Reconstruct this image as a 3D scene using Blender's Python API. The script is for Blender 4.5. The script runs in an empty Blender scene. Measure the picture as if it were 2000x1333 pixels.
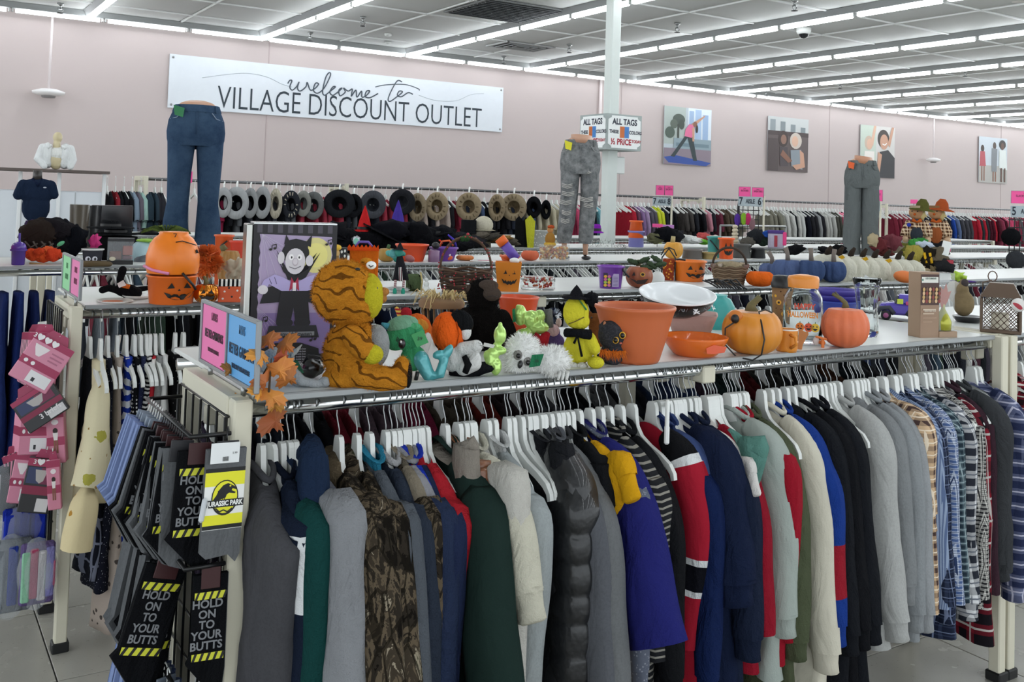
import bpy, math, random
from mathutils import Vector, Matrix, Euler, noise
random.seed(7)
C = bpy.context.scene.collection
PI = math.pi
R = math.radians
# ---------------- camera (solved from the vanishing points of the room) ----------------
F_, CX, CY, CAMH = 1906.24, 982.5, 306.54, 1.7
RT = Vector((0.8470392, -0.5305650, 0.0320211))
DN = Vector((0.0492184, 0.0183070, -0.9986203))
FW = Vector((0.5292467, 0.8474465, 0.0416203))
cam = bpy.data.cameras.new('camera')
camo = bpy.data.objects.new('camera', cam)
C.objects.link(camo)
camo.matrix_world = Matrix.Translation((0, 0, CAMH)) @ Matrix((RT, -DN, -FW)).transposed().to_4x4()
cam.sensor_fit = 'HORIZONTAL'
cam.sensor_width = 36.0
cam.lens = F_ / 2000 * 36.0
cam.shift_x = (1000 - CX) / 2000
cam.shift_y = (CY - 666.5) / 2000
cam.clip_start = 0.05
bpy.context.scene.camera = camo
# ---------------- world, exposure ----------------
w = bpy.data.worlds.new('world')
bpy.context.scene.world = w
w.use_nodes = True
w.node_tree.nodes['Background'].inputs[0].default_value = (0.80, 0.86, 0.90, 1)
w.node_tree.nodes['Background'].inputs[1].default_value = 1.25
vs = bpy.context.scene.view_settings
vs.view_transform = 'Standard'
vs.look = 'None'
vs.gamma = 1.0
vs.use_curve_mapping = False
vs.exposure = 0.8
TUBE = 13.0          # emission of the fluorescent tubes
bpy.context.scene.cycles.use_denoising = True
bpy.context.scene.cycles.max_bounces = 8
bpy.context.scene.cycles.transparent_max_bounces = 12

# ---------------- projecting helpers ----------------
def ray(px, py):
    return RT * ((px - CX) / F_) + DN * ((py - CY) / F_) + FW
def atz(px, py, z=1.25):
    d = ray(px, py); t = (z - CAMH) / d.z
    return Vector((0, 0, CAMH)) + d * t
def aty(px, py, y):
    d = ray(px, py)
    return Vector((0, 0, CAMH)) + d * (y / d.y)
def atx(px, py, x):
    d = ray(px, py)
    return Vector((0, 0, CAMH)) + d * (x / d.x)
def mpp(p):          # metres per photo pixel at point p
    return FW.dot(p - Vector((0, 0, CAMH))) / F_
def face(p):         # turn that points local -Y at the viewer
    return math.atan2(-p.x, p.y)

# ---------------- materials ----------------
def lin(c):
    if isinstance(c, str):
        c = [int(c[i:i + 2], 16) / 255 for i in (0, 2, 4)]
    return tuple(((x / 12.92) if x < 0.04045 else ((x + 0.055) / 1.055) ** 2.4) for x in c)
_mats = {}
class NT:
    def __init__(s, m):
        s.t = m.node_tree; s.n = s.t.nodes; s.l = s.t.links; s.b = s.n['Principled BSDF']
    def node(s, ty, **k):
        n = s.n.new(ty)
        for a, b in k.items(): setattr(n, a, b)
        return n
    def link(s, a, b): s.l.new(a, b)
    def math(s, op, a, b=None):
        n = s.node('ShaderNodeMath', operation=op)
        for i, x in enumerate((a, b)):
            if x is None: continue
            if isinstance(x, (int, float)): n.inputs[i].default_value = x
            else: s.link(x, n.inputs[i])
        return n.outputs[0]
    def mix(s, f, a, b):
        n = s.node('ShaderNodeMix', data_type='RGBA')
        if isinstance(f, (int, float)): n.inputs[0].default_value = f
        else: s.link(f, n.inputs[0])
        for i, x in ((6, a), (7, b)):
            if isinstance(x, (str, tuple)):
                n.inputs[i].default_value = (*(lin(x) if isinstance(x, str) else x), 1)
            else: s.link(x, n.inputs[i])
        return n.outputs[2]
    def obj(s):
        return s.node('ShaderNodeTexCoord').outputs['Object']
    def noise(s, scale, detail=3, rough=.55, vec=None, dist=0):
        n = s.node('ShaderNodeTexNoise')
        n.inputs['Scale'].default_value = scale; n.inputs['Detail'].default_value = detail
        n.inputs['Roughness'].default_value = rough; n.inputs['Distortion'].default_value = dist
        s.link(vec if vec is not None else s.obj(), n.inputs['Vector'])
        return n.outputs['Fac']
    def voro(s, scale, feature='F1', vec=None, out='Distance', rnd=1):
        n = s.node('ShaderNodeTexVoronoi', feature=feature)
        n.inputs['Scale'].default_value = scale; n.inputs['Randomness'].default_value = rnd
        s.link(vec if vec is not None else s.obj(), n.inputs['Vector'])
        return n.outputs[out]
    def bump(s, h, st=.3, d=.01):
        n = s.node('ShaderNodeBump'); n.inputs['Strength'].default_value = st; n.inputs['Distance'].default_value = d
        s.link(h, n.inputs['Height']); s.link(n.outputs[0], s.b.inputs['Normal'])
    def ramp(s, fac, stops, const=True):
        n = s.node('ShaderNodeValToRGB'); r = n.color_ramp
        r.interpolation = 'CONSTANT' if const else 'LINEAR'
        while len(r.elements) < len(stops): r.elements.new(.5)
        for e, (p, c) in zip(r.elements, stops): e.position = p; e.color = (*lin(c), 1)
        s.link(fac, n.inputs[0]); return n.outputs[0]
    def color(s, c): s.link(c, s.b.inputs['Base Color'])
def M(c, rough=.6, metal=0, kind=None, **k):
    key = (c, rough, metal, kind, tuple(sorted(k.items())))
    if key in _mats: return _mats[key]
    m = bpy.data.materials.new((kind or 'plain') + '_' + str(c)); m.use_nodes = True
    b = m.node_tree.nodes['Principled BSDF']
    b.inputs['Base Color'].default_value = (*lin(c), 1)
    b.inputs['Roughness'].default_value = rough; b.inputs['Metallic'].default_value = metal
    N = NT(m)
    if kind in ('fabric', 'heather', 'plaid', 'stripe', 'camo', 'print', 'denim', 'fur', 'tiger'): b.inputs['Specular IOR Level'].default_value = .06
    if kind is None:
        if rough > .3 and not metal:
            N.color(N.mix(N.math('MULTIPLY', N.noise(9, 4), .22), c, tuple(x * .72 for x in lin(c))))
    elif kind == 'fabric':
        b.inputs['Roughness'].default_value = .85
        a = N.noise(14, 4); N.color(N.mix(N.math('MULTIPLY', a, .4), c, tuple(x * .62 for x in lin(c))))
        mp = N.node('ShaderNodeMapping'); mp.inputs['Scale'].default_value = (1, 1, .4); N.link(N.obj(), mp.inputs[0])
        N.bump(N.math('ADD', N.math('MULTIPLY', N.noise(13, 4, .55, mp.outputs[0], .6), 1.6), N.math('MULTIPLY', N.noise(300, 2), .12)), k.get('b', .8), .03)
    elif kind == 'heather':
        b.inputs['Roughness'].default_value = .9
        c2 = k.get('c2') or tuple(x * .5 for x in lin(c))
        a = N.math('GREATER_THAN', N.noise(160, 5, .75), .52); e = N.noise(8, 4)
        N.color(N.mix(N.math('MULTIPLY', N.math('ADD', N.math('MULTIPLY', a, .3), e), .5), c, c2)); mp = N.node('ShaderNodeMapping'); mp.inputs['Scale'].default_value = (1, 1, .4); N.link(N.obj(), mp.inputs[0]); N.bump(N.noise(13, 4, .55, mp.outputs[0], .6), .55, .03)
    elif kind == 'plaid':
        b.inputs['Roughness'].default_value = .9
        s_ = N.node('ShaderNodeSeparateXYZ'); N.link(N.obj(), s_.inputs[0]); sc = k.get('s', 22)
        yy = N.math('MULTIPLY', N.math('ADD', s_.outputs[1], N.math('MULTIPLY', s_.outputs[0], 1.0)), sc); zz = N.math('MULTIPLY', s_.outputs[2], sc)
        fy = N.math('FRACT', yy); fz = N.math('FRACT', zz)
        by = N.math('GREATER_THAN', fy, k.get('w', .5)); bz = N.math('GREATER_THAN', fz, k.get('w', .5))
        tot = N.math('MULTIPLY', N.math('ADD', by, bz), .5)
        col = N.mix(tot, c, k['c2'])
        ty = N.math('LESS_THAN', N.math('ABSOLUTE', N.math('SUBTRACT', fy, .25)), .05); tz = N.math('LESS_THAN', N.math('ABSOLUTE', N.math('SUBTRACT', fz, .25)), .05)
        col = N.mix(N.math('MAXIMUM', ty, tz), col, k.get('c3', k['c2']))
        N.color(col); N.bump(N.noise(24, 4), .4, .012)
    elif kind == 'stripe':
        b.inputs['Roughness'].default_value = .9
        s_ = N.node('ShaderNodeSeparateXYZ'); N.link(N.obj(), s_.inputs[0]); ax = k.get('ax', 2)
        v = s_.outputs[ax]
        if k.get('wob'): v = N.math('ADD', v, N.math('MULTIPLY', N.noise(9), k['wob']))
        f = N.math('FRACT', N.math('MULTIPLY', v, k.get('s', 60)))
        N.color(N.mix(N.math('GREATER_THAN', f, k.get('w', .5)), c, k['c2'])); N.bump(N.noise(24, 4), .35, .012)
    elif kind == 'camo':
        b.inputs['Roughness'].default_value = .9
        mp = N.node('ShaderNodeMapping'); mp.inputs['Scale'].default_value = (1, 1, .38); N.link(N.obj(), mp.inputs[0])
        base = N.ramp(N.noise(k.get('s', 17), 5, .65, mp.outputs[0], 1.2), [(0, '14110e'), (.40, '2b2620'), (.47, '5a4f40'), (.53, '3a332a'), (.60, '8c8270'), (.66, '4a4a38'), (.74, '6b4a30')])
        ln = N.math('LESS_THAN', N.voro(26, 'DISTANCE_TO_EDGE', mp.outputs[0]), .05)
        N.color(N.mix(N.math('MULTIPLY', ln, .8), base, '17140f')); N.bump(N.noise(24, 4), .4, .012)
    elif kind == 'print':       # little motifs on a ground
        b.inputs['Roughness'].default_value = .85
        vd = N.voro(k.get('s', 40), rnd=k.get('rnd', 1)); wob = N.math('ADD', vd, N.math('MULTIPLY', N.noise(k.get('s', 40) * 2.2, 4), k.get('n', .5)))
        f = N.math('LESS_THAN', wob, k.get('w', .55))
        col = N.mix(f, c, k['c2'])
        if k.get('c3'):
            g = N.math('LESS_THAN', N.math('ADD', N.voro(k.get('s', 40) * .61), N.math('MULTIPLY', N.noise(k.get('s', 40) * 1.7), .4)), .42); col = N.mix(g, col, k['c3'])
        N.color(col); N.bump(N.noise(24, 4), .35, .012)
    elif kind == 'denim':
        b.inputs['Roughness'].default_value = .9
        a = N.math('MULTIPLY', N.math('SUBTRACT', N.noise(k.get('s', 5), 6, .7), .3), 2.2); h = N.noise(240, 2)
        N.color(N.mix(a, c, k['c2'])); N.bump(N.math('ADD', N.noise(12, 4), N.math('MULTIPLY', h, .3)), .6, .015)
    elif kind == 'fur':
        b.inputs['Roughness'].default_value = 1
        N.color(N.mix(N.noise(60, 4), c, tuple(x * .5 for x in lin(c)))); N.bump(N.noise(260, 4), 1, .01)
    elif kind == 'tiger':
        b.inputs['Roughness'].default_value = 1
        base = N.mix(N.noise(55, 4), c, tuple(x * .6 for x in lin(c)))
        s_ = N.node('ShaderNodeSeparateXYZ'); N.link(N.obj(), s_.inputs[0])
        v = N.math('ADD', N.math('ADD', s_.outputs[2], N.math('MULTIPLY', s_.outputs[0], .3)), N.math('MULTIPLY', N.noise(11, 2), .12))
        f = N.math('FRACT', N.math('MULTIPLY', v, k.get('s', 34)))
        st = N.math('LESS_THAN', f, .2); gate = N.math('GREATER_THAN', N.noise(17, 2), .45)
        N.color(N.mix(N.math('MULTIPLY', N.math('MULTIPLY', st, gate), .82), base, '5c3412')); N.bump(N.noise(240, 4), 1, .01)
    elif kind == 'glass':
        b.inputs['Transmission Weight'].default_value = 1; b.inputs['Roughness'].default_value = rough; b.inputs['IOR'].default_value = k.get('ior', 1.25)
    elif kind == 'film':        # thin clear plastic
        b.inputs['Alpha'].default_value = k.get('a', .25); b.inputs['Roughness'].default_value = .12
    elif kind == 'glow':
        b.inputs['Emission Color'].default_value = (*lin(c), 1); b.inputs['Emission Strength'].default_value = k.get('e', 5)
    elif kind == 'steel':
        N.bump(N.noise(30, 3), .08, .004)
    elif kind == 'floor':
        a = N.noise(3, 6, .7); s2 = N.math('GREATER_THAN', N.noise(70, 4, .7), .66)
        N.color(N.mix(N.math('MULTIPLY', s2, .5), N.mix(a, c, k['c2']), '6f6a62'))
        N.link(N.math('ADD', N.math('MULTIPLY', N.noise(8), .25), .12), b.inputs['Roughness'])
    elif kind == 'paint':
        a = N.noise(.8, 4, .6); N.color(N.mix(N.math('MULTIPLY', a, .25), c, tuple(x * .85 for x in lin(c)))); N.bump(N.noise(120, 3), .08, .002)
    elif kind == 'gourd':
        a = N.noise(18, 5, .6); N.color(N.mix(a, c, k['c2'])); N.bump(N.noise(40, 4), .3, .006)
    elif kind == 'satin':
        b.inputs['Coat Weight'].default_value = .4; N.bump(N.noise(14, 3), .7, .02)
    _mats[key] = m
    return m
def FAB(c, **k): return M(c, .85, 0, 'fabric', **k)

# ---------------- mesh builder ----------------
class MB:
    def __init__(s): s.v = []; s.f = []; s.mi = []; s.M = None
    def add(s, vs_, fs, mi=0):
        o = len(s.v)
        for p in vs_:
            p = Vector(p)
            s.v.append(s.M @ p if s.M is not None else p)
        for f in fs: s.f.append([i + o for i in f]); s.mi.append(mi)
        return s
    def box(s, c, sz, rot=None, mi=0, taper=1.0):
        hx, hy, hz = [a / 2 for a in sz]; c = Vector(c)
        vs_ = [Vector((x * (taper if z > 0 else 1), y * (taper if z > 0 else 1), z)) for z in (-hz, hz) for x, y in ((-hx, -hy), (hx, -hy), (hx, hy), (-hx, hy))]
        if rot is not None:
            m = Euler(rot).to_matrix(); vs_ = [m @ q for q in vs_]
        return s.add([q + c for q in vs_], [(3, 2, 1, 0), (4, 5, 6, 7), (0, 1, 5, 4), (1, 2, 6, 5), (2, 3, 7, 6), (3, 0, 4, 7)], mi)
    def rbox(s, c, sz, b=.004, rot=None, mi=0):      # box with bevelled edges
        hx, hy, hz = [a / 2 for a in sz]; c = Vector(c); b = min(b, hx * .9, hy * .9, hz * .9); vs_ = []; idx = {}
        for sx in (-1, 1):
            for sy in (-1, 1):
                for sz_ in (-1, 1):
                    for a in range(3):
                        p = [sx * (hx - (b if a != 0 else 0)), sy * (hy - (b if a != 1 else 0)), sz_ * (hz - (b if a != 2 else 0))]
                        idx[(sx, sy, sz_, a)] = len(vs_); vs_.append(Vector(p))
        fs = []
        for a in range(3):
            o = [i for i in range(3) if i != a]
            for sg in (-1, 1):
                q = []
                for u, v in ((-1, -1), (1, -1), (1, 1), (-1, 1)):
                    k = [0, 0, 0]; k[a] = sg; k[o[0]] = u; k[o[1]] = v; q.append(idx[(*k, a)])
                fs.append(q)
        for a in range(3):
            o = [i for i in range(3) if i != a]
            for u in (-1, 1):
                for v in (-1, 1):
                    k1 = [0, 0, 0]; k2 = [0, 0, 0]; k1[a] = -1; k2[a] = 1
                    for k in (k1, k2): k[o[0]] = u; k[o[1]] = v
                    fs.append([idx[(*k1, o[0])], idx[(*k2, o[0])], idx[(*k2, o[1])], idx[(*k1, o[1])]])
        for sx in (-1, 1):
            for sy in (-1, 1):
                for sz_ in (-1, 1): fs.append([idx[(sx, sy, sz_, a)] for a in range(3)])
        if rot is not None:
            m = Euler(rot).to_matrix(); vs_ = [m @ q for q in vs_]
        return s.add([q + c for q in vs_], fs, mi)
    def rings(s, rs, mi=0, cap=True, closed=True, mf=None):
        n = len(rs[0]); vs_ = [p for r in rs for p in r]; o = len(s.v)
        s.add(vs_, [])
        for i in range(len(rs) - 1):
            for j in range(n if closed else n - 1):
                k = (j + 1) % n
                s.f.append([o + i * n + j, o + i * n + k, o + (i + 1) * n + k, o + (i + 1) * n + j]); s.mi.append(mf(i) if mf else mi)
        if cap:
            s.f.append([o + j for j in range(n)][::-1]); s.mi.append(mf(0) if mf else mi)
            s.f.append([o + (len(rs) - 1) * n + j for j in range(n)]); s.mi.append(mf(len(rs) - 2) if mf else mi)
        return s
    def tube(s, pts, r, n=8, mi=0, cap=True, flat=1.0, ref=None, mf=None, nz=0):
        pts = [Vector(p) for p in pts]; rs = []; u = None
        for i, p in enumerate(pts):
            t = (pts[min(i + 1, len(pts) - 1)] - pts[max(i - 1, 0)])
            t = t.normalized() if t.length > 1e-9 else Vector((0, 0, 1))
            if u is None:
                a = Vector(ref) if ref else (Vector((1, 0, 0)) if abs(t.x) < .8 else Vector((0, 1, 0)))
                u = a
            u = (u - t * u.dot(t)); u = u.normalized() if u.length > 1e-6 else Vector((0, 1, 0))
            v = t.cross(u); rr = r[i] if isinstance(r, (list, tuple)) else r; ring = []
            for j in range(n):
                a = 2 * PI * j / n; q = rr
                if nz: q = rr * (1 + nz * noise.noise(Vector((p.x * 7 + math.cos(a) * 1.3, p.y * 6 + p.z * (6 if n < 14 else 2), math.sin(a) * 1.3 + p.z * (7 if n < 14 else 4.5)))))
                ring.append(p + u * (math.cos(a) * q * flat) + v * (math.sin(a) * q))
            rs.append(ring)
        return s.rings(rs, mi, cap, mf=mf)
    def lathe(s, prof, n=24, c=(0, 0, 0), mi=0, rib=None, cap=False, mf=None, sy=1.0):
        c = Vector(c); rs = []
        for r, z in prof:
            ring = []
            for j in range(n):
                a = 2 * PI * j / n; q = max(r, 1e-5)
                if rib: q *= 1 - rib[1] * (1 - abs(math.sin(rib[0] * a / 2))) ** 2
                ring.append(c + Vector((q * math.cos(a), q * math.sin(a) * sy, z)))
            rs.append(ring)
        return s.rings(rs, mi, cap, mf=mf)
    def ell(s, c, r, n=16, rot=None, mi=0, nz=0):
        c = Vector(c); m = Euler(rot).to_matrix() if rot is not None else None; rs = []
        if isinstance(r, (int, float)): r = (r, r, r)
        k = max(5, n // 2)
        for i in range(k + 1):
            t = PI * i / k; ring = []
            for j in range(n):
                a = 2 * PI * j / n
                d = Vector((math.sin(t) * math.cos(a), math.sin(t) * math.sin(a), -math.cos(t)))
                q = Vector((d.x * r[0], d.y * r[1], d.z * r[2]))
                if nz: q *= 1 + nz * noise.noise(d * 2.3 + c * 9)
                ring.append(c + (m @ q if m else q))
            rs.append(ring)
        return s.rings(rs, mi, False)
    def prism(s, poly, th, mi=0, M_=None):      # polygon in local XZ, thickness along Y
        n = len(poly); M_ = M_ or Matrix()
        vs_ = [M_ @ Vector((x, -th / 2, z)) for x, z in poly] + [M_ @ Vector((x, th / 2, z)) for x, z in poly]
        return s.add(vs_, [list(range(n)), list(range(2 * n - 1, n - 1, -1))] + [(i, i + n, (i + 1) % n + n, (i + 1) % n) for i in range(n)], mi)
    def build(s, name, mats, parent=None, loc=None, rot=None, smooth=True, sub=0, solid=0, flat_angle=None):
        me = bpy.data.meshes.new(name)
        me.from_pydata([tuple(v) for v in s.v], [], s.f)
        if not isinstance(mats, (list, tuple)): mats = [mats]
        for m in mats: me.materials.append(m)
        if len(mats) > 1: me.polygons.foreach_set('material_index', s.mi)
        me.polygons.foreach_set('use_smooth', [bool(smooth)] * len(me.polygons))
        if smooth and flat_angle: me.set_sharp_from_angle(angle=R(flat_angle))
        o = bpy.data.objects.new(name, me); C.objects.link(o)
        if parent is not None: o.parent = parent
        if loc is not None: o.location = loc
        if rot is not None: o.rotation_euler = rot if not isinstance(rot, (int, float)) else (0, 0, rot)
        if solid:
            md = o.modifiers.new('solid', 'SOLIDIFY'); md.thickness = solid; md.offset = 0
        if sub:
            md = o.modifiers.new('sub', 'SUBSURF'); md.levels = sub; md.render_levels = sub
        return o
def hue_of(cc):
    r_, g_, b2 = [int(cc[i:i + 2], 16) for i in (0, 2, 4)]; mx, mn = max(r_, g_, b2), min(r_, g_, b2)
    return ('black' if mx < 50 else 'dark grey' if mx < 100 else 'grey' if mx < 170 else 'pale') if mx - mn < 32 else ('red' if r_ == mx and g_ < r_ * .6 and b2 < r_ * .75 else 'orange' if r_ == mx and b2 < r_ * .5 else 'rose' if r_ == mx and b2 > g_ else 'tan' if r_ == mx else 'green' if g_ == mx else 'blue' if r_ < b2 * .75 else 'mauve')
def B(): return MB()
ORDN = ['first', 'second', 'third', 'fourth', 'fifth', 'sixth', 'seventh', 'eighth', 'ninth', 'tenth', 'eleventh', 'twelfth', 'thirteenth', 'fourteenth', 'fifteenth', 'sixteenth'] + ['%dth' % k for k in range(17, 40)]
def tag(o, label, cat, group=None, kind=None):
    if label: o['label'] = label
    if cat: o['category'] = cat
    if group: o['group'] = group
    if kind: o['kind'] = kind
    return o
def thing(name, label, cat, loc=(0, 0, 0), rz=0, group=None, scale=None):
    o = bpy.data.objects.new(name, None); C.objects.link(o); o.empty_display_size = .05
    o.location = loc; o.rotation_euler = (0, 0, rz)
    if scale: o.scale = (scale,) * 3
    return tag(o, label, cat, group)
def part(o, label): o['label'] = label; return o
def struct(o): o['kind'] = 'structure'; return o
def copy_tree(o, parent=None, loc=None, rz=None, label=None, group=None, mats=None):
    c = o.copy(); C.objects.link(c); c.parent = parent
    if loc is not None: c.location = loc
    if rz is not None: c.rotation_euler = (0, 0, rz)
    if label: c['label'] = label
    if group: c['group'] = group
    for ch in o.children: copy_tree(ch, c)
    return c
def blob(name, mat, shapes, voxel=.006, parent=None, smooth_it=3, n=14):
    # one continuous soft surface grown from overlapping ellipsoids and limbs
    b = B()
    for sh in shapes:
        if sh[0] == 'e': b.ell(sh[1], sh[2], n, sh[3] if len(sh) > 3 else None)
        else: b.tube(sh[1], sh[2], 12); [b.ell(p, (r_, r_, r_), 12) for p, r_ in ((sh[1][0], sh[2][0]), (sh[1][-1], sh[2][-1]))]
    o = b.build(name, mat, parent)
    m = o.modifiers.new('remesh', 'REMESH'); m.mode = 'VOXEL'; m.voxel_size = voxel; m.use_smooth_shade = True
    m = o.modifiers.new('smooth', 'SMOOTH'); m.iterations = smooth_it; m.factor = .5
    return o
def tufts(name, mats, ells, n, L, parent=None, wid=.0016, down=.4):
    # short fur: thin blades standing on the outer surface of the ellipsoids
    b = B(); rnd = random.Random(3)
    ms = [(Vector(c), Vector((r_ if not isinstance(r_, (int, float)) else (r_,) * 3)), (Euler(e[3]).to_matrix() if len(e) > 3 else Matrix.Identity(3))) for e in ells for c, r_ in [(e[1], e[2])]]
    area = [(m[1].x * m[1].y + m[1].y * m[1].z + m[1].x * m[1].z) for m in ms]
    for i in range(n):
        c, r_, rot = rnd.choices(ms, area)[0]
        d = Vector((rnd.gauss(0, 1), rnd.gauss(0, 1), rnd.gauss(0, 1))).normalized()
        p = c + rot @ Vector((d.x * r_.x, d.y * r_.y, d.z * r_.z)); nr = (rot @ Vector((d.x / r_.x, d.y / r_.y, d.z / r_.z))).normalized()
        bad = False
        for c2, r2, rot2 in ms:
            if c2 is c: continue
            q = rot2.transposed() @ (p - c2)
            if (q.x / r2.x) ** 2 + (q.y / r2.y) ** 2 + (q.z / r2.z) ** 2 < .95: bad = True; break
        if bad: continue
        t = nr.cross(Vector((rnd.random() - .5, rnd.random() - .5, rnd.random() - .5))).normalized() * wid
        tip = p + (nr + Vector((rnd.uniform(-.3, .3), rnd.uniform(-.3, .3), -down + rnd.uniform(-.3, .3)))).normalized() * L * rnd.uniform(.6, 1.2)
        b.add([p - nr * .002 - t, p - nr * .002 + t, tip], [(0, 1, 2)], rnd.randrange(len(mats)) if isinstance(mats, list) else 0)
    o = b.build(name, mats, parent, smooth=False); o['kind'] = 'stuff'; return o
_tc = {}
def text(s, size, mat, parent, loc=(0, 0, 0), rot=(PI / 2, 0, 0), ext=.0006, name='lettering', bold=0, align='CENTER', sx=1.0, space=1.0):
    cu = bpy.data.curves.new('t', 'FONT'); cu.body = s; cu.size = size; cu.extrude = ext; cu.offset = bold; cu.align_x = align; cu.align_y = 'CENTER'; cu.space_character = space; cu.resolution_u = 3
    to = bpy.data.objects.new('t', cu); me = bpy.data.meshes.new_from_object(to); bpy.data.objects.remove(to)
    me.materials.clear(); me.materials.append(mat)
    o = bpy.data.objects.new(name, me); C.objects.link(o); o.parent = parent; o.location = loc; o.rotation_euler = rot; o.scale = (sx, 1, 1)
    return o
def art(name, shapes, parent, W, H, loc=(0, 0, 0), rot=(0, 0, 0), d0=.0004, step=.00012, n=22):
    # flat print: coloured shapes laid on a sheet in local XZ, facing -Y; unit square coordinates, origin lower left
    b = B(); mats = []; idx = {}
    for k, sh in enumerate(shapes):
        col = sh[-1]
        if col not in idx: idx[col] = len(mats); mats.append(M(col, .55) if isinstance(col, str) else col)
        y = -(d0 + k * step); P = []
        if sh[0] == 'e':
            _, cx, cy, rx, ry = sh[:5]; ro = sh[5] if len(sh) > 6 else 0
            for j in range(n):
                a = 2 * PI * j / n; ex, ey = rx * math.cos(a), ry * math.sin(a)
                P.append((cx + ex * math.cos(ro) - ey * math.sin(ro), cy + ex * math.sin(ro) + ey * math.cos(ro)))
            b.add([(x * W, y, z * H) for x, z in P], [list(range(len(P)))], idx[col])
        elif sh[0] == 'p':
            P = sh[1]; b.add([(x * W, y, z * H) for x, z in P], [list(range(len(P)))], idx[col])
        elif sh[0] == 'r':
            x0, z0, x1, z1 = sh[1:5]; b.add([(x0 * W, y, z0 * H), (x1 * W, y, z0 * H), (x1 * W, y, z1 * H), (x0 * W, y, z1 * H)], [(0, 1, 2, 3)], idx[col])
        elif sh[0] == 'l':
            pts, wd = sh[1], sh[2]
            for (x0, z0), (x1, z1) in zip(pts, pts[1:]):
                a = Vector((x0 * W, z0 * H)); c = Vector((x1 * W, z1 * H)); t = (c - a)
                if t.length < 1e-7: continue
                nn = Vector((-t.y, t.x)).normalized() * wd * W / 2
                b.add([(a.x - nn.x, y, a.y - nn.y), (c.x - nn.x, y, c.y - nn.y), (c.x + nn.x, y, c.y + nn.y), (a.x + nn.x, y, a.y + nn.y)], [(0, 1, 2, 3)], idx[col])
    return b.build(name, mats, parent, loc, rot, smooth=False)
WHITEP = M('e9ebe8', .45)
CHROME = M('d4d6d6', .16, 1, 'steel')
STEEL = M('9a9c9c', .35, 1, 'steel')
CREAM = M('d9d4c0', .5)
BLACK = M('101113', .5)
BLACKW = M('121214', .35)
# ================= ROOM =================
WY, CH = 15.6, 4.2
XL, XR, YB = -6.0, 34.0, -5.0
pink = M('c6b9b7', .6, 0, 'paint')
struct(B().box(((XL + XR) / 2, WY + .1, CH / 2), (XR - XL, .2, CH)).build('wall_back', pink, smooth=False))
for x in (5.15, 12.55, 18.9, 26.0, 31.0):      # joints of the wall panels
    struct(B().box((x, WY - .003, CH / 2), (.018, .008, CH)).build('trim_1', M('b9a9a8', .6), smooth=False))
flr = struct(B().box(((XL + XR) / 2, (YB + WY) / 2, -.06), (XR - XL, WY - YB, .1)).build('floor', M('3b3b39', .7), smooth=False))
tb = B().rbox((0, 0, -.005), (.605, .605, .012), .0015); tile0 = tb.build('floor_tile', M('b4b1a8', .2, 0, 'floor', c2='a3a097'), flr, smooth=False); first = True
def ftile(x, y):
    global first
    t = tile0 if first else tile0.copy()
    if not first: C.objects.link(t)
    first = False; t.location = (x, y, 0)
for i in range(-3, 14):
    for j in range(1, 15):
        ftile(.258 + i * .61, j * .61 - .3)
rest = B()
for i in range(-10, 55):
    for j in range(-8, 26):
        if not (-3 <= i < 14 and 1 <= j < 15): rest.box((.258 + i * .61, j * .61 - .3, -.005), (.605, .605, .012))
o = rest.build('floor_tiles', M('b4b1a8', .2, 0, 'floor', c2='a3a097'), flr, smooth=False); o['kind'] = 'stuff'
# ceiling: grid of lay-in panels between white T bars
cl = struct(B().box(((XL + XR) / 2, (YB + WY) / 2, CH + .16), (XR - XL, WY - YB, .04)).build('ceiling', M('8b8d8c', .8), smooth=False))
cm = M('bdbfbd', .75, 0, 'paint')
pb = B(); w_, h_ = .642, 1.22
def panel(b, x, y):
    hx, hy = h_ / 2 - .012, w_ / 2 - .012   # panel: long side along X
    hx, hy = (1.284 / 2 - .012), (.61 - .012)
    v = [(x - hx, y - hy, CH + .02), (x + hx, y - hy, CH + .02), (x + hx, y + hy, CH + .02), (x - hx, y + hy, CH + .02)]
    v += [(x - hx + .03, y - hy + .03, CH + .004), (x + hx - .03, y - hy + .03, CH + .004), (x + hx - .03, y + hy - .03, CH + .004), (x - hx + .03, y + hy - .03, CH + .004)]
    v += [(a, b_, CH + .1) for a, b_, c in v[:4]]
    b.add(v, [(7, 6, 5, 4), (0, 4, 5, 1), (1, 5, 6, 2), (2, 6, 7, 3), (3, 7, 4, 0), (8, 9, 10, 11), (0, 1, 9, 8), (1, 2, 10, 9), (2, 3, 11, 10), (3, 0, 8, 11)])
PX0, PDX, PDY = 2.31 - 1.284 / 2, 1.284, 1.22
p0 = B(); panel(p0, 0, 0); p0 = p0.build('ceiling_panel', cm, cl, smooth=False); p0.location = (-90, 0, 0); fp = True
rest = B(); cnt = 0
cand = sorted(((i, j) for i in range(-5, 25) for j in range(-4, 13)), key=lambda q: (q[0] * PDX + PX0) ** 2 * .6 + ((WY - (q[1] + .5) * PDY) - 7) ** 2 * .4 + (1000 if WY - (q[1] + .5) * PDY < 3.5 or q[0] < -1 else 0))
DARKP = {(3, 5), (3, 4)}
for i, j in cand:
    x, y = PX0 + i * PDX + 0, WY - (j + .5) * PDY
    if j > 16: continue
    if cnt < 260:
        o = p0 if fp else p0.copy()
        if not fp: C.objects.link(o)
        fp = False; o.location = (x, y, 0); cnt += 1
    else: panel(rest, x, y)
o = rest.build('ceiling_panels', cm, cl, smooth=False); o['kind'] = 'stuff'
tbm = M('d8dad8', .5)
g = B()
for i in range(-6, 26): g.box((PX0 + (i + .5) * PDX, (YB + WY) / 2, CH + .005), (.024, WY - YB, .03))
struct(g.build('trim_2', tbm, smooth=False))
g = B()
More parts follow.
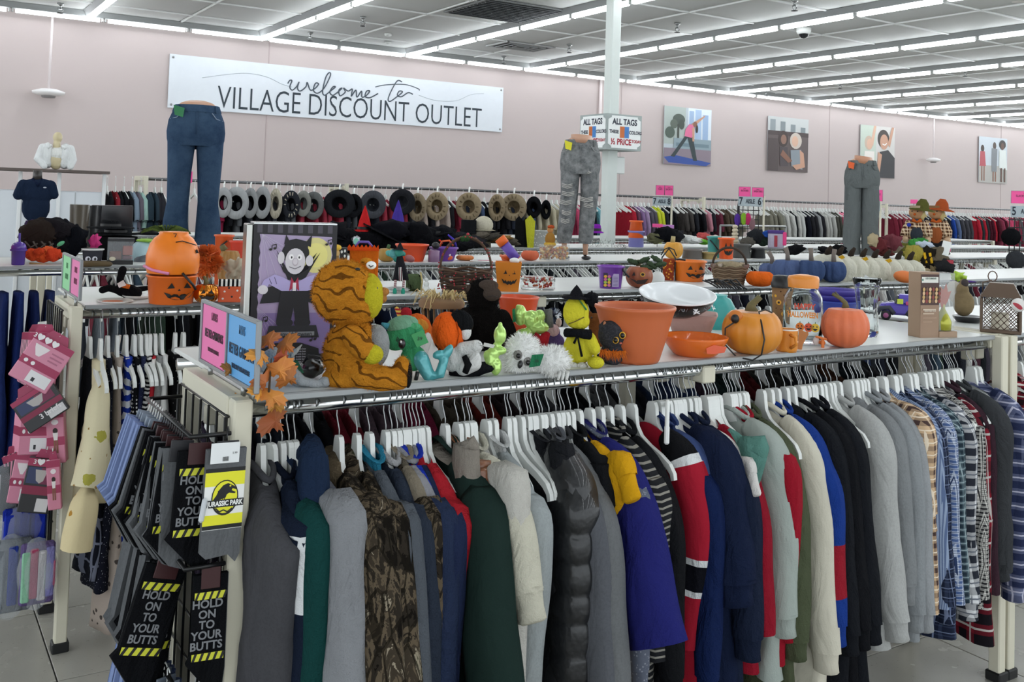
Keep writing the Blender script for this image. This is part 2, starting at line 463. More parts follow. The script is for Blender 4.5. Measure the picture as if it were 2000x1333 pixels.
for j in range(0, 17): g.box(((XL + XR) / 2, WY - j * PDY, CH + .005), (XR - XL, .024, .029))
struct(g.build('trim_3', tbm, smooth=False))
# fluorescent fixtures: housing, reflector flanges, one 4-ft tube each
hous = M('8d9090', .5); tubem = M('f6fbff', .3, 0, 'glow', e=TUBE)
def fixture():
    t = thing('light_fixture', None, 'light fixture', (0, 0, 0))
    # local: tube runs along Y
    b = B(); b.add([(-.10, -.61, 0), (-.045, -.61, -.075), (.045, -.61, -.075), (.10, -.61, 0), (-.10, .61, 0), (-.045, .61, -.075), (.045, .61, -.075), (.10, .61, 0)], [(0, 1, 5, 4), (1, 2, 6, 5), (2, 3, 7, 6), (0, 3, 2, 1), (4, 5, 6, 7), (0, 4, 7, 3)])
    b.build('housing', hous, t, smooth=False)
    b = B().tube([(0, -.552, -.108), (0, .552, -.108)], .026, 10); b.build('tube', tubem, t)
    for s in (-1, 1): B().box((0, s * .59, -.09), (.05, .022, .07)).build('lamp_holder', M('c8cac8', .5), t, smooth=False)
    return t
fx0 = fixture(); first = True; ROWX = [2.31 + 2.568 * k for k in range(-3, 13)]
fxw = copy_tree(fx0); wm = M('f6fbff', .3, 0, 'glow', e=TUBE * .38)
for ch in fxw.children:
    if ch.name.startswith('tube'): ch.data = ch.data.copy(); ch.data.materials[0] = wm
def put(x, y, rz, lab, grp):
    global first
    o = (fxw if x == .68 and rz else copy_tree(fxw)) if rz else fx0 if first else copy_tree(fx0)
    o.location = (x, y, CH - .0); o.rotation_euler = (0, 0, rz); o['label'] = lab; o['group'] = grp; first = False
for k, x in enumerate(ROWX):
    for j in range(0, 16):
        y = WY - 1.0 - j * 1.22
        if y > 7 or y < -4 or x > 0:
            if (y < 3.0 and x > 16) : continue
            put(x, y, 0, '%s tube light out from the wall in the %s ceiling row from the left' % (ORDN[j], ORDN[max(0, k - 3)]) if k >= 3 else 'tube light outside the picture to the left in the ceiling rows', 'tube lights in the rows across the ceiling')
for j in range(0, 26):
    put(.68 + 1.22 * j, WY - .45, PI / 2, '%s tube light from the left in the row along the pink wall' % ORDN[j], 'tube lights along the wall')
# sprinklers, vents, dome camera
def sprinkler(px, py):
    p = atz(px, py, CH - .05); t = thing('sprinkler', 'small chrome sprinkler head hanging under the ceiling between light rows', 'sprinkler', (p.x, p.y, CH), 0, 'sprinkler heads')
    B().lathe([(.045, 0), (.04, -.02), (.016, -.03), (.016, -.07), (.03, -.08)], 10, cap=True).build('body', STEEL, t)
    B().tube([(-.03, 0, -.07), (-.035, 0, -.1), (0, 0, -.13), (.035, 0, -.1), (.03, 0, -.07)], .006, 6).build('frame_arm', STEEL, t)
    B().lathe([(.001, -.13), (.04, -.13), (.042, -.136), (.001, -.14)], 10).build('deflector', M('4a4a4a', .4, 1), t)
for q in ((118, 14), (606, 70), (709, 40), (984, 116), (1112, 93), (1552, 8), (1323, 52), (1496, 180), (1641, 165), (1885, 140), (1890, 225)): sprinkler(*q)
def vent(px, py, lab, sx=.6, sy=.6, dark='2e2f30', slats=True):
    p = atz(px, py, CH); t = thing('ceiling_vent', lab, 'vent', (p.x, p.y, CH - .012))
    B().box((0, 0, .004), (sx, sy, .01)).build('backing', M(dark, .8), t, smooth=False)
    fr = B()
    for s in (-1, 1):
        fr.box((s * sx / 2, 0, 0), (.05, sy + .05, .02)); fr.box((0, s * sy / 2, 0), (sx, .05, .02))
    fr.build('frame', M('9c9e9d', .5), t, smooth=False)
    if slats:
        for i in range(3):
            k = (i + 1) / 4
            s_ = B()
            for a in (-1, 1): s_.box((a * sx / 2 * k, 0, -.006), (.03, sy * k, .012), (0, .5 * a, 0)); s_.box((0, a * sy / 2 * k, -.006), (sx * k, .03, .012), (-.5 * a, 0, 0))
            s_.build('slat_ring', M('8a8c8c', .5), t, smooth=False)
vent(1017, 90, 'square ceiling air vent with concentric louvres left of the white column', .9, .6)
vent(1840, 176, 'dark ceiling air vent at the far right between light rows', 1.0, .6)
p = atz(985, 20, CH); t = thing('return_grille', 'large dark grey return air grille in the ceiling above the banner', 'vent', (p.x, p.y, CH - .015))
B().box((0, 0, 0), (1.2, .62 * 1.9, .02)).build('frame', M('6b6d6d', .6), t, smooth=False)
for i in range(12): B().box((0, -.53 + i * .095, -.014), (1.12, .05, .01), (.5, 0, 0)).build('slat', M('4c4e50', .6), t, smooth=False)
p = atz(1570, 55, CH); t = thing('dome_camera', 'white dome security camera with dark lens on the ceiling', 'security camera', (p.x, p.y, CH))
B().lathe([(.1, 0), (.1, -.05), (.085, -.08), (.07, -.085)], 20, cap=True).build('housing', WHITEP, t)
B().lathe([(.068, -.08), (.062, -.11), (.04, -.135), (.001, -.145)], 20).build('dome', M('1a1c1f', .08), t)
for px, py, l in ((758, 66, 'small round detector on the ceiling above the banner'), (225 + 700 - 167, 82, 'small white ceiling sensor beside the second light row')):
    p = atz(px, py, CH); t = B().lathe([(.06, 0), (.055, -.03), (.02, -.045), (.001, -.046)], 16, cap=True).build('ceiling_sensor', M('cfd1cf', .5), loc=(p.x, p.y, CH)); tag(t, l, 'sensor')
# wall drops: conduit with access point
def drop(px, ytop, pyb, lab, r_=.018, w_=.22):
    p = aty(px, pyb, WY - .24); q = thing('wireless_router', lab, 'router', (p.x, WY - .24, p.z))
    B().tube([(0, 0, .03), (0, 0, CH - p.z - .02)], r_, 8).build('conduit', M('e6dcdc', .5), q)
    B().lathe([(.001, .05), (w_ * .5, .045), (w_, .01), (w_, -.02), (w_ * .6, -.05), (.001, -.06)], 20, cap=False).build('body', M('f2f0f0', .4), q)
    B().lathe([(w_ * .45, -.05), (w_ * .4, -.08), (.001, -.085)], 16).build('antenna_foot', M('8e8a8a', .5), q)
drop(95, 0, 180, 'white disc router hanging on a white conduit at the far left of the pink wall')
drop(1823, 0, 312, 'small white router hanging on a conduit between the right wall photographs', .02, .17)
p = aty(1172, 200, WY - .03); B_ = B().tube([(0, 0, -1.6), (0, 0, 1.3)], .03, 8).build('wall_conduit', M('efe4e4', .5), loc=(p.x, WY - .04, p.z)); tag(B_, 'white vertical conduit on the pink wall beside the column sign', 'conduit')
# column
COLX, COLY = 7.09, 9.0
def colrot(): return -.62
col = thing('support_column', 'white square steel column rising from the racks to the ceiling', 'column', (COLX, COLY, 0), 0)
colm = M('d5dcd8', .45)
B().rbox((0, 0, CH / 2), (.135, .135, CH), .01).build('shaft', colm, col, smooth=False)
B().box((0, 0, CH - .02), (.3, .3, .04)).build('cap_plate', colm, col, smooth=False)
B().box((0, 0, .01), (.3, .3, .02)).build('base_plate', colm, col, smooth=False)
cb = thing('column_sign_box', 'grey four-sided sign box around the white column announcing half price colours', 'sign', (COLX, COLY, 2.49), 0)
gm = M('9fa8a6', .5); sg = .51; hh = .41
B().box((0, 0, 0), (sg, sg, hh)).build('frame', gm, cb, smooth=False)
for k in range(4):
    a = k * PI / 2; pn = thing('sign_panel', None, None); pn.parent = cb; pn.rotation_euler = (0, 0, a)
    m = Matrix.Rotation(a, 4, 'Z')
    bb = B(); bb.M = m
    c_ = .045; W2, H2 = sg / 2 - .02, hh / 2 - .02
    bb.prism([(-W2 + c_, -H2), (W2 - c_, -H2), (W2 - c_, -H2 + .02), (W2, -H2 + c_), (W2, H2 - c_), (W2 - c_, H2 - .02), (W2 - c_, H2), (-W2 + c_, H2), (-W2 + c_, H2 - .02), (-W2, H2 - c_), (-W2, -H2 + c_), (-W2 + c_, -H2 + .02)], .006, M_=Matrix.Translation((0, -sg / 2 - .003, 0)))
    bpy.data.objects.remove(pn)
    pn = bb.build('sign_panel', M('eef1f0', .5), cb, smooth=False)
    y0 = -sg / 2 - .0075
    for s_, sz, x, z, colr, bo in (('ALL TAGS', .095, 0, .115, '131a33', .003), ('THESE', .055, -.155, .0, '131a33', .0018), ('COLORS', .055, .158, .0, '131a33', .0018), ('\u00bd PRICE', .095, -.05, -.115, 'a81830', .003), ('TODAY', .045, .175, -.1, 'a81830', .0016)):
        tx = text(s_, sz, M(colr, .5), pn, m @ Vector((x, y0, z)), (PI / 2, 0, a), bold=bo, sx=.86)
    for x, cc in ((-.036, 'c8692c'), (.03, '3f7fc4')):
        q = B(); q.M = m; q.box((x, y0 + .001, 0), (.066, .003, .13)); q.build('color_swatch', M(cc, .5), pn, smooth=False)
bx = B().rbox((0, 0, 0), (.13, .07, .2), .01).build('alarm_box', M('dfe3e1', .4), loc=(COLX + .14, COLY - .0, 2.12), rot=0, smooth=False); tag(bx, 'small white alarm box fixed to the column under its sign', 'alarm')
# banner
BA = aty(327, 210, WY - .03); BBp = aty(980, 259, WY - .03); BT = aty(332, 105, WY - .03)
BW, BH = BBp.x - BA.x, BT.z - BA.z
bn = thing('banner', 'long white banner on the pink wall welcoming shoppers in script and capitals', 'banner', (BA.x, WY - .03, BA.z))
B().box((BW / 2, 0, BH / 2), (BW, .02, BH)).build('sheet', M('e2e8ef', .6), bn, smooth=False)
for x in (.05, BW - .05):
    for z in (.05, BH - .05): B().lathe([(.018, 0), (.018, .006), (.001, .008)], 10).build('grommet', STEEL, bn, loc=(x, -.012, z), rot=(PI / 2, 0, 0))
text('VILLAGE DISCOUNT OUTLET', .52, M('2a3640', .6), bn, (BW * .525, -.013, BH * .25), sx=.72, bold=-.004)
def stroke(pts, r_, col='4a5560', name='script_stroke', sc=(1, 1), off=(0, 0)):
    # smooth pen line through points (Catmull-Rom)
    P = [Vector((x * sc[0] + off[0], z * sc[1] + off[1])) for x, z in pts]; out = []
    for i in range(len(P) - 1):
        a, b_, c, d = P[max(i - 1, 0)], P[i], P[i + 1], P[min(i + 2, len(P) - 1)]
        for k in range(6):
            t = k / 6; out.append(.5 * ((2 * b_) + (c - a) * t + (2 * a - 5 * b_ + 4 * c - d) * t * t + (3 * b_ - a - 3 * c + d) * t ** 3))
    out.append(P[-1])
    return B().tube([(q.x, -.013, q.y) for q in out], r_, 5).build(name, M(col, .6), bn)
SC = lambda pts: [((px - 327) / 653 * BW, BH - (py - 105 - (px - 332) * (.103 - (py - 105 - (px - 332) * .09) / 100 * .028)) / 104 * BH) for px, py in pts]
def SP(pts):
    out = []
    for px, py in pts:
        q = aty(px, py, WY - .04); out.append((q.x - BA.x, q.z - BA.z))
    return out
stroke(SP([(562, 163), (566, 157), (570, 158), (566, 170), (571, 176), (580, 168), (584, 160), (581, 172), (586, 178), (597, 170), (600, 161), (606, 176), (616, 172), (622, 164), (616, 163), (612, 176), (620, 182), (633, 172), (645, 148), (643, 142), (636, 152), (630, 178), (634, 186), (645, 178), (655, 170), (650, 170), (644, 180), (650, 186), (662, 178), (668, 172), (662, 176), (664, 187), (674, 180), (671, 172), (680, 178), (688, 174), (686, 188), (695, 176), (697, 190), (706, 178), (707, 190), (716, 186), (722, 178), (716, 178), (713, 188), (722, 191), (738, 183)]), .011)
stroke(SP([(733, 170), (752, 166), (790, 165), (816, 173), (819, 177)]), .008)
stroke(SP([(785, 160), (776, 158), (764, 178), (758, 194), (762, 198), (774, 190), (786, 180), (780, 178), (776, 186), (784, 189), (797, 181), (806, 184)]), .011)
stroke(SP([(395, 152), (430, 147), (480, 143), (520, 150), (550, 164), (570, 170)]), .004, 'b4bcc4')
stroke(SP([(818, 186), (850, 196), (890, 197), (920, 185), (945, 183)]), .004, 'b4bcc4')
# wall photographs
def poster(c4, label, shapes):
    a, b_, t_ = aty(c4[0], c4[3], WY - .02), aty(c4[2], c4[3] + (c4[2] - c4[0]) * .035, WY - .02), aty(c4[0], c4[1], WY - .02)
    W, H = b_.x - a.x, t_.z - a.z
    t = thing('wall_poster', label, 'poster', (a.x, WY - .03, a.z))
    B().box((W / 2, -.005, H / 2), (W, .01, H)).build('sheet', M('c9ccd0', .5), t, smooth=False)
    art('picture', shapes, t, W, H, (0, -.0105, 0), d0=.001, step=.0008)
SK, SK2, SK3 = 'c99a80', '8a5f4c', 'dcb49c'
poster((1294, 206, 1386, 320), 'wall photograph of a person in pink stretching on a blue mat', [
    ('r', 0, 0, 1, 1, 'b9c4cc'), ('r', 0, .35, .45, 1, 'aeb9b4'), ('r', .5, .4, 1, 1, 'dfe9f2'), ('r', .52, .45, .62, .95, '9fb8d8'), ('r', .65, .45, .78, .98, 'a9c2e0'), ('r', .81, .45, .93, .9, '9db8da'),
    ('e', .3, .78, .13, .1, '49544c'), ('e', .2, .7, .08, .08, '5a655a'), ('e', .36, .7, .06, .09, '3f4a42'), ('e', .12, .55, .1, .1, '4a5a50'), ('r', .27, .35, .31, .7, '3a4038'), ('r', .2, .28, 1, .46, '8fa3ad'), ('r', .25, .32, .95, .38, '708791'),
    ('r', 0, 0, 1, .28, '8d7f8b'), ('p', [(0, .12), (.25, .16), (1, .06), (.9, 0), (.1, .03)], '2f4fa0'), ('p', [(.43, .5), (.52, .52), (.22, .13), (.14, .14)], '26363a'), ('p', [(.48, .5), (.6, .5), (.7, .08), (.62, .08)], '26363a'),
    ('p', [(.42, .5), (.58, .48), (.62, .7), (.52, .72), (.44, .62)], 'e0709a'), ('p', [(.56, .72), (.62, .76), (.86, .9), (.84, .86), (.62, .68)], SK), ('p', [(.58, .66), (.63, .66), (.63, .42), (.59, .42)], SK), ('e', .64, .72, .045, .05, SK2), ('e', .68, .64, .025, .07, '2c221e')])
poster((1497, 226, 1576, 333), 'wall photograph of two smiling people in sportswear before a dark wall', [
    ('r', 0, 0, 1, 1, '5e5150'), ('r', 0, .72, 1, 1, 'c4c8c8'), ('r', .05, .74, .18, .95, '8d979b'), ('r', .3, .74, .42, .92, '7d878b'), ('r', .55, .72, .67, .88, '869094'), ('r', .8, .72, .92, .84, '7d878b'), ('r', 0, .66, 1, .74, '463838'),
    ('e', .37, .6, .12, .15, '3b2b28'), ('e', .38, .59, .07, .09, '8d6a5a'), ('p', [(.28, .45), (.48, .45), (.5, .1), (.3, .1)], '4a4044'), ('e', .68, .58, .15, .15, 'cfc3b8'), ('e', .66, .57, .08, .1, SK3), ('p', [(.55, .4), (.82, .42), (.86, .05), (.58, .1)], '8a949c'), ('p', [(.78, .42), (.88, .36), (.92, .1), (.7, .04), (.6, .12), (.8, .16)], SK), ('p', [(.3, .3), (.5, .16), (.6, .2), (.36, .4)], SK2), ('r', 0, 0, .25, .6, '4d4040')])
poster((1678, 243, 1745, 345), 'wall photograph of two laughing people with raised arms, behind the mannequin trousers', [
    ('r', 0, 0, 1, 1, 'c3cfc3'), ('r', .45, 0, 1, 1, 'd6d3d0'), ('e', .24, .66, .12, .14, 'c9b3a0'), ('e', .26, .64, .08, .1, SK3), ('p', [(.36, .6), (.45, 1), (.38, 1), (.3, .7)], SK3), ('p', [(.12, .5), (.4, .5), (.4, .2), (.1, .2)], 'ece6e0'), ('e', .66, .76, .17, .18, '3a302c'), ('e', .68, .7, .12, .15, SK),
    ('l', [(.63, .66), (.7, .64), (.76, .68)], .02, 'f4efec'), ('p', [(.55, .5), (.8, .55), (1, .4), (1, 0), (.55, 0)], '2c2c30'), ('p', [(.85, .6), (.97, 1), (.9, 1), (.78, .66)], SK), ('p', [(.5, .5), (.62, .45), (.56, .1), (.48, .1)], SK)])
poster((1910, 266, 1965, 356), 'far right wall photograph of three people walking on a beach', [
    ('r', 0, 0, 1, 1, 'c3ccd4'), ('r', 0, 0, 1, .38, 'b3b0ab'), ('e', .12, .74, .06, .08, '3a2a24'), ('p', [(.04, .68), (.2, .68), (.24, .36), (.02, .36)], 'b8505a'), ('r', .08, .04, .12, .36, SK2), ('r', .16, .04, .2, .36, SK2), ('e', .54, .82, .06, .08, '4a3a30'), ('p', [(.44, .76), (.64, .76), (.62, .25), (.44, .25)], '7d8287'), ('r', .48, .03, .52, .25, SK2), ('r', .56, .03, .6, .25, SK2), ('e', .82, .86, .12, .1, '241a18'), ('e', .82, .82, .06, .08, '5a3a2c'), ('p', [(.7, .74), (.94, .74), (1, .3), (.7, .34)], 'd9dfdc'), ('r', .76, .03, .81, .34, '5a3a2c'), ('r', .88, .03, .93, .34, '5a3a2c')])
# ================= RACKS =================
SHELF = M('dfe1de', .35); LIP = M('9a9d9e', .4, .6)
def rack(label, xs, y0, y1, top=1.25, rail_z=1.211, x_over=0.0, rail_r=.0165, name='clothing_rack', shelf=True, lower=True, yb=.33):
    x0, x1 = xs[0], xs[-1]
    t = thing(name, label, 'clothing rack', ((x0 + x1) / 2, (y0 + y1) / 2, 0))
    cx, cy = t.location.x, t.location.y
    L = lambda x, y, z: (x - cx, y - cy, z)
    for x in xs:
        for y in (y0, y1):
            if x not in (x0, x1) and y == y0 and shelf: continue
            p = B().rbox(L(x, y, top / 2 + .008), (.042, .042, top - .02), .004).build('post', CREAM, t, smooth=False)
            B().rbox(L(x, y, .018), (.058, .058, .036), .004).build('foot', BLACK, p, smooth=False)
        B().rbox(L(x, (y0 + y1) / 2, top - (.025 if x in (x0, x1) else .05)), (.05, y1 - y0 - .04, .05), .004).build('cross_beam', CREAM, t, smooth=False)
        B().rbox(L(x, (y0 + y1) / 2, .25), (.03, y1 - y0 - .05, .03), .004).build('lower_beam', CREAM, t, smooth=False)
        for y, s in ((y0, 1), (y1, -1)):
            B().rbox(L(x + .02, y + s * .14, rail_z - .05), (.05, .03, .045), .004).build('rail_bracket', CREAM, t, smooth=False)
    if shelf:
        s_ = B().rbox(L((x0 + x1) / 2, (y0 + y1 + yb) / 2, top - .006), (x1 - x0 - .06, y1 - y0 + yb - .02, .012), .003).build('shelf', SHELF, t, smooth=False)
        for y in (y0 + .006, y1 + yb - .006):
            B().rbox(L((x0 + x1) / 2, y, top - .0075), (x1 - x0 - .06, .012, .017), .003).build('edge_strip', LIP, t, smooth=False)
    for y in ((y0 + .045, y1 + yb - .05) if shelf else (y0 + .1, y1 - .1)):
        B().tube([L(x0 + .03, y, rail_z), L(x1 - .03, y, rail_z)], rail_r, 14).build('hang_rail', CHROME if shelf else M('6a6a6c', .35, 1, 'steel'), t)
    return t
rack('long double rack in the foreground with a shelf on top and a chrome rail', [.662, 2.06, 3.5], 2.095, 2.49)
rack('rack continuing behind the foreground rack at the right edge, holding the lantern', [3.56, 5.6, 7.6], 2.095, 2.49)
rack('second rack back, its end with the black grid at the left', [.6, 2.7, 5.0, 7.3, 9.6], 3.9, 4.28)
rack('third rack back, carrying the witch hats and the ripped jeans legs', [.42, 2.6, 4.9, 7.2, 9.6, 12.0], 5.78, 6.18)
rack('fourth rack back, carrying the tall blue jeans legs', [.9, 3.2, 5.6, 8.0, 10.6, 13.2], 7.4, 7.8)
rack('fifth rack back, just behind the foot of the white column', [1.2, 4, 6.6, 9.5, 12.4, 15.3], 9.3, 9.7)
rack('tall rack running along below the pink wall', [2.35, 4.7, 10.6, 15.0, 20.6, 25.2], 11.1, 11.6, top=1.81, rail_z=1.78, shelf=False)
# ---------------- hangers ----------------
def hanger_mesh(t, mat=None):
    # hangs in the local YZ plane, origin at the rail centre
    h = B(); r_ = .0195
    pts = [(0, -r_ * math.cos(a), r_ * math.sin(a)) for a in [R(x) for x in range(-35, 181, 18)]][::-1]
    pts = [(0, r_ * math.sin(R(x)), r_ * math.cos(R(x))) for x in range(-110, 100, 15)]
    pts += [(0, r_ + .001, -.02), (0, r_ + .002, -.04), (0, .002, -.07), (0, 0, -.095)]
    h.tube(pts, .0017, 5)
    b = B(); W = .205; prof = []
    top = [(0.0, -.082), (.014, -.084), (.021, -.094), (.024, -.115), (.03, -.14), (.05, -.162), (.09, -.18), (.14, -.196), (.18, -.214), (.2, -.236), (.203, -.252)]
    bot = [(.19, -.256), (.184, -.24), (.165, -.226), (.13, -.212), (.08, -.197), (.045, -.184), (.02, -.166), (0, -.158)]
    P = [(y * .86, z) for y, z in top + bot]; P2 = P + [(-y, z) for y, z in P[-2:0:-1]]
    b.prism(P2, .012, M_=Matrix.Rotation(PI / 2, 4, 'Z'))
    o = b.build(t, mat or WHITEP, None, smooth=False)
    h.build('hook', STEEL, o); return o
HG0 = hanger_mesh('clothes_hanger'); HGN = 0
HG0.location = (0, 0, -50)
def hanger(x, y, z, rz, label, group):
    global HGN
    if HGN == 0: o = HG0
    else:
        o = HG0.copy(); C.objects.link(o); k = HG0.children[0].copy(); C.objects.link(k); k.parent = o
    HGN += 1; o.location = (x, y, z); o.rotation_euler = (0, 0, rz); return tag(o, label, 'hanger', group)
# ---------------- garments ----------------
def fold(y, z, s, amp): return amp * (math.sin(y * 34 + s * 1.7 + z * 3) * .7 + 1.3 * noise.noise(Vector((y * 9, z * 4.5, s * 3.1))) + .5 * noise.noise(Vector((y * 22, z * 13, s))))
def body(b, Lg, W, Wh, th, seed, n=26, m=18, neck=.055, ztop=-.140, quilt=0, mf=None, slope=.10, hemw=0):
    rs = []
    for i in range(m + 1):
        t = i / m
        t = t ** 1.25
        d = t * Lg; z = ztop - d
        if d < slope: e = d / slope; w_ = neck + (W - neck) * (e ** .75)
        else: w_ = W + (Wh - W) * ((d - slope) / max(Lg - slope, .01))
        tt = th * min(1, .45 + d / .16) * (1 + .25 * t)
        if quilt: q = abs(math.sin(PI * d / quilt)) ** .5; tt *= .84 + .2 * q; w_ *= .96 + .04 * q
        ring = []
        for j in range(n):
            a = 2 * PI * j / n; cy = math.copysign(abs(math.cos(a)) ** .8, math.cos(a)); sx = math.copysign(abs(math.sin(a)) ** .75, math.sin(a))
            y = w_ * cy; x = tt * sx
            x += fold(y, z, seed, th * .42 * min(1, .25 + d * 2.2))
            y += .006 * noise.noise(Vector((seed, z * 6, a)))
            ring.append(Vector((x, y, z - .02 * (abs(cy) ** 2) * (1 if d < slope else 0) + (.012 * noise.noise(Vector((y * 6, seed, 1))) if i == m else 0))))
        rs.append(ring)
    b.rings(rs, cap=False, mf=(lambda i: mf(i / m)) if mf else None); return b
def sleeve(b, pts, r0, r1, seed, n=14, m=16, quilt=0, mf=None, flat=.72):
    P = []; rr = []; pts = [Vector(p) for p in pts]
    seg = [(pts[i + 1] - pts[i]).length for i in range(len(pts) - 1)]; tot = sum(seg)
    for i in range(m + 1):
        d = i / m * tot; k = 0
        while k < len(seg) - 1 and d > seg[k]: d -= seg[k]; k += 1
        p = pts[k].lerp(pts[k + 1], min(1, d / seg[k])); t = i / m
        p = p + Vector((.010 * noise.noise(Vector((seed, t * 4, 2))), .006 * noise.noise(Vector((seed, t * 5, 7))), 0))
        q = r0 + (r1 - r0) * t + .012 * math.sin(PI * t)
        if t < .3: q *= .45 + .55 * math.sin(PI / 2 * t / .3)
        if quilt: q *= .9 + .11 * abs(math.sin(PI * t * tot / quilt)) ** .5
        P.append(p); rr.append(q)
    for _ in range(9):
        Q = P[:]
        for i in range(1, len(P) - 1): P[i] = Q[i] * .5 + (Q[i - 1] + Q[i + 1]) * .25
    b.tube(P, rr, n, cap=False, flat=flat, ref=(1, 0, 0), nz=.2, mf=(lambda i: mf(i / m)) if mf else None); return P
GX = []
def garment(name, label, mat, edge, bot, Ye=1.90, L_=.66, th=.033, r0=.062, r1=.042, collar='crew', cm=None, cuff=True, cuffm=None, bands=None, quilt=0, W=.19, Wh=.22, rz=0, low=None, X=None, y0=2.14, z0=1.217, cat=None, hang=True, extra=None, mats=None, sl=True, short=False, far=True):
    if X is None: X = aty(edge[0], edge[1], Ye).x
    if bot: Bm = atx(bot[0], bot[1], X)
    seed = X * 7.3; t = thing(name, label, cat or name.replace('_', ' '), (X, y0, z0), rz)
    b = B(); body(b, L_, W, Wh, th, seed, quilt=quilt, m=80 if quilt else 22); b.M = None
    bo = b.build('torso', [mat], t)
    if not cuff and 0: pass
    if collar == 'crew':
        B().tube([Vector((math.sin(a) * .022, math.cos(a) * .062, -.135 - .012 * math.cos(2 * a))) for a in [2 * PI * k / 16 for k in range(17)]], .0085, 6, flat=.8).build('neckband', cm or mat, t)
    elif collar in ('stand', 'shirt'):
        hgt = .05 if collar == 'stand' else .035; lean = .012 if collar == 'stand' else .03; rs = []
        for h_, o_ in ((-.02, .0), (hgt * .5, -.006), (hgt * .9, -.008), (hgt * (.8 if collar == 'stand' else .25), -.004 + lean * .8)):
            rs.append([Vector((math.sin(a) * (.024 + o_), math.cos(a) * (.064 + o_), -.150 + h_ - .03 * abs(math.cos(a)))) for a in [2 * PI * k / 18 for k in range(18)]])
        B().rings(rs, cap=False).build('collar', cm or mat, t)
    elif collar == 'hood':
        hb = B(); hb.ell((-.016, -.01, -.175), (.034, .085, .042), 16, (.35, .3, 0), nz=.5)
        hb.build('hood', cm or mat, t)
    if sl:
        ye, ze = Ye - y0, (aty(edge[0], edge[1], Ye).z if edge else .95) - z0
        sh = (0, -W + .015, -.135 - .125)
        yb, zb = Bm.y - y0, Bm.z - z0
        if not short: zb = min(zb, -.68)
        yb = max(min(yb, ye + .04), ye - .3)
        ys = min(-W + .05, ye + r0 * 1.1 + .05); cen = [(-.006, -.07, -.165), (-.008, -.13, -.19), (-.006, (ys - .16) / 2, -.235), (0, ys, -.31), (0, ye + r0 * 1.0, max(ze, zb * .45 + ze * .55)), (0, yb + r1 * 1.05, zb)]
        mf = None; ms = [mat]
        if bands:
            ms = [mat] + [q[2] for q in bands]
            def mf(t_):
                for k, q in enumerate(bands):
                    if q[0] <= t_ < q[1]: return k + 1
                return 0
        b = B(); P = sleeve(b, cen, r0, r1, seed, quilt=quilt, mf=mf, m=90 if quilt else 34 if bands else 26); b.build('sleeve', ms, t)
        if cuff:
            d = (P[-1] - P[-3]).normalized()
            B().tube([P[-1] - d * .008, P[-1] + d * .002, P[-1] + d * .03, P[-1] + d * .055, P[-1] + d * .06], [r1 * .98, r1 * .86, r1 * .78, r1 * .8, r1 * .6], 12, flat=.72, ref=(1, 0, 0), cap=True).build('cuff', cuffm or mat, t)
        if far:
            b = B(); sleeve(b, [(0, W - .035, -.235), (0, W + .0, -.3), (.0, W + .03, -.55), (.0, W + .03, -.75)], r0, r1, seed + 3, n=10, m=10); b.build('sleeve', ms[0], t)
    if extra: extra(t)
    if hang: hanger(X + .0, y0, z0, rz + R(random.uniform(-5, 5)), 'white hanger carrying the ' + ' '.join(label.split(',')[0].split()[:9]), 'white hangers on the front rail')
    GX.append(X); return t
HE = lambda c, **k: M(c, .9, 0, 'heather', **k)
PL = lambda c, c2, c3=None, s=22, w=.5: M(c, .9, 0, 'plaid', c2=c2, c3=c3 or c2, s=s, w=w)
CAMO = M('3a332a', .9, 0, 'camo')
# --- the front rail, left to right ---
# grey tank on the nearest hanger, turned to the viewer
def tank(name, label, mat, X, Lg, rz, arm=.2, mat2=None, yoff=0, drop=0):
    t = thing(name, label, 'vest' if 'vest' in name else 'tank top', (X, 2.14 + yoff, 1.217), rz); n, m = 30, 26; seed = X * 9
    rs = []
    for i in range(m + 1):
        d = Lg * i / m; z = -.20 - d
        # side outline: strap, deep armhole, then side seam
        if d < .04: w_ = .135
        elif d < arm: w_ = .135 - .035 * math.sin(PI * (d - .04) / (arm - .04)) + .055 * ((d - .04) / (arm - .04)) ** 2
        else: w_ = .19 + .05 * (d - arm) / Lg
        ring = []
        for j in range(n):
            a = 2 * PI * j / n; cy = math.copysign(abs(math.cos(a)) ** .8, math.cos(a)); y = w_ * cy
            x = .034 * math.copysign(abs(math.sin(a)) ** .75, math.sin(a)) * min(1, .35 + d * 5) + fold(y, z, seed, .012)
            zz = z
            if d < .18: zz = z - (.17 - d * .9) * max(0, 1 - (abs(y) / .085) ** 2) * (1.0 if math.sin(a) < 0 else .45)
            ring.append(Vector((x, y, zz)))
        rs.append(ring)
    B().rings(rs, cap=False).build('torso', mat, t, solid=.002)
    for s_ in (-1, 1):
        B().tube([(-.012, s_ * .145, -.2), (0, s_ * .11, -.25), (0, s_ * .105, -.3), (0, s_ * .125, -.36), (0, s_ * .185, -.41)], .005, 6).build('armhole_trim', mat2 or mat, t)
    rs = [(-.022 if True else 0, .085 * math.cos(a), -.2 - .16 * math.sin(a)) for a in [PI * k / 14 for k in range(15)]]
    B().tube(rs, .005, 6).build('neck_trim', mat2 or mat, t)
    hanger(X, 2.14 + yoff, 1.217, rz, 'white hanger nearest the left post, its long arm bare at the front', None)
    return t
tank('tank_top', 'grey sleeveless tank top on the hanger next to the cream post', HE('6f7276'), .748, .75, R(20), mat2=M('8d9196', .8))
def fleece_extra(t): pass
garment('fleece_vest', 'charcoal fleece vest with a long open armhole, first dark garment by the post', HE('4b4b4f'), (575, 1000), (560, 1333), Ye=1.92, L_=.80, th=.045, sl=False, W=.22, Wh=.15, rz=0)
b_ = B(); b_.ell((0, 0, 0), (.03, .09, .25), 16, nz=.3)
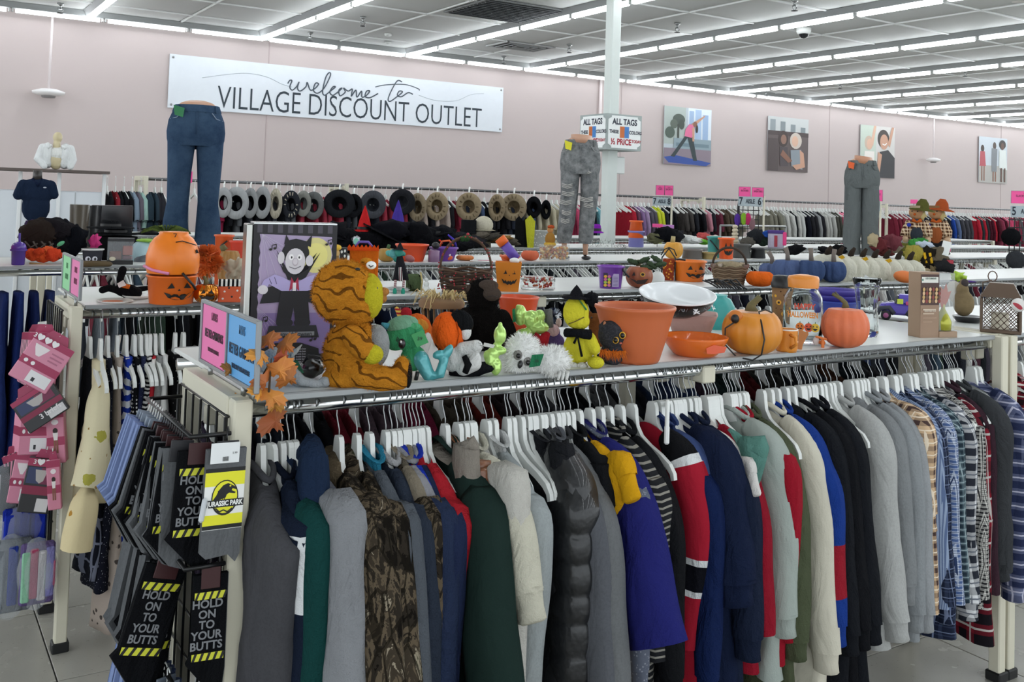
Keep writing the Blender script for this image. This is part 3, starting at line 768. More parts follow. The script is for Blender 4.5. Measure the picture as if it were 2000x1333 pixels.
G = garment; F = FAB
whb = M('e4e6e8', .8, 0, 'fabric')
G('jacket', 'navy jacket with a white band round the sleeve, near the left post', F('1a2233'), (618, 1000), (600, 1333), bands=[(.42, .62, whb)], collar='crew', cm=F('151b2a'), Ye=1.92)
G('sweatshirt', 'dark teal sweatshirt just left of the two-tone grey windbreaker', F('17413f'), (640, 1000), (628, 1333), collar='none')
G('polo_jacket', 'navy collared jacket above the dark teal sleeve', F('1f2d45'), (622, 870), (624, 910), Ye=2.0, collar='stand', L_=.7, r0=.034, cat='jacket', short=True)
def two(t):
    pass
G('windbreaker', 'grey two-tone windbreaker, dark grey above and light grey below', F('565860'), (688, 1000), (722, 1360), bands=[(.36, 1.1, F('898b8f'))], collar='stand', cm=F('a6a6a8'), r0=.066, r1=.062, cat='jacket')
G('hunting_jacket', 'camouflage hunting jacket with a brown hood, leftmost camouflage one', CAMO, (745, 1000), (800, 1360), collar='hood', cm=F('6d604d'), r0=.066, r1=.07, cat='jacket')
G('hunting_jacket', 'second camouflage jacket, hood gathered, beside the slate one', CAMO, (782, 1000), (825, 1360), collar='hood', cm=CAMO, r0=.05, r1=.05, cat='jacket')
G('pullover', 'slate grey pullover with a bright teal collar', F('53585f'), (808, 1000), (838, 1360), collar='stand', cm=F('2f7f9c'), r0=.05, cat='pullover')
G('track_jacket', 'navy track jacket with a pale grey lining edge, beside the camouflage sleeve', F('2c3340'), (842, 1000), (850, 1360), collar='crew', cm=F('9a9a9c'), r0=.045, cat='jacket')
G('hunting_jacket', 'third camouflage jacket with a plain khaki shoulder', CAMO, (866, 1000), (868, 1360), collar='stand', cm=F('82796a'), bands=[(0, .22, F('82796a'))], r0=.05, cat='jacket')
G('zip_sweater', 'grey-shouldered navy zip top left of the royal blue jacket', F('27314a'), (878, 1000), (884, 1360), collar='crew', cm=F('8f8f95'), bands=[(0, .16, F('8f8f95'))], r0=.045, cat='sweater')
G('rain_jacket', 'bright royal blue jacket with its collar standing up', F('2036a8'), (886, 1000), (880, 1180), collar='stand', r0=.045, r1=.03, L_=.6, cat='jacket')
G('shirt', 'dark navy shirt between the royal blue and the red jackets', F('232c48'), (896, 1000), (890, 1300), collar='none', r0=.04)
G('rain_jacket', 'red jacket with a crumpled collar left of the dark green one', F('a8242e'), (912, 1000), (893, 1180), collar='hood', r0=.05, r1=.034, cat='jacket')
G('suit_jacket', 'long dark green jacket with a wide lapel', F('1f2f2b', b=.3), (965, 1000), (1027, 1333), collar='stand', r0=.078, r1=.08, L_=.86, th=.045, Wh=.25, cuff=False, cat='jacket')
G('cardigan', 'taupe knit cardigan shoulder behind the brown leather jacket', F('8c857c'), (926, 850), (928, 900), Ye=2.0, collar='shirt', r0=.035, r1=.03, cat='cardigan', short=True)
G('leather_jacket', 'brown leather jacket squeezed beside the dark green one', M('7a4a2c', .42, 0, 'satin'), (950, 890), (956, 960), Ye=2.0, collar='stand', r0=.045, r1=.035, cat='jacket', short=True)
G('canvas_jacket', 'cream canvas jacket with a stitched cuff', F('c9c5b4'), (1020, 1000), (1058, 1180), collar='stand', r0=.068, r1=.052, th=.04, cat='jacket', short=True)
G('coat', 'pale grey coat with folded lapels, behind the cream canvas sleeve', F('c2bfb8'), (1018, 900), (1030, 1000), collar='shirt', r0=.05, r1=.04, L_=.7)
G('biker_sweatshirt', 'light grey sweatshirt with padded ribs on the shoulder', HE('9da3a4'), (1064, 1000), (1050, 1360), collar='stand', cm=F('c8c9c8'), r0=.05, r1=.045, bands=[(.06 + .055 * k, .075 + .055 * k, F('7f8586')) for k in range(5)], cat='sweatshirt')
G('puffer_jacket', 'black puffer jacket with horizontal quilting', M('111216', .5, 0, 'satin'), (1158, 1000), (1158, 1380), collar='stand', r0=.085, r1=.075, L_=.9, th=.06, quilt=.072, cuff=False, cat='jacket')
G('coat', 'thin black coat with an open front, right behind the puffer', F('222327'), (1112, 860), (1118, 910), Ye=1.98, collar='stand', r0=.035, r1=.03, L_=.7, short=True)
G('zip_jacket', 'steel grey zip jacket right of the puffer', HE('5e6066'), (1178, 1000), (1210, 1310), collar='stand', r0=.055, r1=.055, cat='jacket')
G('zip_jacket', 'second grey zip jacket with a white seam, left of the purple-blue one', HE('6f7173'), (1192, 1000), (1228, 1333), collar='stand', cm=F('3c3d40'), r0=.05, r1=.05, cat='jacket')
G('fleece', 'black half-zip fleece behind the purple-blue windbreaker', F('1c1d20'), (1190, 880), (1196, 980), Ye=1.97, collar='stand', r0=.05, r1=.04, cat='fleece', short=True)
G('windbreaker', 'large purple-blue windbreaker with a full hanging sleeve', F('25276a', b=.6), (1262, 1000), (1337, 1290), collar='stand', cm=F('252660'), r0=.07, r1=.085, th=.05, L_=.72, cuff=False, cat='jacket', short=True)
G('sweater', 'mustard yellow sweater with a rolled sleeve', F('d9a11c'), (1240, 900), (1244, 940), collar='none', r0=.05, r1=.036, L_=.6, short=True)
G('sweater', 'blue-grey marled knit sweater beside the mustard one', M('5d6270', .9, 0, 'print', c2='8d909a', s=120, w=.5), (1262, 950), (1272, 1060), collar='crew', r0=.045, r1=.035)
G('striped_shirt', 'black shirt with thin grey diagonal stripes', M('232427', .9, 0, 'stripe', c2='8b8880', s=62, ax=2, w=.68), (1300, 960), (1300, 1090), collar='stand', r0=.062, r1=.045, L_=.88, cuff=False, cat='shirt')
G('sweater', 'plain black sweater right of the striped shirt', F('17181b'), (1322, 1000), (1330, 1333), collar='crew', r0=.05)
G('hockey_sweater', 'red, white and black sweater with bands round the sleeve', F('a32032', b=.3), (1388, 1000), (1366, 1270), collar='none', bands=[(0, .12, F('17181b')), (.12, .16, whb), (.56, .6, whb), (.6, .72, F('14151c')), (.72, .76, whb)], r0=.068, r1=.05, cuff=False, cat='sweater')
G('pullover', 'heather blue half-zip pullover behind the red and white sleeve', HE('3d4d78'), (1372, 880), (1374, 960), Ye=1.97, collar='stand', r0=.05, r1=.04, short=True)
G('sweatshirt', 'deep blue sweatshirt left of the big navy one', F('16244c'), (1402, 950), (1404, 1333), collar='stand', r0=.05)
G('sweatshirt', 'big navy sweatshirt with a wide gathered sleeve', F('18213a', b=.8), (1447, 1000), (1482, 1160), collar='crew', r0=.08, r1=.085, L_=.82, th=.05, W=.2, rz=R(-3), short=True)
G('sweatshirt', 'second navy sweatshirt, narrower, right of the big one', F('1c2438'), (1470, 950), (1490, 1240), collar='crew', r0=.058, r1=.05, L_=.8)
G('blouse', 'white blouse with a loose collar, shoulder showing above the red shirt', F('dedad6'), (1478, 900), (1480, 930), collar='shirt', r0=.03, r1=.02, L_=.5, short=True)
G('tshirt', 'crimson long-sleeved shirt left of the pale sage sweatshirt', F('8e1a2b'), (1494, 1000), (1512, 1190), collar='none', r0=.05, r1=.045, cat='shirt', cuff=False)
G('shirt', 'sea green short-sleeved shirt shoulder beside the sage sweatshirt', F('5d8a80'), (1498, 860), (1490, 905), collar='none', r0=.04, r1=.036, L_=.6, cuff=False, short=True)
G('sweatshirt', 'pale sage sweatshirt, the largest light green one', F('a3aca6', b=.35), (1549, 1000), (1556, 1215), collar='crew', cm=F('adb5b0'), r0=.075, r1=.06, L_=.7, th=.05, short=True)
G('sweatshirt', 'crimson red sweatshirt behind the sage one', F('9a1c2c'), (1558, 900), (1556, 1180), collar='crew', r0=.055, r1=.045)
def flagp(t):
    q = thing('x', None, None); bpy.data.objects.remove(q)
    o = art('flag_patch', [('r', 0, 0, 1, 1, 'b99a55'), ('r', .06, .06, .94, .94, 'd8d6cf')] + [('r', .06, .06 + i * .13, .94, .12 + i * .13, '8e2a30') for i in range(7)] + [('r', .06, .5, .5, .94, '26335a')], t, .04, .05, (-.062, -.145, -.40), (0, 0, R(-62)), d0=.002, step=.0004)
G('sweatshirt', 'olive green sweatshirt with a small flag patch on the sleeve', F('4e5540'), (1572, 1000), (1580, 1260), collar='crew', r0=.058, r1=.05, L_=.84, extra=flagp)
G('sweatshirt', 'cream sweatshirt left of the royal blue one', F('cfcaba', b=.35), (1622, 1000), (1640, 1285), collar='crew', r0=.062, r1=.05, L_=.8, th=.045)
G('sweatshirt', 'royal blue sweatshirt with a red lower sleeve', F('1d3a86'), (1636, 950), (1655, 1230), collar='crew', bands=[(.62, .88, F('96202e'))], r0=.055, r1=.045)
for k, (ex, lb) in enumerate(((1655, 'leftmost'), (1676, 'middle'), (1697, 'rightmost'))):
    G('sweatshirt', lb + ' of the three black sweatshirts left of the light grey one', F('1a1c21' if k != 1 else '15161a'), (ex, 1000), (ex + 25, 1250 - 10 * k), collar='crew' if k else 'hood', r0=.062, r1=.05, L_=.8, Ye=1.92)
G('sweatshirt', 'light heather grey sweatshirt, sleeve hanging lowest', HE('b1b2b0'), (1746, 1000), (1776, 1225), collar='crew', r0=.07, r1=.055, L_=.72, th=.05, Ye=1.92)
G('sweatshirt', 'medium grey sweatshirt second right of the light heather one', HE('85888a'), (1772, 950), (1790, 1150), collar='hood', r0=.052, r1=.045, Ye=1.93)
G('sweatshirt', 'cool grey sweatshirt with ribbed cuff left of the tan plaid shirt', HE('8f9396'), (1795, 950), (1808, 1205), collar='crew', r0=.052, r1=.045, L_=.72, Ye=1.93)
G('sweatshirt', 'grey sweatshirt whose sleeve touches the tan plaid shirt', HE('9a9da0'), (1806, 940), (1826, 1205), collar='crew', r0=.045, r1=.042, Ye=1.94)
G('flannel_shirt', 'tan, black and cream plaid flannel shirt', PL('c9ab8a', '4a3a38', 'e6d6c0', 26, .6), (1822, 940), (1830, 1010), collar='shirt', r0=.052, r1=.045, cat='shirt', Ye=1.94, short=True)
G('checked_shirt', 'pale blue finely striped shirt right of the tan plaid', M('8d9cb5', .9, 0, 'stripe', c2='5a6a8c', s=170, ax=1), (1838, 900), (1838, 1000), collar='shirt', r0=.045, r1=.04, cat='shirt', Ye=1.95)
G('checked_shirt', 'dark navy windowpane shirt hanging low', PL('1e2436', '39435c', '6a7590', 34, .85), (1848, 1000), (1868, 1190), collar='shirt', r0=.045, r1=.042, L_=.76, cat='shirt', Ye=1.95)
G('checked_shirt', 'blue and white small gingham shirt', PL('c5cddb', '4a5f8c', '2f3d5e', 60), (1862, 950), (1878, 1150), collar='shirt', r0=.042, r1=.04, cat='shirt', Ye=1.96)
G('checked_shirt', 'green-blue checked shirt with a standing collar', PL('55666e', '26323c', '98a8ac', 46), (1875, 930), (1886, 1120), collar='shirt', r0=.04, r1=.04, cat='shirt', Ye=1.96)
G('flannel_shirt', 'white and black plaid flannel shirt with long sleeve', PL('d3d4d6', '2a2d36', '6a6e78', 20), (1896, 1000), (1912, 1185), collar='shirt', r0=.058, r1=.052, L_=.7, cat='shirt', Ye=1.95)
G('checked_shirt', 'fine black and white houndstooth shirt', PL('d8d6d0', '2a2a2c', '2a2a2c', 75), (1908, 980), (1926, 1160), collar='shirt', r0=.036, r1=.036, cat='shirt', Ye=1.97)
G('flannel_shirt', 'red and black buffalo plaid shirt, hem hanging below the rest', PL('7c1f2c', '18151a', 'b5b0ac', 14, .5), (1922, 1000), (1932, 1185), collar='shirt', cm=PL('b5b0ac', '5a5a60', '2a2a2c', 16), r0=.045, r1=.042, L_=.82, cat='shirt', Ye=1.96)
G('cardigan', 'dark plum cardigan tucked beside the buffalo plaid', F('3b2730'), (1930, 850), (1932, 950), collar='crew', r0=.036, r1=.03, Ye=1.97)
G('sweatshirt', 'charcoal sweatshirt in front of the right end post', F('3d3f42'), (1966, 1000), (1976, 1110), collar='crew', r0=.068, r1=.06, L_=.6, th=.045, Ye=1.94, short=True)
G('flannel_shirt', 'blue and lavender plaid flannel shirt at the right end of the rail', PL('6d7390', '2b3250', 'b9b9cc', 20), (1999, 1000), (2006, 1150), collar='shirt', r0=.06, r1=.05, L_=.62, th=.045, X=3.42, cat='shirt', Ye=1.94)
# beyond the end post: the next bay
for k, (c_, l_) in enumerate(((PL('8c2433', '2b1c22', 'd8d2cc', 24), 'red, grey and white plaid shirt just beyond the right end post'), (PL('c9b8b8', '9a2a38', '5a6a70', 40), 'red and white checked shirt behind the plaid one past the post'), (F('a94a5c'), 'faded rose shirt past the right end post'), (PL('d6d6d2', '8a97b0', '4a5870', 36), 'pale checked shirt at the right edge beyond the post'), (F('7d86ac'), 'periwinkle shirt at the right edge beyond the post'), (F('c5cf8d'), 'pale lime shirt at the right edge beyond the post'))):
    X = 3.64 + .055 * k; garment('shirt', l_, c_, None, (2000, 1100), Ye=1.96, X=X, collar='shirt', r0=.05, r1=.045, L_=.62, sl=False, W=.215, Wh=.24)
# spare hangers crowding the front rail
xs_ = sorted(GX); rnd = random.Random(5)
for k in range(110):
    x = rnd.uniform(.95, 4.3)
    if min(abs(x - q) for q in GX) > .007 and not (3.44 < x < 3.6): GX.append(x); hanger(x, 2.14, 1.217, R(rnd.uniform(-9, 9)), 'white plastic hanger on the front chrome rail', 'white hangers on the front rail')
o = B().rbox((0, 0, 0), (.012, .33, .016), .004).rbox((0, -.165, -.03), (.012, .016, .075), .004).rbox((0, .04, -.02), (.012, .016, .05), .004).build('clip_hanger', WHITEP, loc=(1.93, 2.15, 1.115), rot=(R(-14), 0, R(-42)), smooth=False); tag(o, 'white trouser hanger lying askew above the blue sweatshirts', 'hanger')
B().rbox((0, -.15, -.085), (.014, .05, .05), .004).build('size_tag', M('e6e8e8', .4), o, smooth=False)
# back rail of the front rack: shoulders seen between the hooks
bk = ['241d2c', '2a2f3a', '1d1d22', '7a2330', '6b5a63', '8a2c4a', '5a5348', '7a2f28', '3a3034', '55575c', '1c1e24', '6e6f72', '24262c', '33415c', '3b4a70', '4a3a48', '2c3d3c', '5c1f22', '40403c', '2e2f33', '3c4048', '55392c', '222a30', '3a3a3e']
for k in range(60):
    c_ = bk[int(k * len(bk) / 60)]; X = .74 + k * .0455
    t = garment('cardigan', hue_of(c_) + ' garment on the rear rail of the foreground rack, only its shoulder showing', F(c_), None, None, X=X, y0=2.66, sl=False, collar='none', L_=.6, th=.028, W=.2, Wh=.22, hang=False); t['group'] = 'clothes on the rear rail of the front rack'; t['category'] = 'clothing'
    if not k % 3: hanger(X, 2.6, 1.19, R(rnd.uniform(-5, 5)), 'white hanger on the rear rail of the foreground rack', 'white hangers on the rear rail')
# ================= LEFT END: SIGNS, GRID, SOCKS, PACKS =================
def sheet_sign(x, y0, y1, z0, z1, cols, texts, label, foot=(.04, .06)):
    # two tall cards side by side in a grey frame, standing on the end beam (plane normal to X)
    t = thing('card_sign', label, 'sign', (x, (y0 + y1) / 2, z0), -PI / 2)   # local x runs toward the viewer
    W, H = y1 - y0, z1 - z0
    f = B()
    for s in (-1, 1): f.rbox((s * (W / 2), 0, H / 2), (.009, .012, H + .009), .002)
    f.rbox((0, 0, 0), (W, .012, .009), .002); f.rbox((0, 0, H), (W, .012, .009), .002); f.rbox((0, 0, H / 2), (.005, .012, H), .001)
    f.build('frame', M('8d9093', .4, .5), t, smooth=False)
    for k, (c_, ls) in enumerate(zip(cols, texts)):
        xc = (-.25 + .5 * k) * W
        p = B().box((xc, 0, H / 2), (W / 2 - .012, .003, H - .01)).build('card', M(c_, .35), t, smooth=False)
        for s_, sz, zz, cc in ls: text(s_, sz, M(cc, .6), p, (xc, -.0022, zz * H), (PI / 2, 0, 0), sx=.62, bold=sz * .012)
    q = B()
    for s in (-1, 1): B().tube([(s * W * .3, 0, -foot[0] - .0), (s * W * .3, 0, .0)], .006, 8).build('stand_stub', STEEL, t)
    return t
sheet_sign(.675, 2.035, 2.47, 1.272, 1.418, ('f472b4', '5aa9e6'), ([('LADIES', .026, .8, '6d3550'), ('BETTER GARMENTS', .028, .5, '3a1c2c'), ('WEAR SHOP AREA MORE', .013, .25, '5a2740')], [('MENS', .028, .78, '3f6f96'), ('BETTER GARMENTS', .033, .45, '16304a'), ('WEAR SHOP AREA MORE HERE', .015, .2, '1c3a56')]), 'pink and blue two-card sign on the near end of the front rack', (.025, 0))
sheet_sign(.6, 3.83, 4.26, 1.28, 1.42, ('8fe0a0', 'f27ab8'), ([('KIDS', .03, .7, '4f8a5c'), ('DRESSES', .03, .4, '4f8a5c')], [('LADIES', .03, .7, '7a2a50'), ('DRESSES', .03, .4, '7a2a50')]), 'green and pink two-card sign on the second rack', (.035, 0))
sheet_sign(.44, 5.5, 6.1, 1.28, 1.43, ('ee5a78', 'f27ab8'), ([('LADIES', .03, .6, '7a2a50')], [('JEANS', .03, .6, '7a2a50')]), 'pair of pink cards on the third rack at the left edge', (.035, 0))
# maple leaf garland
LEAFC = ['b5532c', 'c96a2e', 'd8913a', 'a8442c', 'c77b3a']
def maple(s):
    half = [(0, 1), (.1, .78), (.2, .83), (.17, .6), (.3, .5), (.45, .62), (.5, .52), (.78, .5), (.68, .32), (.8, .2), (.5, .05), (.52, -.1), (.2, -.08), (.04, -.02)]
    P = half + [(-x, z) for x, z in half[::-1][:-1]] ; return [(x * s, z * s) for x, z in P]
gl = thing('leaf_garland', 'orange artificial maple leaf garland hanging at the near corner of the front rack', 'garland', (.70, 2.07, 1.25))
rnd = random.Random(2)
spots = [((552, 648), .05), ((520, 640), .045), ((505, 668), .05), ((540, 690), .055), ((515, 715), .05), ((555, 715), .05), ((535, 745), .055), ((505, 745), .04), ((522, 790), .062), ((545, 765), .045), ((452, 712), .035), ((430, 748), .03), ((470, 770), .035), ((398, 727), .028), ((408, 735), .03), ((455, 765), .035), ((548, 672), .045)]
stemb = B()
for (px, py), s in spots:
    p = aty(px, py + 42 * s / .05 * .4, 2.04 + rnd.uniform(-.02, .02)) if px > 490 else atx(px, py + 4, .675)
    m = Matrix.Translation(p - gl.location) @ Euler((rnd.uniform(-.6, .6), rnd.uniform(2.2, 4.0), rnd.uniform(-.5, .5))).to_matrix().to_4x4()
    b = B(); P = maple(s * .82); c = Vector((0, -.2 * s, .3 * s)); n = len(P)
    vs_ = [m @ Vector((x, .3 * abs(x), z)) for x, z in P]; vs_.append(m @ Vector((0, -.15 * s, .35 * s)))
    b.add(vs_, [(i, (i + 1) % n, n) for i in range(n)])
    lf = b.build('leaf', M(rnd.choice(LEAFC), .6, 0, 'gourd', c2=rnd.choice(['8c3424', 'e0a040', '7a5a20'])), gl, smooth=False)
B().tube([atx(398, 735, .69) - gl.location, atx(455, 770, .69) - gl.location, aty(500, 760, 2.05) - gl.location, aty(530, 700, 2.06) - gl.location, aty(525, 770, 2.04) - gl.location], .003, 6).build('vine', M('4a3520', .8), gl)
# black wire grid on the near end, with hang bar
def grid(x, y0, y1, z0, z1, label, n=6):
    t = thing('wire_grid', label, 'grid panel', (x, (y0 + y1) / 2, (z0 + z1) / 2)); cy, cz = t.location.y, t.location.z
    for i in range(n):
        y = y0 + (y1 - y0) * i / (n - 1); B().tube([(0, y - cy, z0 - cz), (0, y - cy, z1 - cz)], .0045 if i in (0, n - 1) else .003, 6).build('wire', BLACKW, t)
    k = int((z1 - z0) / .1)
    for i in range(k + 1):
        z = z0 + (z1 - z0) * i / k; B().tube([(.005, y0 - cy, z - cz), (.005, y1 - cy, z - cz)], .003, 6).build('wire', BLACKW, t)
    return t
grid(.632, 2.1, 2.5, .3, 1.21, 'black wire grid on the near end of the front rack holding socks', 7)
grid(.555, 3.93, 4.3, .35, 1.23, 'black wire grid on the end of the second rack holding underwear packs', 8)
def bar(x0, x1, y0, y1, z, label):
    t = B().tube([(x1, y0, z), (x0, y0, z), (x0, y1, z), (x1, y1, z)], .005, 8).build('hang_bar', BLACKW); return tag(t, label, 'hang bar')
for z, l in ((1.185, 'upper'), (.915, 'middle'), (.66, 'lowest')):
    bar(.55, .632, 2.06, 2.47, z, l + ' black hang bar carrying socks on the near grid')
HGREY = M('6b6d70', .9, 0, 'heather'); SBLK = F('121316'); SYEL = F('e3e234'); SWHT = F('e8e8e6'); SBLUE = M('7f8fb8', .9, 0, 'print', c2='c6d09a', c3='5d6d99', s=26, w=.42)
def sockshape(w, h, foot=True):
    if foot: return [(-w / 2, 0), (w / 2, 0), (w / 2, -h * .78), (w * .42, -h), (w * .1, -h * .97), (-w * .62, -h * .72), (-w / 2, -h * .66)]
    return [(-w / 2, 0), (w / 2, 0), (w * .5, -h * .93), (w * .4, -h), (w * .2, -h * .93), (-w * .35, -h * .95), (-w / 2, -h * .9)]
def sock_pack(label, kind, p, rz=0, ry=0, w=.085, h=.25, grp=None):
    t = thing('sock_pack', label, 'socks', p, 0, grp); t.rotation_euler = (0, ry, rz)
    base = {'dino': HGREY, 'butts': SBLK, 'grey': HGREY, 'blue': SBLUE}[kind]
    P = sockshape(w, h, kind != 'dino')
    s = B(); s.prism([(x, z - .03) for x, z in P], .012); o = s.build('sock', base, t, smooth=False)
    B().prism([(x * .97 + .004, z - .034) for x, z in P], .012, M_=Matrix.Translation((0, .011, 0))).build('sock', HGREY if kind != 'blue' else F('6b7fae'), t, smooth=False)
    B().rbox((0, -.0085, -.035), (w * .55, .004, .045), .001).build('header_card', M('3a1518' if kind == 'butts' else '2a2a2e' if kind != 'blue' else '8f9aa8', .5), t, smooth=False)
    B().tube([(0, 0, -.02), (0, 0, -.005), (0, .004, .008), (0, -.0, .014), (0, -.008, .006)], .0016, 5).build('hook', BLACKW if kind != 'blue' else WHITEP, t)
    y = -.0065
    if kind == 'butts':
        a = [('r', .06, .80, .94, .86, 'd5d63a')] + [('p', [(.06 + .2 * i, .80), (.13 + .2 * i, .80), (.21 + .2 * i, .86), (.14 + .2 * i, .86)], '121316') for i in range(5)]
        a += [('r', .04, .30, .96, .36, 'd5d63a')] + [('p', [(.04 + .2 * i, .30), (.12 + .2 * i, .30), (.2 + .2 * i, .36), (.12 + .2 * i, .36)], '121316') for i in range(5)]
        art('hazard_stripe', a[:6], t, w, h, (-w / 2, y, -.03 - h), d0=.0006); a = a[6:]
        art('hazard_stripe', a, t, w, h, (-w / 2, y, -.03 - h), d0=.0006)
        for i, s_ in enumerate(('HOLD', 'ON', 'TO', 'YOUR', 'BUTTS')): text(s_, .0235, M('7d7f83', .8), t, (-.004, y - .001, -.03 - h * (.24 + .085 * i)), sx=.95, bold=.0006, ext=.0003)
    if kind == 'dino':
        a = [('r', 0, .30, 1, .80, 'efefec'), ('r', 0, .80, 1, .835, '111214'), ('r', 0, .68, 1, .80, 'e9e52c'), ('r', 0, .34, 1, .43, 'e9e52c'), ('r', 0, .305, 1, .34, '111214'),
             ('e', .52, .575, .34, .155, '15161a'), ('e', .52, .58, .31, .14, 'e9e52c'),
             ('p', [(.22, .56), (.3, .60), (.36, .645), (.46, .685), (.58, .70), (.72, .675), (.80, .655), (.80, .64), (.70, .65), (.68, .635), (.79, .615), (.76, .605), (.62, .615), (.56, .60), (.54, .575), (.3, .55)], '15161a'),
             ('e', .64, .675, .025, .008, 'e9e52c')] + [('l', [(.34 + .05 * i, .64), (.36 + .05 * i, .56)], .018, '15161a') for i in range(4)] + [('l', [(.3, .49), (.4, .455), (.5, .47), (.6, .45), (.72, .48)], .03, '15161a'), ('r', .06, .495, 1.0, .56, '15161a')]
        art('emblem', a, t, w, h, (-w / 2, y, -.03 - h), d0=.0006)
        text('JURASSIC PARK', .0138, M('f2f2ef', .6), t, (.002, y - .0036, -.03 - h * .472), sx=.78, bold=.0005, ext=.0003)
        B().rbox((-.006, -.014, -.036), (.06, .0015, .042), .0005).build('price_tag', M('e9ebec', .5), t, smooth=False)
        for i in range(8): B().box((-.004 + (i - 4) * .0016, -.0152, -.048), (.0008, .0004, .009)).build('barcode_line', BLACK, t, smooth=False)
        text('5.99', .006, BLACK, t, (.014, -.0152, -.037), ext=.0001)
        B().rbox((-w * .52, -.012, -.15), (.011, .01, .05), .004, (0, .12, 0)).build('security_tag', M('c9cdd2', .4), t, smooth=False)
    return t
rnd = random.Random(8)
sock_pack('grey socks with a yellow and white dinosaur emblem band and white price tag', 'dino', (.622, 2.05, 1.187), 0, .03, w=.083, h=.235)
sock_pack('black socks with hazard stripes and grey words, directly behind the emblem socks', 'butts', (.575, 2.085, 1.18), 0, .05, grp='black hazard stripe socks on the upper bar')
for k in range(11):
    kind = 'butts' if k % 3 else 'grey'; y = 2.12 + .017 * k
    o = sock_pack('black hazard stripe socks fanned along the upper bar' if kind == 'butts' else 'plain grey socks between black ones on the upper bar', kind, (.548, y, 1.18), R(rnd.uniform(-8, 22)), .10 + .02 * k, grp='socks fanned along the upper bar')
for k in range(6):
    sock_pack('blue dinosaur-print socks at the far end of the upper bar', 'blue', (.546, 2.31 + .022 * k, 1.18), R(rnd.uniform(-6, 16)), .28, h=.24, w=.09, grp='blue printed socks on the upper bar')
sock_pack('black socks with grey words on the middle bar, tilted, leftmost', 'butts', (.545, 2.16, .925), R(10), .30, w=.095, h=.26)
sock_pack('black socks with grey words on the middle bar, nearest the cream post', 'butts', (.605, 2.07, .925), R(-8), 0, w=.07, h=.25)
for k in range(10):
    sock_pack('grey and black socks seen edge-on along the middle bar', 'grey' if k % 2 else 'butts', (.547, 2.19 + .026 * k, .915), R(rnd.uniform(20, 55)), .16 + .01 * k, grp='socks along the middle bar')
for k in range(14):
    sock_pack('blue dinosaur-print socks hanging on the lowest bar', 'blue', (.548 if k > 2 else .6, 2.07 + .028 * k, .665), R(rnd.uniform(-15, 45)), .05 + .012 * k, h=.27, w=.09, grp='blue printed socks on the lowest bar')
# ---- underwear packs on the second grid ----
PK1, PK2, PKB = 'd98aa4', 'a83a5e', '26262a'
def pack(label, p, rx=0, ry=0, rz=0, w=.12, h=.19, d=.035, style=0, grp=None, txt=None):
    t = thing('underwear_pack', label, 'underwear pack', p, 0, grp); t.rotation_euler = (rx, ry, rz)
    main = PK1 if style in (0, 2) else PKB
    B().rbox((0, 0, -h / 2), (w, d, h), .003).build('carton', M(main, .4), t, smooth=False)
    hb = B(); hb.prism([(-w * .32, 0), (w * .32, 0), (w * .2, .03), (-w * .2, .03)], .002); hb.build('hang_tab', M(PK2, .4), t, smooth=False)
    B().tube([(0, 0, .02), (0, .004, .034), (0, .0, .04), (0, -.006, .03)], .002, 5).build('plastic_hook', WHITEP, t)
    a = [('r', 0, .86, 1, 1, PK2), ('r', 0, .34, 1, .5, PK2 if style != 1 else '8a2c4a')]
    if style == 0: a += [('p', [(.12, .8), (.5, .8), (.46, .72), (.36, .58), (.27, .58), (.16, .72)], 'f0e6e8'), ('r', .58, .74, .9, .77, 'b8708a'), ('r', .58, .66, .9, .69, 'b8708a'), ('r', .58, .58, .84, .61, 'b8708a'), ('r', .38, .06, .92, .3, 'eceaec'), ('r', .5, .1, .58, .18, '333338'), ('e', .15, .42, .05, .04, 'f4eef0'), ('e', .33, .42, .05, .04, 'f4eef0')]
    elif style == 1: a += [('r', .06, .54, .5, .84, '3c4468'), ('r', .5, .54, .9, .84, '7a3050'), ('p', [(.3, .8), (.7, .8), (.62, .6), (.5, .55), (.38, .6)], 'b9b4b2'), ('r', .55, .04, .95, .28, 'd8d6d8')]
    else: a += [('e', .5, .78, .2, .05, 'f3e8ec'), ('e', .5, .62, .14, .05, '2c1e1c'), ('p', [(.35, .58), (.65, .58), (.6, .44), (.4, .44)], 'efe9e8'), ('r', .38, .2, .48, .44, '8a5a48'), ('r', .52, .2, .62, .44, '8a5a48')]
    art('carton_print', a, t, w, h, (-w / 2, -d / 2, -h), d0=.0006)
    if txt: text(txt[0], txt[1], M('f2eef0', .5), t, (txt[2], -d / 2 - .0028, txt[3]), ext=.0002, bold=.0004)
    return t
P4 = lambda px, py, y=4.0: aty(px, py, y)
pack('pink three-pack of briefs tilted over the others, with a white price sticker', P4(110, 668, 3.84), R(-8), R(31), R(-12), w=.145, h=.17, style=0, txt=('3\u2665\u2665\u2665', .022, -.03, -.012))
pack('black and burgundy pack tilted the other way, reading 3 briefs', P4(60, 765, 3.84), R(-6), R(-34), R(-10), w=.15, h=.125, style=1, txt=('3 briefs', .026, .02, -.095))
for k in range(11):
    pack('pink and black underwear pack edge-on in the top row of the second rack grid', P4(88 - 1.5 * k, 650, 3.9 + .03 * k), 0, R(3), R(-14), w=.105, h=.19, d=.018, style=1 if k % 2 else 0, grp='underwear packs in the top row', txt=('3', .03, -.03, -.03) if k == 0 else None)
for k in range(10):
    pack('pink underwear carton edge-on in the middle row of the second rack grid', P4(74 - 1.5 * k, 778, 3.88 + .032 * k), 0, R(2), R(-12), w=.1, h=.20, d=.02, style=0, grp='underwear packs in the middle row')
pack('narrow pink carton with pictured briefs standing beside the middle row', P4(108, 800, 3.86), 0, R(-6), R(-20), w=.06, h=.19, d=.04, style=2)
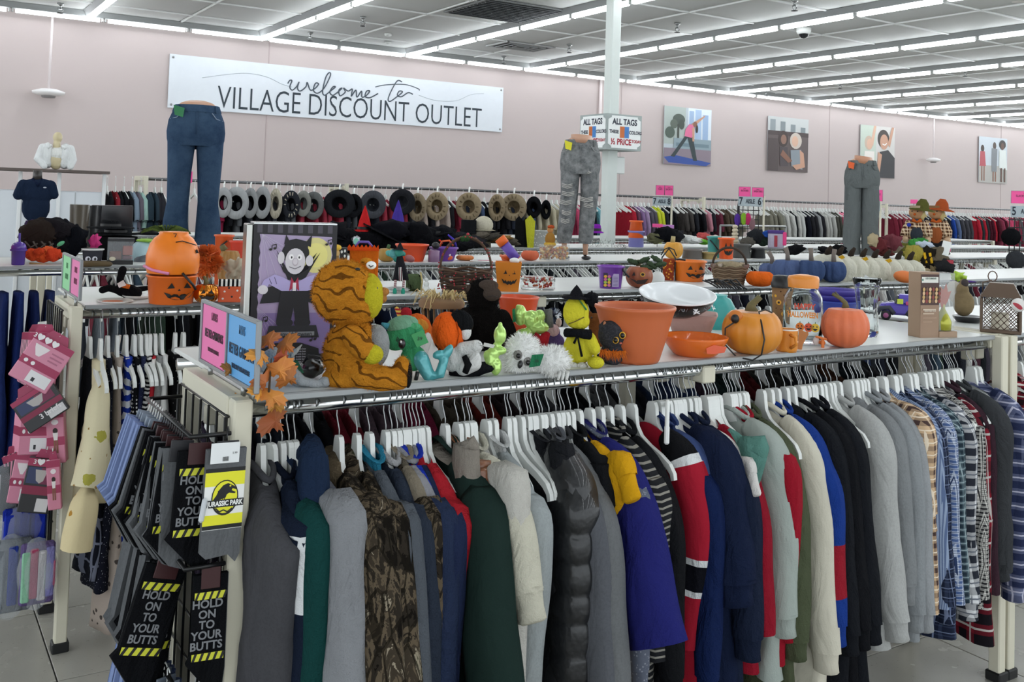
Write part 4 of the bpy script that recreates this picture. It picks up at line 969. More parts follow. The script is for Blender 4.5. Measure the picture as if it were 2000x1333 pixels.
pack('black and pink pack with a grey brief shape in the bottom row', P4(88, 895, 3.84), 0, R(10), R(-12), w=.1, h=.19, style=1, txt=('3\u2665\u2665', .022, 0, -.012))
pack('narrow pink carton with a pictured person in white at the bottom row', P4(104, 898, 3.82), 0, R(-5), R(-14), w=.045, h=.175, d=.03, style=2)
for k in range(7): pack('dark pink underwear carton at the back of the bottom row', P4(62 - 5 * k, 885, 3.9 + .04 * k), 0, R(8 - 4 * k), R(-16), w=.1, h=.18, d=.02, style=k % 2, grp='underwear packs in the bottom row')
def bag(label, px, py, y, w, h, fill, stripes, rz=0):
    p = aty(px, py, y); t = thing('bagged_socks', label, 'socks', p, rz)
    b = B(); b.rbox((0, 0, -h / 2), (w * .86, .03, h * .86), .008); b.build('folded_cloth', M(fill, .8, 0, 'fabric'), t, smooth=False)
    for i, c_ in enumerate(stripes): B().rbox(((i / max(1, len(stripes) - 1) - .5) * w * .6, -.018, -h * .52 + .01 * (i % 2)), (w * .22, .012, h * .7), .005).build('folded_sock', F(c_), t, smooth=False)
    b = B(); b.ell((0, 0, -h / 2), (w / 2, .035, h / 2), 18, nz=.15); b.build('plastic_bag', M('dfe6ec', .12, 0, 'film', a=.22), t)
    return t
bag('blue plastic-wrapped clothing pack under the underwear cartons', 50, 985, 4.0, .17, .17, '1d2f9a', ('2438b0', '1b2a8c', '2438b0'))
bag('clear bag of grey and blue socks hanging lowest at the left', 28, 1042, 3.95, .15, .3, '70757c', ('8a8f96', '2b3f9a', '5d6670'))
bag('clear bag of striped pastel socks beside the cream rack leg', 76, 1050, 3.85, .13, .25, '6a5a8a', ('9ad0b0', 'b04a6a', 'd8d4d8', '8a86c0'))
bag('small bag of pink and mint socks just left of the cream rack leg', 96, 1085, 3.85, .05, .13, 'c87a98', ('a8d8c8', 'd87a9a'))
bag('black and white packet at the left edge of the packs', 20, 905, 4.05, .14, .2, '1d1e20', ('e0dde0', '2a2a2c'), R(-15))
# ================= SECOND RACK: hanging clothes =================
Y2, Z2 = 3.945, 1.211
def drape(name, label, mat, X, Lg, w0=.05, w1=.12, th=.03, y=Y2, zt=-.16, rz=0, cat='dress', mf=None, extra=None, hang=True, n=20, m=22, shift=0, z=Z2):
    t = thing(name, label, cat, (X, y, z), rz); rs = []; sd = X * 11
    for i in range(m + 1):
        k = i / m; d = Lg * k; w_ = w0 + (w1 - w0) * min(1, k * 1.6) ** .8 + .008 * math.sin(k * 9 + sd); ring = []
        for j in range(n):
            a = 2 * PI * j / n; yy = w_ * math.cos(a) + shift * k; x = th * math.sin(a) * (.5 + .6 * k) + fold(yy, zt - d, sd, .014 * (.3 + k))
            ring.append(Vector((x, yy, zt - d)))
        rs.append(ring)
    B().rings(rs, cap=True, mf=mf).build('drape', mat, t)
    if hang: hanger(X, y, z, rz + R(random.uniform(-5, 5)), 'white hanger on the rail of the second rack', 'white hangers on the second rack')
    return t
PR = lambda c, c2, s=40, **k: M(c, .85, 0, 'print', c2=c2, s=s, **k)
XH = lambda px: atz(px, 606, 1.217).x
drape('coat', 'long black coat at the left end of the second rack', F('15161a'), XH(170), .52, .06, .15, .035, cat='coat')
t = drape('floral_blouse', 'cream floral chiffon blouse with a gathered sleeve, hanging in front of the black coat', PR('d9cfae', '9a7a4a', 16, c3='a8a24a', w=.34), XH(186), .50, .035, .12, .05, cat='blouse', y=Y2 - .06)
b = B(); sleeve(b, [(0, -.06, -.2), (-.02, -.13, -.4), (-.05, -.17, -.58)], .04, .07, 3.3, m=20); b.build('sleeve', PR('d9cfae', '9a7a4a', 16, c3='a8a24a', w=.34), t)
b = B(); sleeve(b, [(-.05, -.17, -.57), (-.06, -.18, -.66), (-.08, -.19, -.78)], .045, .075, 4.1, m=14); b.build('ruffle', PR('d9c9a0', 'b0823a', 14, w=.4), t)
XS = [('dress', 'navy and white speckled dress with black plaid hem', PR('1c1e2a', 'b9bcc6', 110, w=.4), 206, .84, .09), ('scarf', 'long taupe leopard-print scarf reaching almost to the floor', PR('a79a90', '4a4340', 26, w=.36, n=.3), 226, 1.0, .08),
      ('dress', 'blue and white zebra-print dress', M('20389c', .9, 0, 'stripe', c2='d9dde8', s=20, wob=.16, ax=2), 243, .8, .06), ('dress', 'black dress with small white polka dots', PR('15161a', 'e2e2e2', 70, w=.3, n=0, rnd=.1), 260, .7, .08), ('dress', 'navy dress with a fine grey weave', PR('272c48', '8f95ad', 130, w=.4), 272, .7, .06),
      ('dress', 'black dress with white chevron zigzags', M('15161a', .9, 0, 'stripe', c2='c9c9c9', s=60, wob=.05, ax=2), 284, .62, .06), ('dress', 'red and white colour-block dress', M('b02a34', .9, 0, 'stripe', c2='e6e2de', s=6, ax=2), 292, .55, .05), ('skirt', 'grey tweed skirt between two darker dresses', M('6a6c6c', .9, 0, 'heather', c2=(.5, .5, .5)), 303, .5, .07),
      ('dress', 'white dress with black crackle lines', PR('dcdcda', '1a1a1c', 60, w=.25), 316, .55, .07), ('dress', 'large black dress with white floral sprigs', PR('121214', 'd8d8d4', 42, w=.36), 345, .5, .12), ('dress', 'second black and white floral dress beside the sprig one', PR('141416', 'c4c4c0', 55, w=.36), 362, .5, .1)]
for nm, lb, mt, px, Lg, w1 in XS: drape(nm, lb, mt, XH(px), Lg, .09, w1 + .05, .036)
t = drape('skirt', 'dark navy skirt with a grey windowpane check, low behind the cream sleeve', PL('14161f', '14161f', '6c7080', 12, .9), XH(196), .5, .1, .14, .04, zt=-.45, hang=False)
low_mats = ['15161a', '1c1f2a', '2a2c33', '43404a', '5b5f66', '1a1a1d', '2b3550', '6b2c38', '8d8f92', 'b9b5ac', '23262a', '3a4a58', '4a2f3a', '18191c', 'd0cfcb', '2c3a30']
def lowgarment(col, L_=.6, W=.2, th=.03, nm='blouse', n=12, m=8, kind=None):
    b = B(); body(b, L_, W, W * 1.1, th, hash(col) % 17, n=n, m=m)
    for s in (-1, 1):
        b.tube([(0, s * .08, -.165), (0, s * W * .95, -.25), (0, s * (W + .04), -.45), (0, s * (W + .045), -.62)], [.02, .045, .045, .035], 8, cap=False, flat=.7, ref=(1, 0, 0))
    return b.build(nm, F(col) if kind is None else kind)
protos = {}
def place_low(kind_key, mat, x, y, z, rz, label, cat, group, L_=.6, nm='blouse', W=.2):
    if kind_key not in protos:
        o = lowgarment(str(kind_key), L_, W, nm=nm, kind=mat); protos[kind_key] = o
    else: o = protos[kind_key].copy(); C.objects.link(o)
    o.location = (x, y, z); o.rotation_euler = (0, 0, rz); return tag(o, label, cat, group)
rnd = random.Random(11)
CN = {'15161a': 'black', '1c1f2a': 'ink blue', '2a2c33': 'charcoal', '43404a': 'plum grey', '5b5f66': 'slate', '1a1a1d': 'jet black', '2b3550': 'navy', '6b2c38': 'burgundy', '8d8f92': 'light grey', 'b9b5ac': 'beige', '23262a': 'graphite', '3a4a58': 'steel blue', '4a2f3a': 'wine', '18191c': 'soft black', 'd0cfcb': 'off-white', '2c3a30': 'forest green'}
def row_clothes(y, x0, x1, step, where, z=1.211, hg=True, lim=400):
    x = x0; k = 0
    while x < x1:
        c_ = rnd.choice(low_mats); place_low(c_, F(c_), x, y, z, R(rnd.uniform(-6, 6)), CN[c_] + ' top hanging on the ' + where, 'top', 'tops on the ' + where)
        if hg: hanger(x, y, z, R(rnd.uniform(-6, 6)), 'white hanger on the rail of the ' + where, 'white hangers on the ' + where)
        x += step * rnd.uniform(.7, 1.3); k += 1
row_clothes(Y2, 1.08, 7.2, .068, 'second rack')
row_clothes(5.825, 1.3, 9.8, .12, 'third rack')
# remaining hangers of the far rows: joined, too many and too small to pick apart
def far_hangers(y, x0, x1, step, z, label):
    b = B()
    x = x0
    while x < x1:
        a = rnd.uniform(-.1, .1)
        b.M = Matrix.Translation((x, y, z)) @ Matrix.Rotation(a, 4, 'Z')
        b.tube([(0, .017, .0), (0, .01, .018), (0, -.01, .018), (0, -.017, 0), (0, 0, -.09)], .002, 4); b.M = b.M @ Matrix.Rotation(PI / 2, 4, 'Z')
        b.prism([(-.018, -.09), (.018, -.09), (.03, -.14), (.2, -.23), (.19, -.25), (0, -.165), (-.19, -.25), (-.2, -.23), (-.03, -.14)], .012)
        x += step * rnd.uniform(.7, 1.3)
    o = b.build('hangers', WHITEP, smooth=False); return tag(o, label, 'hangers', None, 'stuff')
for y, x0, x1, wh in ((5.825, 1.3, 11.8, 'third rack'), (7.445, 1.2, 13, 'fourth rack'), (9.345, 1.4, 15, 'fifth rack')): far_hangers(y, x0, x1, .05, 1.211, 'mass of white hangers on the front rail of the ' + wh)
row_clothes(7.445, 1.3, 13, .2, 'fourth rack', hg=False)
row_clothes(9.345, 1.5, 15, .28, 'fifth rack', hg=False)
# left end of the third rack
for k, (c_, l_) in enumerate((('1f2c5c', 'long navy trousers at the left end of the third rack'), ('202f66', 'second pair of navy trousers at the left end of the third rack'), ('1b2650', 'third pair of navy trousers, left end of the third rack'), ('222e5a', 'fourth pair of navy trousers beside grey tops on the third rack'))):
    drape('trousers', l_, F(c_), .53 + .075 * k, .95, .1, .2, .045, y=5.825, cat='trousers', hang=False, zt=-.1)
for k, (c_, l_) in enumerate((('3a3e46', 'dark grey top left of the second rack sign'), ('8b9299', 'pale grey sheer top behind the second rack sign'), ('70767e', 'mid grey top behind the second rack sign'), ('1d1f24', 'black top behind the second rack sign'))):
    drape('blouse', l_, F(c_), .92 + .09 * k, .5, .08, .13, .03, y=5.825, cat='blouse', hang=True, z=1.211)
t = drape('patterned_dress', 'teal and purple patterned dress hanging at the left edge', PR('1f7a78', '4a4a7c', 18, c3='2a9a94', w=.45), .33, .6, .08, .16, .06, y=4.9, cat='dress', hang=False, z=1.22)
B().rbox((.02, -.12, -.14), (.07, .003, .06), .001).build('size_card', M('e9ebec', .5), t, smooth=False)
# ================= THINGS ON THE FRONT SHELF =================
def on(px, Y, z=1.25):
    a = (px - CX) / F_; dz = z - CAMH
    X = (a * (FW.y * Y + FW.z * dz) - RT.y * Y - RT.z * dz) / (RT.x - a * FW.x)
    return Vector((X, Y, z))
def projy(p):
    v = p - Vector((0, 0, CAMH)); return CY + F_ * DN.dot(v) / FW.dot(v)
ALLT = []
class Toy:
    # things are measured off the photograph in its pixels and stood at true size on their shelf
    def __init__(s, name, label, cat, x0, y0=None, Y=None, z=1.25, rz=None, group=None):
        p = atz(x0, y0, z) if Y is None else on(x0, Y, z)
        s.p = p; s.s = mpp(p); s.x0 = x0; s.y0 = projy(p)
        s.o = thing(name, label, cat, p, face(p) if rz is None else rz, group); ALLT.append(s)
    def c(s, px, py, dy=0): return Vector(((px - s.x0) * s.s, dy * s.s, (s.y0 - py) * s.s))
    def e(s, name, mat, cx, cy, rx, ry, dy=0, rd=None, rot=0, nz=0, n=18, par=None):
        rd = rx if rd is None else rd
        return B().ell(s.c(cx, cy, dy), (rx * s.s, rd * s.s, ry * s.s), n, (0, rot, 0), nz=nz).build(name, mat, par or s.o)
    def t(s, name, mat, pts, r, n=8, flat=1, par=None, cap=True, nz=0):
        rr = [q * s.s for q in r] if isinstance(r, (list, tuple)) else r * s.s
        return B().tube([s.c(*p) for p in pts], rr, n, flat=flat, cap=cap, nz=nz).build(name, mat, par or s.o)
    def blob(s, name, mat, sh, vox=2.6, par=None):
        L_ = []
        for q in sh:
            if q[0] == 'e': _, cx, cy, rx, ry, dy, rd = q[:7]; L_.append(('e', s.c(cx, cy, dy), (rx * s.s, rd * s.s, ry * s.s), (0, q[7] if len(q) > 7 else 0, 0)))
            else: L_.append(('t', [s.c(*p) for p in q[1]], [r_ * s.s for r_ in q[2]]))
        s.last = [q for q in L_ if q[0] == 'e']
        return blob(name, mat, L_, vox * s.s, par or s.o)
    def lathe(s, name, mat, cx, prof, n=28, rib=None, dy=0, par=None, cap=False, solid=0, mf=None, sy=1.0):
        b = B().lathe([(r * s.s, (s.y0 - py) * s.s) for r, py in prof], n, s.c(cx, s.y0, dy), rib=rib, cap=cap, mf=mf, sy=sy)
        return b.build(name, mat, par or s.o, solid=solid * s.s)
    def box(s, name, mat, x0, y0, x1, y1, dy=0, d=10, b=1.5, par=None, rot=None, smooth=False):
        c = s.c((x0 + x1) / 2, (y0 + y1) / 2, dy); return B().rbox(c, (abs(x1 - x0) * s.s, d * s.s, abs(y1 - y0) * s.s), b * s.s, rot).build(name, mat, par or s.o, smooth=smooth)
    def poly(s, name, mat, P, dy=0, th=1.5, par=None):
        b = B(); b.prism([((x - s.x0) * s.s, (s.y0 - y) * s.s) for x, y in P], th * s.s, M_=Matrix.Translation((0, dy * s.s, 0))); return b.build(name, mat, par or s.o, smooth=False)
    def art(s, name, shapes, x0, y0, x1, y1, dy=0, par=None, **k):
        W, H = (x1 - x0) * s.s, (y1 - y0) * s.s; c = s.c(x0, y1, dy); return art(name, shapes, par or s.o, W, H, c, **k)
    def text(s, st, size, mat, px, py, dy=0, par=None, **k): return text(st, size * s.s, mat, par or s.o, s.c(px, py, dy), ext=.0004, **k)
ORG = 'e8661c'; BLK = '141416'
# --- plush tiger-suited chick ---
T = Toy('plush_tiger', 'large orange tiger plush with a yellow bird face, sitting in profile', 'soft toy', 690, 752)
TG = M('ea9a30', 1, 0, 'tiger'); YF = M('efe13a', .95, 0, 'fur')
T.blob('body', TG, [('e', 664, 572, 62, 64, 0, 52), ('e', 692, 600, 36, 40, 0, 46), ('e', 686, 690, 58, 66, 0, 46), ('e', 672, 738, 44, 24, 0, 40), ('t', [(700, 728, -22), (745, 735, -26), (778, 735, -26)], [26, 25, 22]), ('e', 782, 722, 18, 31, -26, 20), ])
T.blob('arm', TG, [('t', [(684, 652, -34), (700, 668, -48), (714, 680, -52)], [22, 23, 20])])
fe = [('e', T.c(664, 572), (62 * T.s, 52 * T.s, 64 * T.s)), ('e', T.c(692, 600), (36 * T.s, 46 * T.s, 40 * T.s)), ('e', T.c(686, 690), (58 * T.s, 46 * T.s, 66 * T.s)), ('e', T.c(782, 722, -26), (18 * T.s, 20 * T.s, 31 * T.s)), ('e', T.c(735, 733, -25), (40 * T.s, 24 * T.s, 24 * T.s))]
tufts('fur_pile', TG, fe, 9000, .006, T.o, .0007)
T.e('face', YF, 712, 580, 31, 47, 0, 38); T.e('belly', M('b9bcbd', .95, 0, 'fur'), 732, 676, 26, 42, 0, 32)
T.blob('beak', M('e09a52', .9, 0, 'fur'), [('e', 741, 570, 13, 9, 0, 12), ('e', 738, 584, 12, 9, 0, 11)], 1.6)
T.e('eye', M(BLK, .2), 728, 563, 3, 6, -24, 3); T.e('wing_hand', YF, 723, 684, 22, 19, -54, 18)
T.e('hood_eye', M('f0efec', .8), 716, 518, 10, 8, -8, 6); T.t('hood_smile', M(BLK, .6), [(711, 517, -15), (715, 521, -16), (720, 518, -15)], 1); T.e('hood_eye', M(BLK, .2), 690, 524, 5, 3, -38, 3)
T.e('ear', TG, 706, 513, 12, 8, 20, 8); T.e('foot_sole', F('1a1a1c'), 795, 728, 8, 25, -26, 17)
# --- boxed vampire figure ---
T = Toy('toy_box', 'tall lilac and black toy box picturing a cartoon vampire, wishing Happy Halloween', 'box', 568, Y=2.47, rz=R(-10))
top, bot, x0, x1 = 440, T.y0, 487, 650
T.box('carton', M('1d1b22', .4), x0, top, x1, bot, dy=30, d=56, b=1)
d = 1.9; A = [('r', 0, 0, 1, 1, '1b191f')] + [('r', .04 + .12 * i, .94, .10 + .12 * i, 1, '4a4650') for i in range(8)]
wav = [(.07 + (.015 if i % 2 else 0), .93 - i * .045) for i in range(20)] + [(.95 - (.015 if i % 2 else 0), .06 + i * .045) for i in range(20)]
A += [('p', wav, 'a898b8'), ('e', .74, .78, .2, .13, 'd8cf8a'), ('e', .75, .78, .14, .09, 'e6dd86'), ('p', [(.08, .36), (.95, .36), (.95, .06), (.08, .06)], '8672a4')]
for k in range(7): A += [('l', [(.1, .93), (.1 + .1 * k, .55 + .03 * k)], .004, 'c6bccf'), ('l', [(.08, .4), (.1 + .06 * k, .08 + .02 * k)], .004, 'b9aec8')]
A += [('p', [(.27, .82), (.42, .60), (.62, .60), (.80, .80), (.62, .66), (.42, .66)], '121216'), ('e', .5, .795, .165, .085, '121216'), ('p', [(.36, .86), (.38, .93), (.44, .86)], '121216'), ('p', [(.6, .86), (.69, .93), (.68, .84)], '121216'),
      ('p', [(.36, .66), (.5, .58), (.64, .66), (.76, .8), (.66, .68), (.5, .62), (.34, .7), (.26, .8)], '141318'), ('e', .5, .735, .12, .095, 'd6d2d6'), ('e', .33, .76, .04, .045, 'd6d2d6'), ('e', .67, .74, .045, .04, 'd6d2d6'), ('p', [(.36, .80), (.5, .86), (.65, .80), (.64, .88), (.5, .9), (.37, .88)], '141318'),
      ('e', .45, .765, .03, .022, 'f4f2f2'), ('e', .55, .765, .03, .022, 'f4f2f2'), ('e', .455, .763, .009, .009, '141318'), ('e', .545, .763, .009, .009, '141318'), ('e', .5, .73, .035, .03, 'b9aeb6'), ('e', .5, .733, .028, .023, 'd9d3d8'), ('l', [(.43, .695), (.5, .68), (.57, .70)], .007, '4a4450'),
      ('p', [(.16, .54), (.36, .58), (.34, .44), (.1, .43)], '15151a'), ('p', [(.64, .58), (.86, .5), (.86, .41), (.66, .44)], '15151a'), ('p', [(.36, .62), (.48, .58), (.46, .47), (.40, .46), (.35, .52), (.2, .57), (.16, .52), (.10, .55), (.14, .60), (.26, .64)], 'b3a8d6'), ('p', [(.64, .62), (.53, .58), (.54, .47), (.62, .47), (.66, .52), (.80, .55), (.84, .50), (.90, .53), (.86, .59), (.74, .64)], 'b3a8d6'), ('e', .13, .53, .06, .033, 'dedadd'), ('e', .88, .505, .05, .033, 'dedadd'), ('l', [(.2, .61), (.23, .57)], .006, '4a4060'), ('l', [(.26, .62), (.29, .57)], .006, '4a4060'), ('l', [(.74, .62), (.72, .57)], .006, '4a4060'), ('l', [(.8, .60), (.78, .555)], .006, '4a4060'),
      ('p', [(.46, .62), (.5, .58), (.54, .62), (.56, .52), (.5, .55), (.44, .52)], 'a82c48'), ('r', .48, .48, .52, .58, 'e8e4e6'), ('p', [(.34, .52), (.66, .52), (.7, .30), (.53, .29), (.5, .4), (.47, .29), (.30, .30)], '17171c'), ('e', .40, .29, .1, .035, '1d1d22'), ('e', .61, .29, .1, .035, '1d1d22'),
      ('p', [(.22, .27), (.78, .27), (.82, .18), (.18, .18)], '24252a'), ('r', .24, .195, .76, .225, '8d8f92'), ('p', [(.12, .0), (.12, .1), (.3, .145), (.6, .145), (.82, .1), (.84, 0)], '0f0f12')]
for mx, mz in ((.2, .82), (.87, .86), (.13, .3), (.72, .16)): A += [('e', mx, mz, .018, .009, '1a1810'), ('e', mx + .05, mz + .008, .018, .009, '1a1810'), ('l', [(mx + .016, mz), (mx + .016, mz + .03), (mx + .066, mz + .038), (mx + .066, mz + .008)], .01, '1a1810')]
T.art('printed_front', A, x0, top, x1, bot, dy=d, d0=.0008, step=.00009)
T.text('Happy Halloween', 13, M('2a2b30', .5), 568, bot - .21 * (bot - top), dy=-1 - 8, sx=.8, bold=.0002)
for i in range(7): T.text('see music movement lights inside box', 5, M('b9b9c0', .6), 560, bot - .115 * (bot - top) + 5 * i + 3, dy=-9, sx=.9)
T.box('foil_edge', M('a9a9a4', .2, .8), 474, 440, 486, bot, dy=30, d=56, b=2)
T.box('cellophane_top', M('d5d8d8', .15, .6), 487, 436, 650, 440, dy=30, d=54, b=1)
# --- grey long-legged plush with beaded bag behind the sign ---
T = Toy('plush_donkey', 'floppy pale grey plush lying beside the toy box with legs over the edge', 'soft toy', 560, 752, rz=None)
T.blob('body', FAB('a9adb0'), [('e', 540, 705, 34, 26, 5, 24), ('e', 516, 712, 24, 18, 5, 20), ('t', [(545, 700, -5), (565, 720, -18), (590, 741, -26), (620, 746, -28)], [17, 13, 10, 8]), ('t', [(550, 715, 5), (585, 748, -12), (612, 754, -16)], [14, 10, 7]), ('e', 632, 742, 12, 11, -27, 8, .3)])
T.t('ear', FAB('b9bab6'), [(560, 700, -10), (575, 685, -12), (586, 672, -12)], [10, 9, 2], flat=.5); T.poly('felt_tag', FAB('2f5a44'), [(563, 705), (578, 700), (592, 725), (575, 728)], dy=-22)
T = Toy('beaded_purse', 'black shiny purse lying between the grey plush and the tiger', 'purse', 612, 742)
T.e('pouch', M('16171a', .25, 0, 'satin'), 608, 722, 24, 18, 10, 16, nz=.3); T.t('strap', M('16171a', .3), [(590, 712, 8), (600, 695, 10), (622, 700, 12), (632, 712, 10)], 2)
# --- green unicorn plush ---
T = Toy('plush_seahorse', 'green big-eyed plush with a shiny teal mermaid tail and a paper tag', 'soft toy', 800, 738)
GRN = FAB('3f9464'); TEA = M('4fa3a8', .25, .2, 'satin')
T.blob('head', GRN, [('e', 790, 655, 38, 30, 0, 32), ('e', 770, 664, 22, 22, -4, 24), ('e', 806, 700, 26, 26, 0, 22)], 2)
T.e('cap', FAB('7aa88c'), 782, 636, 32, 18, 2, 30, -.2); T.e('ear', FAB('5cb07e'), 806, 636, 12, 7, -18, 6); T.t('horn', FAB('4f97a5'), [(755, 638, -12), (742, 632, -14)], [7, 2])
T.e('eye', M('1a1012', .1), 783, 668, 7, 10, -31, 4); T.e('eye_shine', M('e8e4e4', .2), 781, 664, 2, 3, -34, 2)
for a in (0, 1, 2): T.t('eyelash', M(BLK, .5), [(778 - a * 1.5, 660 + a * 2, -32), (773 - a, 655 + a * 3, -32)], .7)
T.blob('tail', TEA, [('t', [(820, 700, -12), (840, 735, -16), (858, 728, -16), (866, 700, -14)], [17, 13, 11, 9]), ('e', 872, 685, 9, 17, -14, 8, .5), ('e', 856, 690, 14, 9, -14, 8, -.3)], 2)
T.poly('paper_tag', M('3f9a5c', .6), [(800, 650), (822, 640), (834, 664), (812, 674)], dy=-34); T.text('39', 10, M('1d3a28', .5), 817, 657, dy=-35.5)
T.t('belt_charm', M(BLK, .4), [(815, 722, -24), (812, 738, -24)], 4)
# --- turkey plush ---
T = Toy('plush_turkey', 'orange felt turkey plush with a striped hat behind the green plush', 'soft toy', 812, Y=2.52)
T.blob('body', FAB('e06a2c'), [('e', 812, 650, 32, 38, 0, 24), ('e', 800, 632, 20, 18, 0, 18)], 2)
T.e('pompom', FAB('a82830'), 791, 612, 11, 11, -4); T.t('hat', M('e0b95a', .9, 0, 'stripe', c2='a83030', s=90), [(785, 622, 0), (770, 602, 0)], [10, 3]); T.e('wing', FAB('d98f3c'), 822, 632, 14, 10, -20, 6, .5); T.e('face_patch', FAB('e8e6e4'), 828, 672, 12, 26, -18, 8, .3); T.t('bow', M('e8e6e0', .9, 0, 'stripe', c2='9a2a34', s=120), [(822, 690, -24), (838, 704, -26)], [9, 8], flat=.4)
# --- dog plush in pumpkin hood ---
T = Toy('plush_dog', 'white and black plush dog wearing an orange pumpkin hood', 'soft toy', 895, 733)
WH = FAB('dcdcda')
T.blob('body', WH, [('e', 890, 697, 34, 32, 0, 28), ('t', [(900, 680, -18), (925, 672, -28)], [14, 12]), ('e', 928, 672, 13, 13, -30, 12), ('t', [(905, 715, -20), (925, 705, -28)], [16, 15]), ('e', 925, 702, 13, 20, -30, 12, .3)], 2.2)
T.e('hood', FAB('ea6220'), 872, 652, 32, 42, 0, 32, -.15); 
for a in (-1, 0, 1): T.t('hood_seam', FAB('b84a14'), [(872 + a * 14, 618, -16), (872 + a * 22, 650, -28), (872 + a * 15, 690, -20)], 1.1)
T.e('ear', FAB('17181a'), 898, 627, 25, 20, -8, 14, .6); T.e('muzzle', WH, 906, 648, 12, 16, -6, 12); T.t('patch', FAB('17181a'), [(905, 690, -34), (914, 706, -38), (908, 722, -36)], [5, 8, 6]); T.t('chin_strap', FAB('17181a'), [(845, 640, -6), (850, 675, -14), (872, 694, -20)], 1.2)
for a in range(3): T.t('toe_stitch', M('8a8a88', .8), [(931 + a * 3, 663 + a * 4, -42), (936 + a * 3, 665 + a * 4, -41)], .6)
T.e('seat_cloth', FAB('16171a'), 920, 722, 42, 14, -4, 18, -.15, nz=.3)
# --- gorilla ---
T = Toy('plush_gorilla', 'black gorilla plush sitting behind the dog plush and the white owl', 'soft toy', 945, Y=2.48)
GF = M('1b1817', 1, 0, 'fur')
T.blob('body', GF, [('e', 940, 578, 33, 34, 0, 32), ('e', 945, 640, 46, 48, 0, 34), ('t', [(910, 620, -10), (895, 650, -24), (912, 680, -30)], [20, 17, 14]), ('t', [(978, 620, -10), (992, 645, -20), (985, 668, -28)], [18, 16, 13]), ('t', [(925, 680, -10), (905, 700, -25)], [20, 18]), ('e', 950, 690, 40, 18, 0, 24)], 2.6)
tufts('fur_pile', GF, [('e', T.c(940, 578), (33 * T.s, 32 * T.s, 34 * T.s)), ('e', T.c(945, 640), (46 * T.s, 34 * T.s, 48 * T.s))], 2500, .006, T.o, .0008)
T.blob('face', FAB('4e433c'), [('e', 950, 556, 20, 11, -20, 14), ('e', 957, 572, 19, 14, -26, 12)], 1.6); T.e('ear', FAB('4a3f38'), 913, 565, 6, 9, -8, 5); T.e('hand', FAB('3a322c'), 984, 672, 11, 20, -32, 10); T.e('hand', FAB('3a322c'), 916, 632, 8, 12, -38, 8); T.t('mouth', M('2a2320', .8), [(944, 578, -38), (958, 574, -40), (970, 577, -37)], .8)
for a in range(4): T.t('finger', FAB('3a322c'), [(976 + a * 5, 672, -40), (975 + a * 5.5, 692, -40)], 2.6)
# --- slatted basket with straw ---
T = Toy('slat_basket', 'wooden slatted basket topped with straw behind the plush toys', 'basket', 860, Y=2.66)
for k in range(16):
    a = 2 * PI * k / 16; r_ = 38; T.t('slat', M('9a7448', .7, 0, 'gourd', c2='6b4c2c'), [(860 + r_ * math.cos(a), 598, r_ * math.sin(a)), (860 + 30 * math.cos(a), 665, 30 * math.sin(a))], 4.5, 4, flat=.4)
T.lathe('lid', M('8a6848', .7), 860, [(44, 600), (46, 590), (40, 584), (1, 582)]); rnd = random.Random(4); b = B()
for k in range(70):
    a = rnd.uniform(0, 2 * PI); r_ = rnd.uniform(5, 45); x, d_ = 860 + r_ * math.cos(a), r_ * math.sin(a) * .8; a2 = a + rnd.uniform(-1, 1); l = rnd.uniform(14, 30)
    b.tube([T.c(x, 582, d_), T.c(x + l * .5 * math.cos(a2), 570 + rnd.uniform(-4, 4), d_ + l * .4 * math.sin(a2)), T.c(x + l * math.cos(a2), 584 + rnd.uniform(-8, 20), d_ + l * math.sin(a2) * .8)], .9 * T.s, 4)
o = b.build('straw', M('d8c08a', .8), T.o); o['kind'] = 'stuff'
# --- orange tub behind gorilla ---
T = Toy('orange_bucket', 'round red-orange tub behind the gorilla plush', 'bucket', 1010, Y=2.62)
T.lathe('tub', M('e2511f', .35), 1010, [(1, 672), (28, 670), (36, 600), (40, 583), (42, 580), (39, 579), (34, 600), (27, 664), (1, 666)])
# --- foil balloon dogs ---
LIM = M('b9e07a', .12, .35, 'satin')
T = Toy('plush_lime_dog', 'metallic lime balloon-dog plush standing left of the white owl', 'soft toy', 965, 732)
T.blob('body', LIM, [('e', 974, 655, 13, 19, 0, 13), ('e', 966, 684, 8, 15, 0, 9), ('e', 972, 685, 17, 9, 0, 11), ('t', [(962, 690, -3), (955, 715, -6)], [13, 10]), ('e', 968, 715, 12, 18, -4, 11), ('e', 974, 634, 5, 5, 0, 4), ('e', 952, 698, 9, 14, -3, 9, -.3)], 2)
T.poly('paper_tag', M('d8d8d4', .6), [(944, 668), (965, 672), (962, 678), (942, 675)], dy=-18)
T = Toy('plush_lime_dog', 'larger metallic lime balloon-dog plush with red scarf above the white owl', 'soft toy', 1035, Y=2.4)
T.blob('body', LIM, [('e', 1014, 617, 13, 21, 0, 13), ('e', 1036, 624, 16, 18, 0, 14), ('e', 1052, 618, 12, 13, 4, 11), ('e', 1050, 640, 22, 14, 0, 14), ('e', 1022, 655, 20, 13, 0, 14, -.2), ('e', 1012, 672, 16, 18, 0, 13), ('e', 1010, 602, 6, 6, 0, 5)], 2)
T.t('scarf', FAB('a8242c'), [(1040, 660, -14), (1060, 668, -12), (1066, 650, 0)], [14, 15, 8]); T.t('grey_prop', FAB('6f716c'), [(1068, 605, 8), (1072, 640, 8)], 8); T.poly('felt_tag', FAB('2f7a4c'), [(998, 605), (1003, 602), (1006, 628), (1000, 630)], dy=-14)
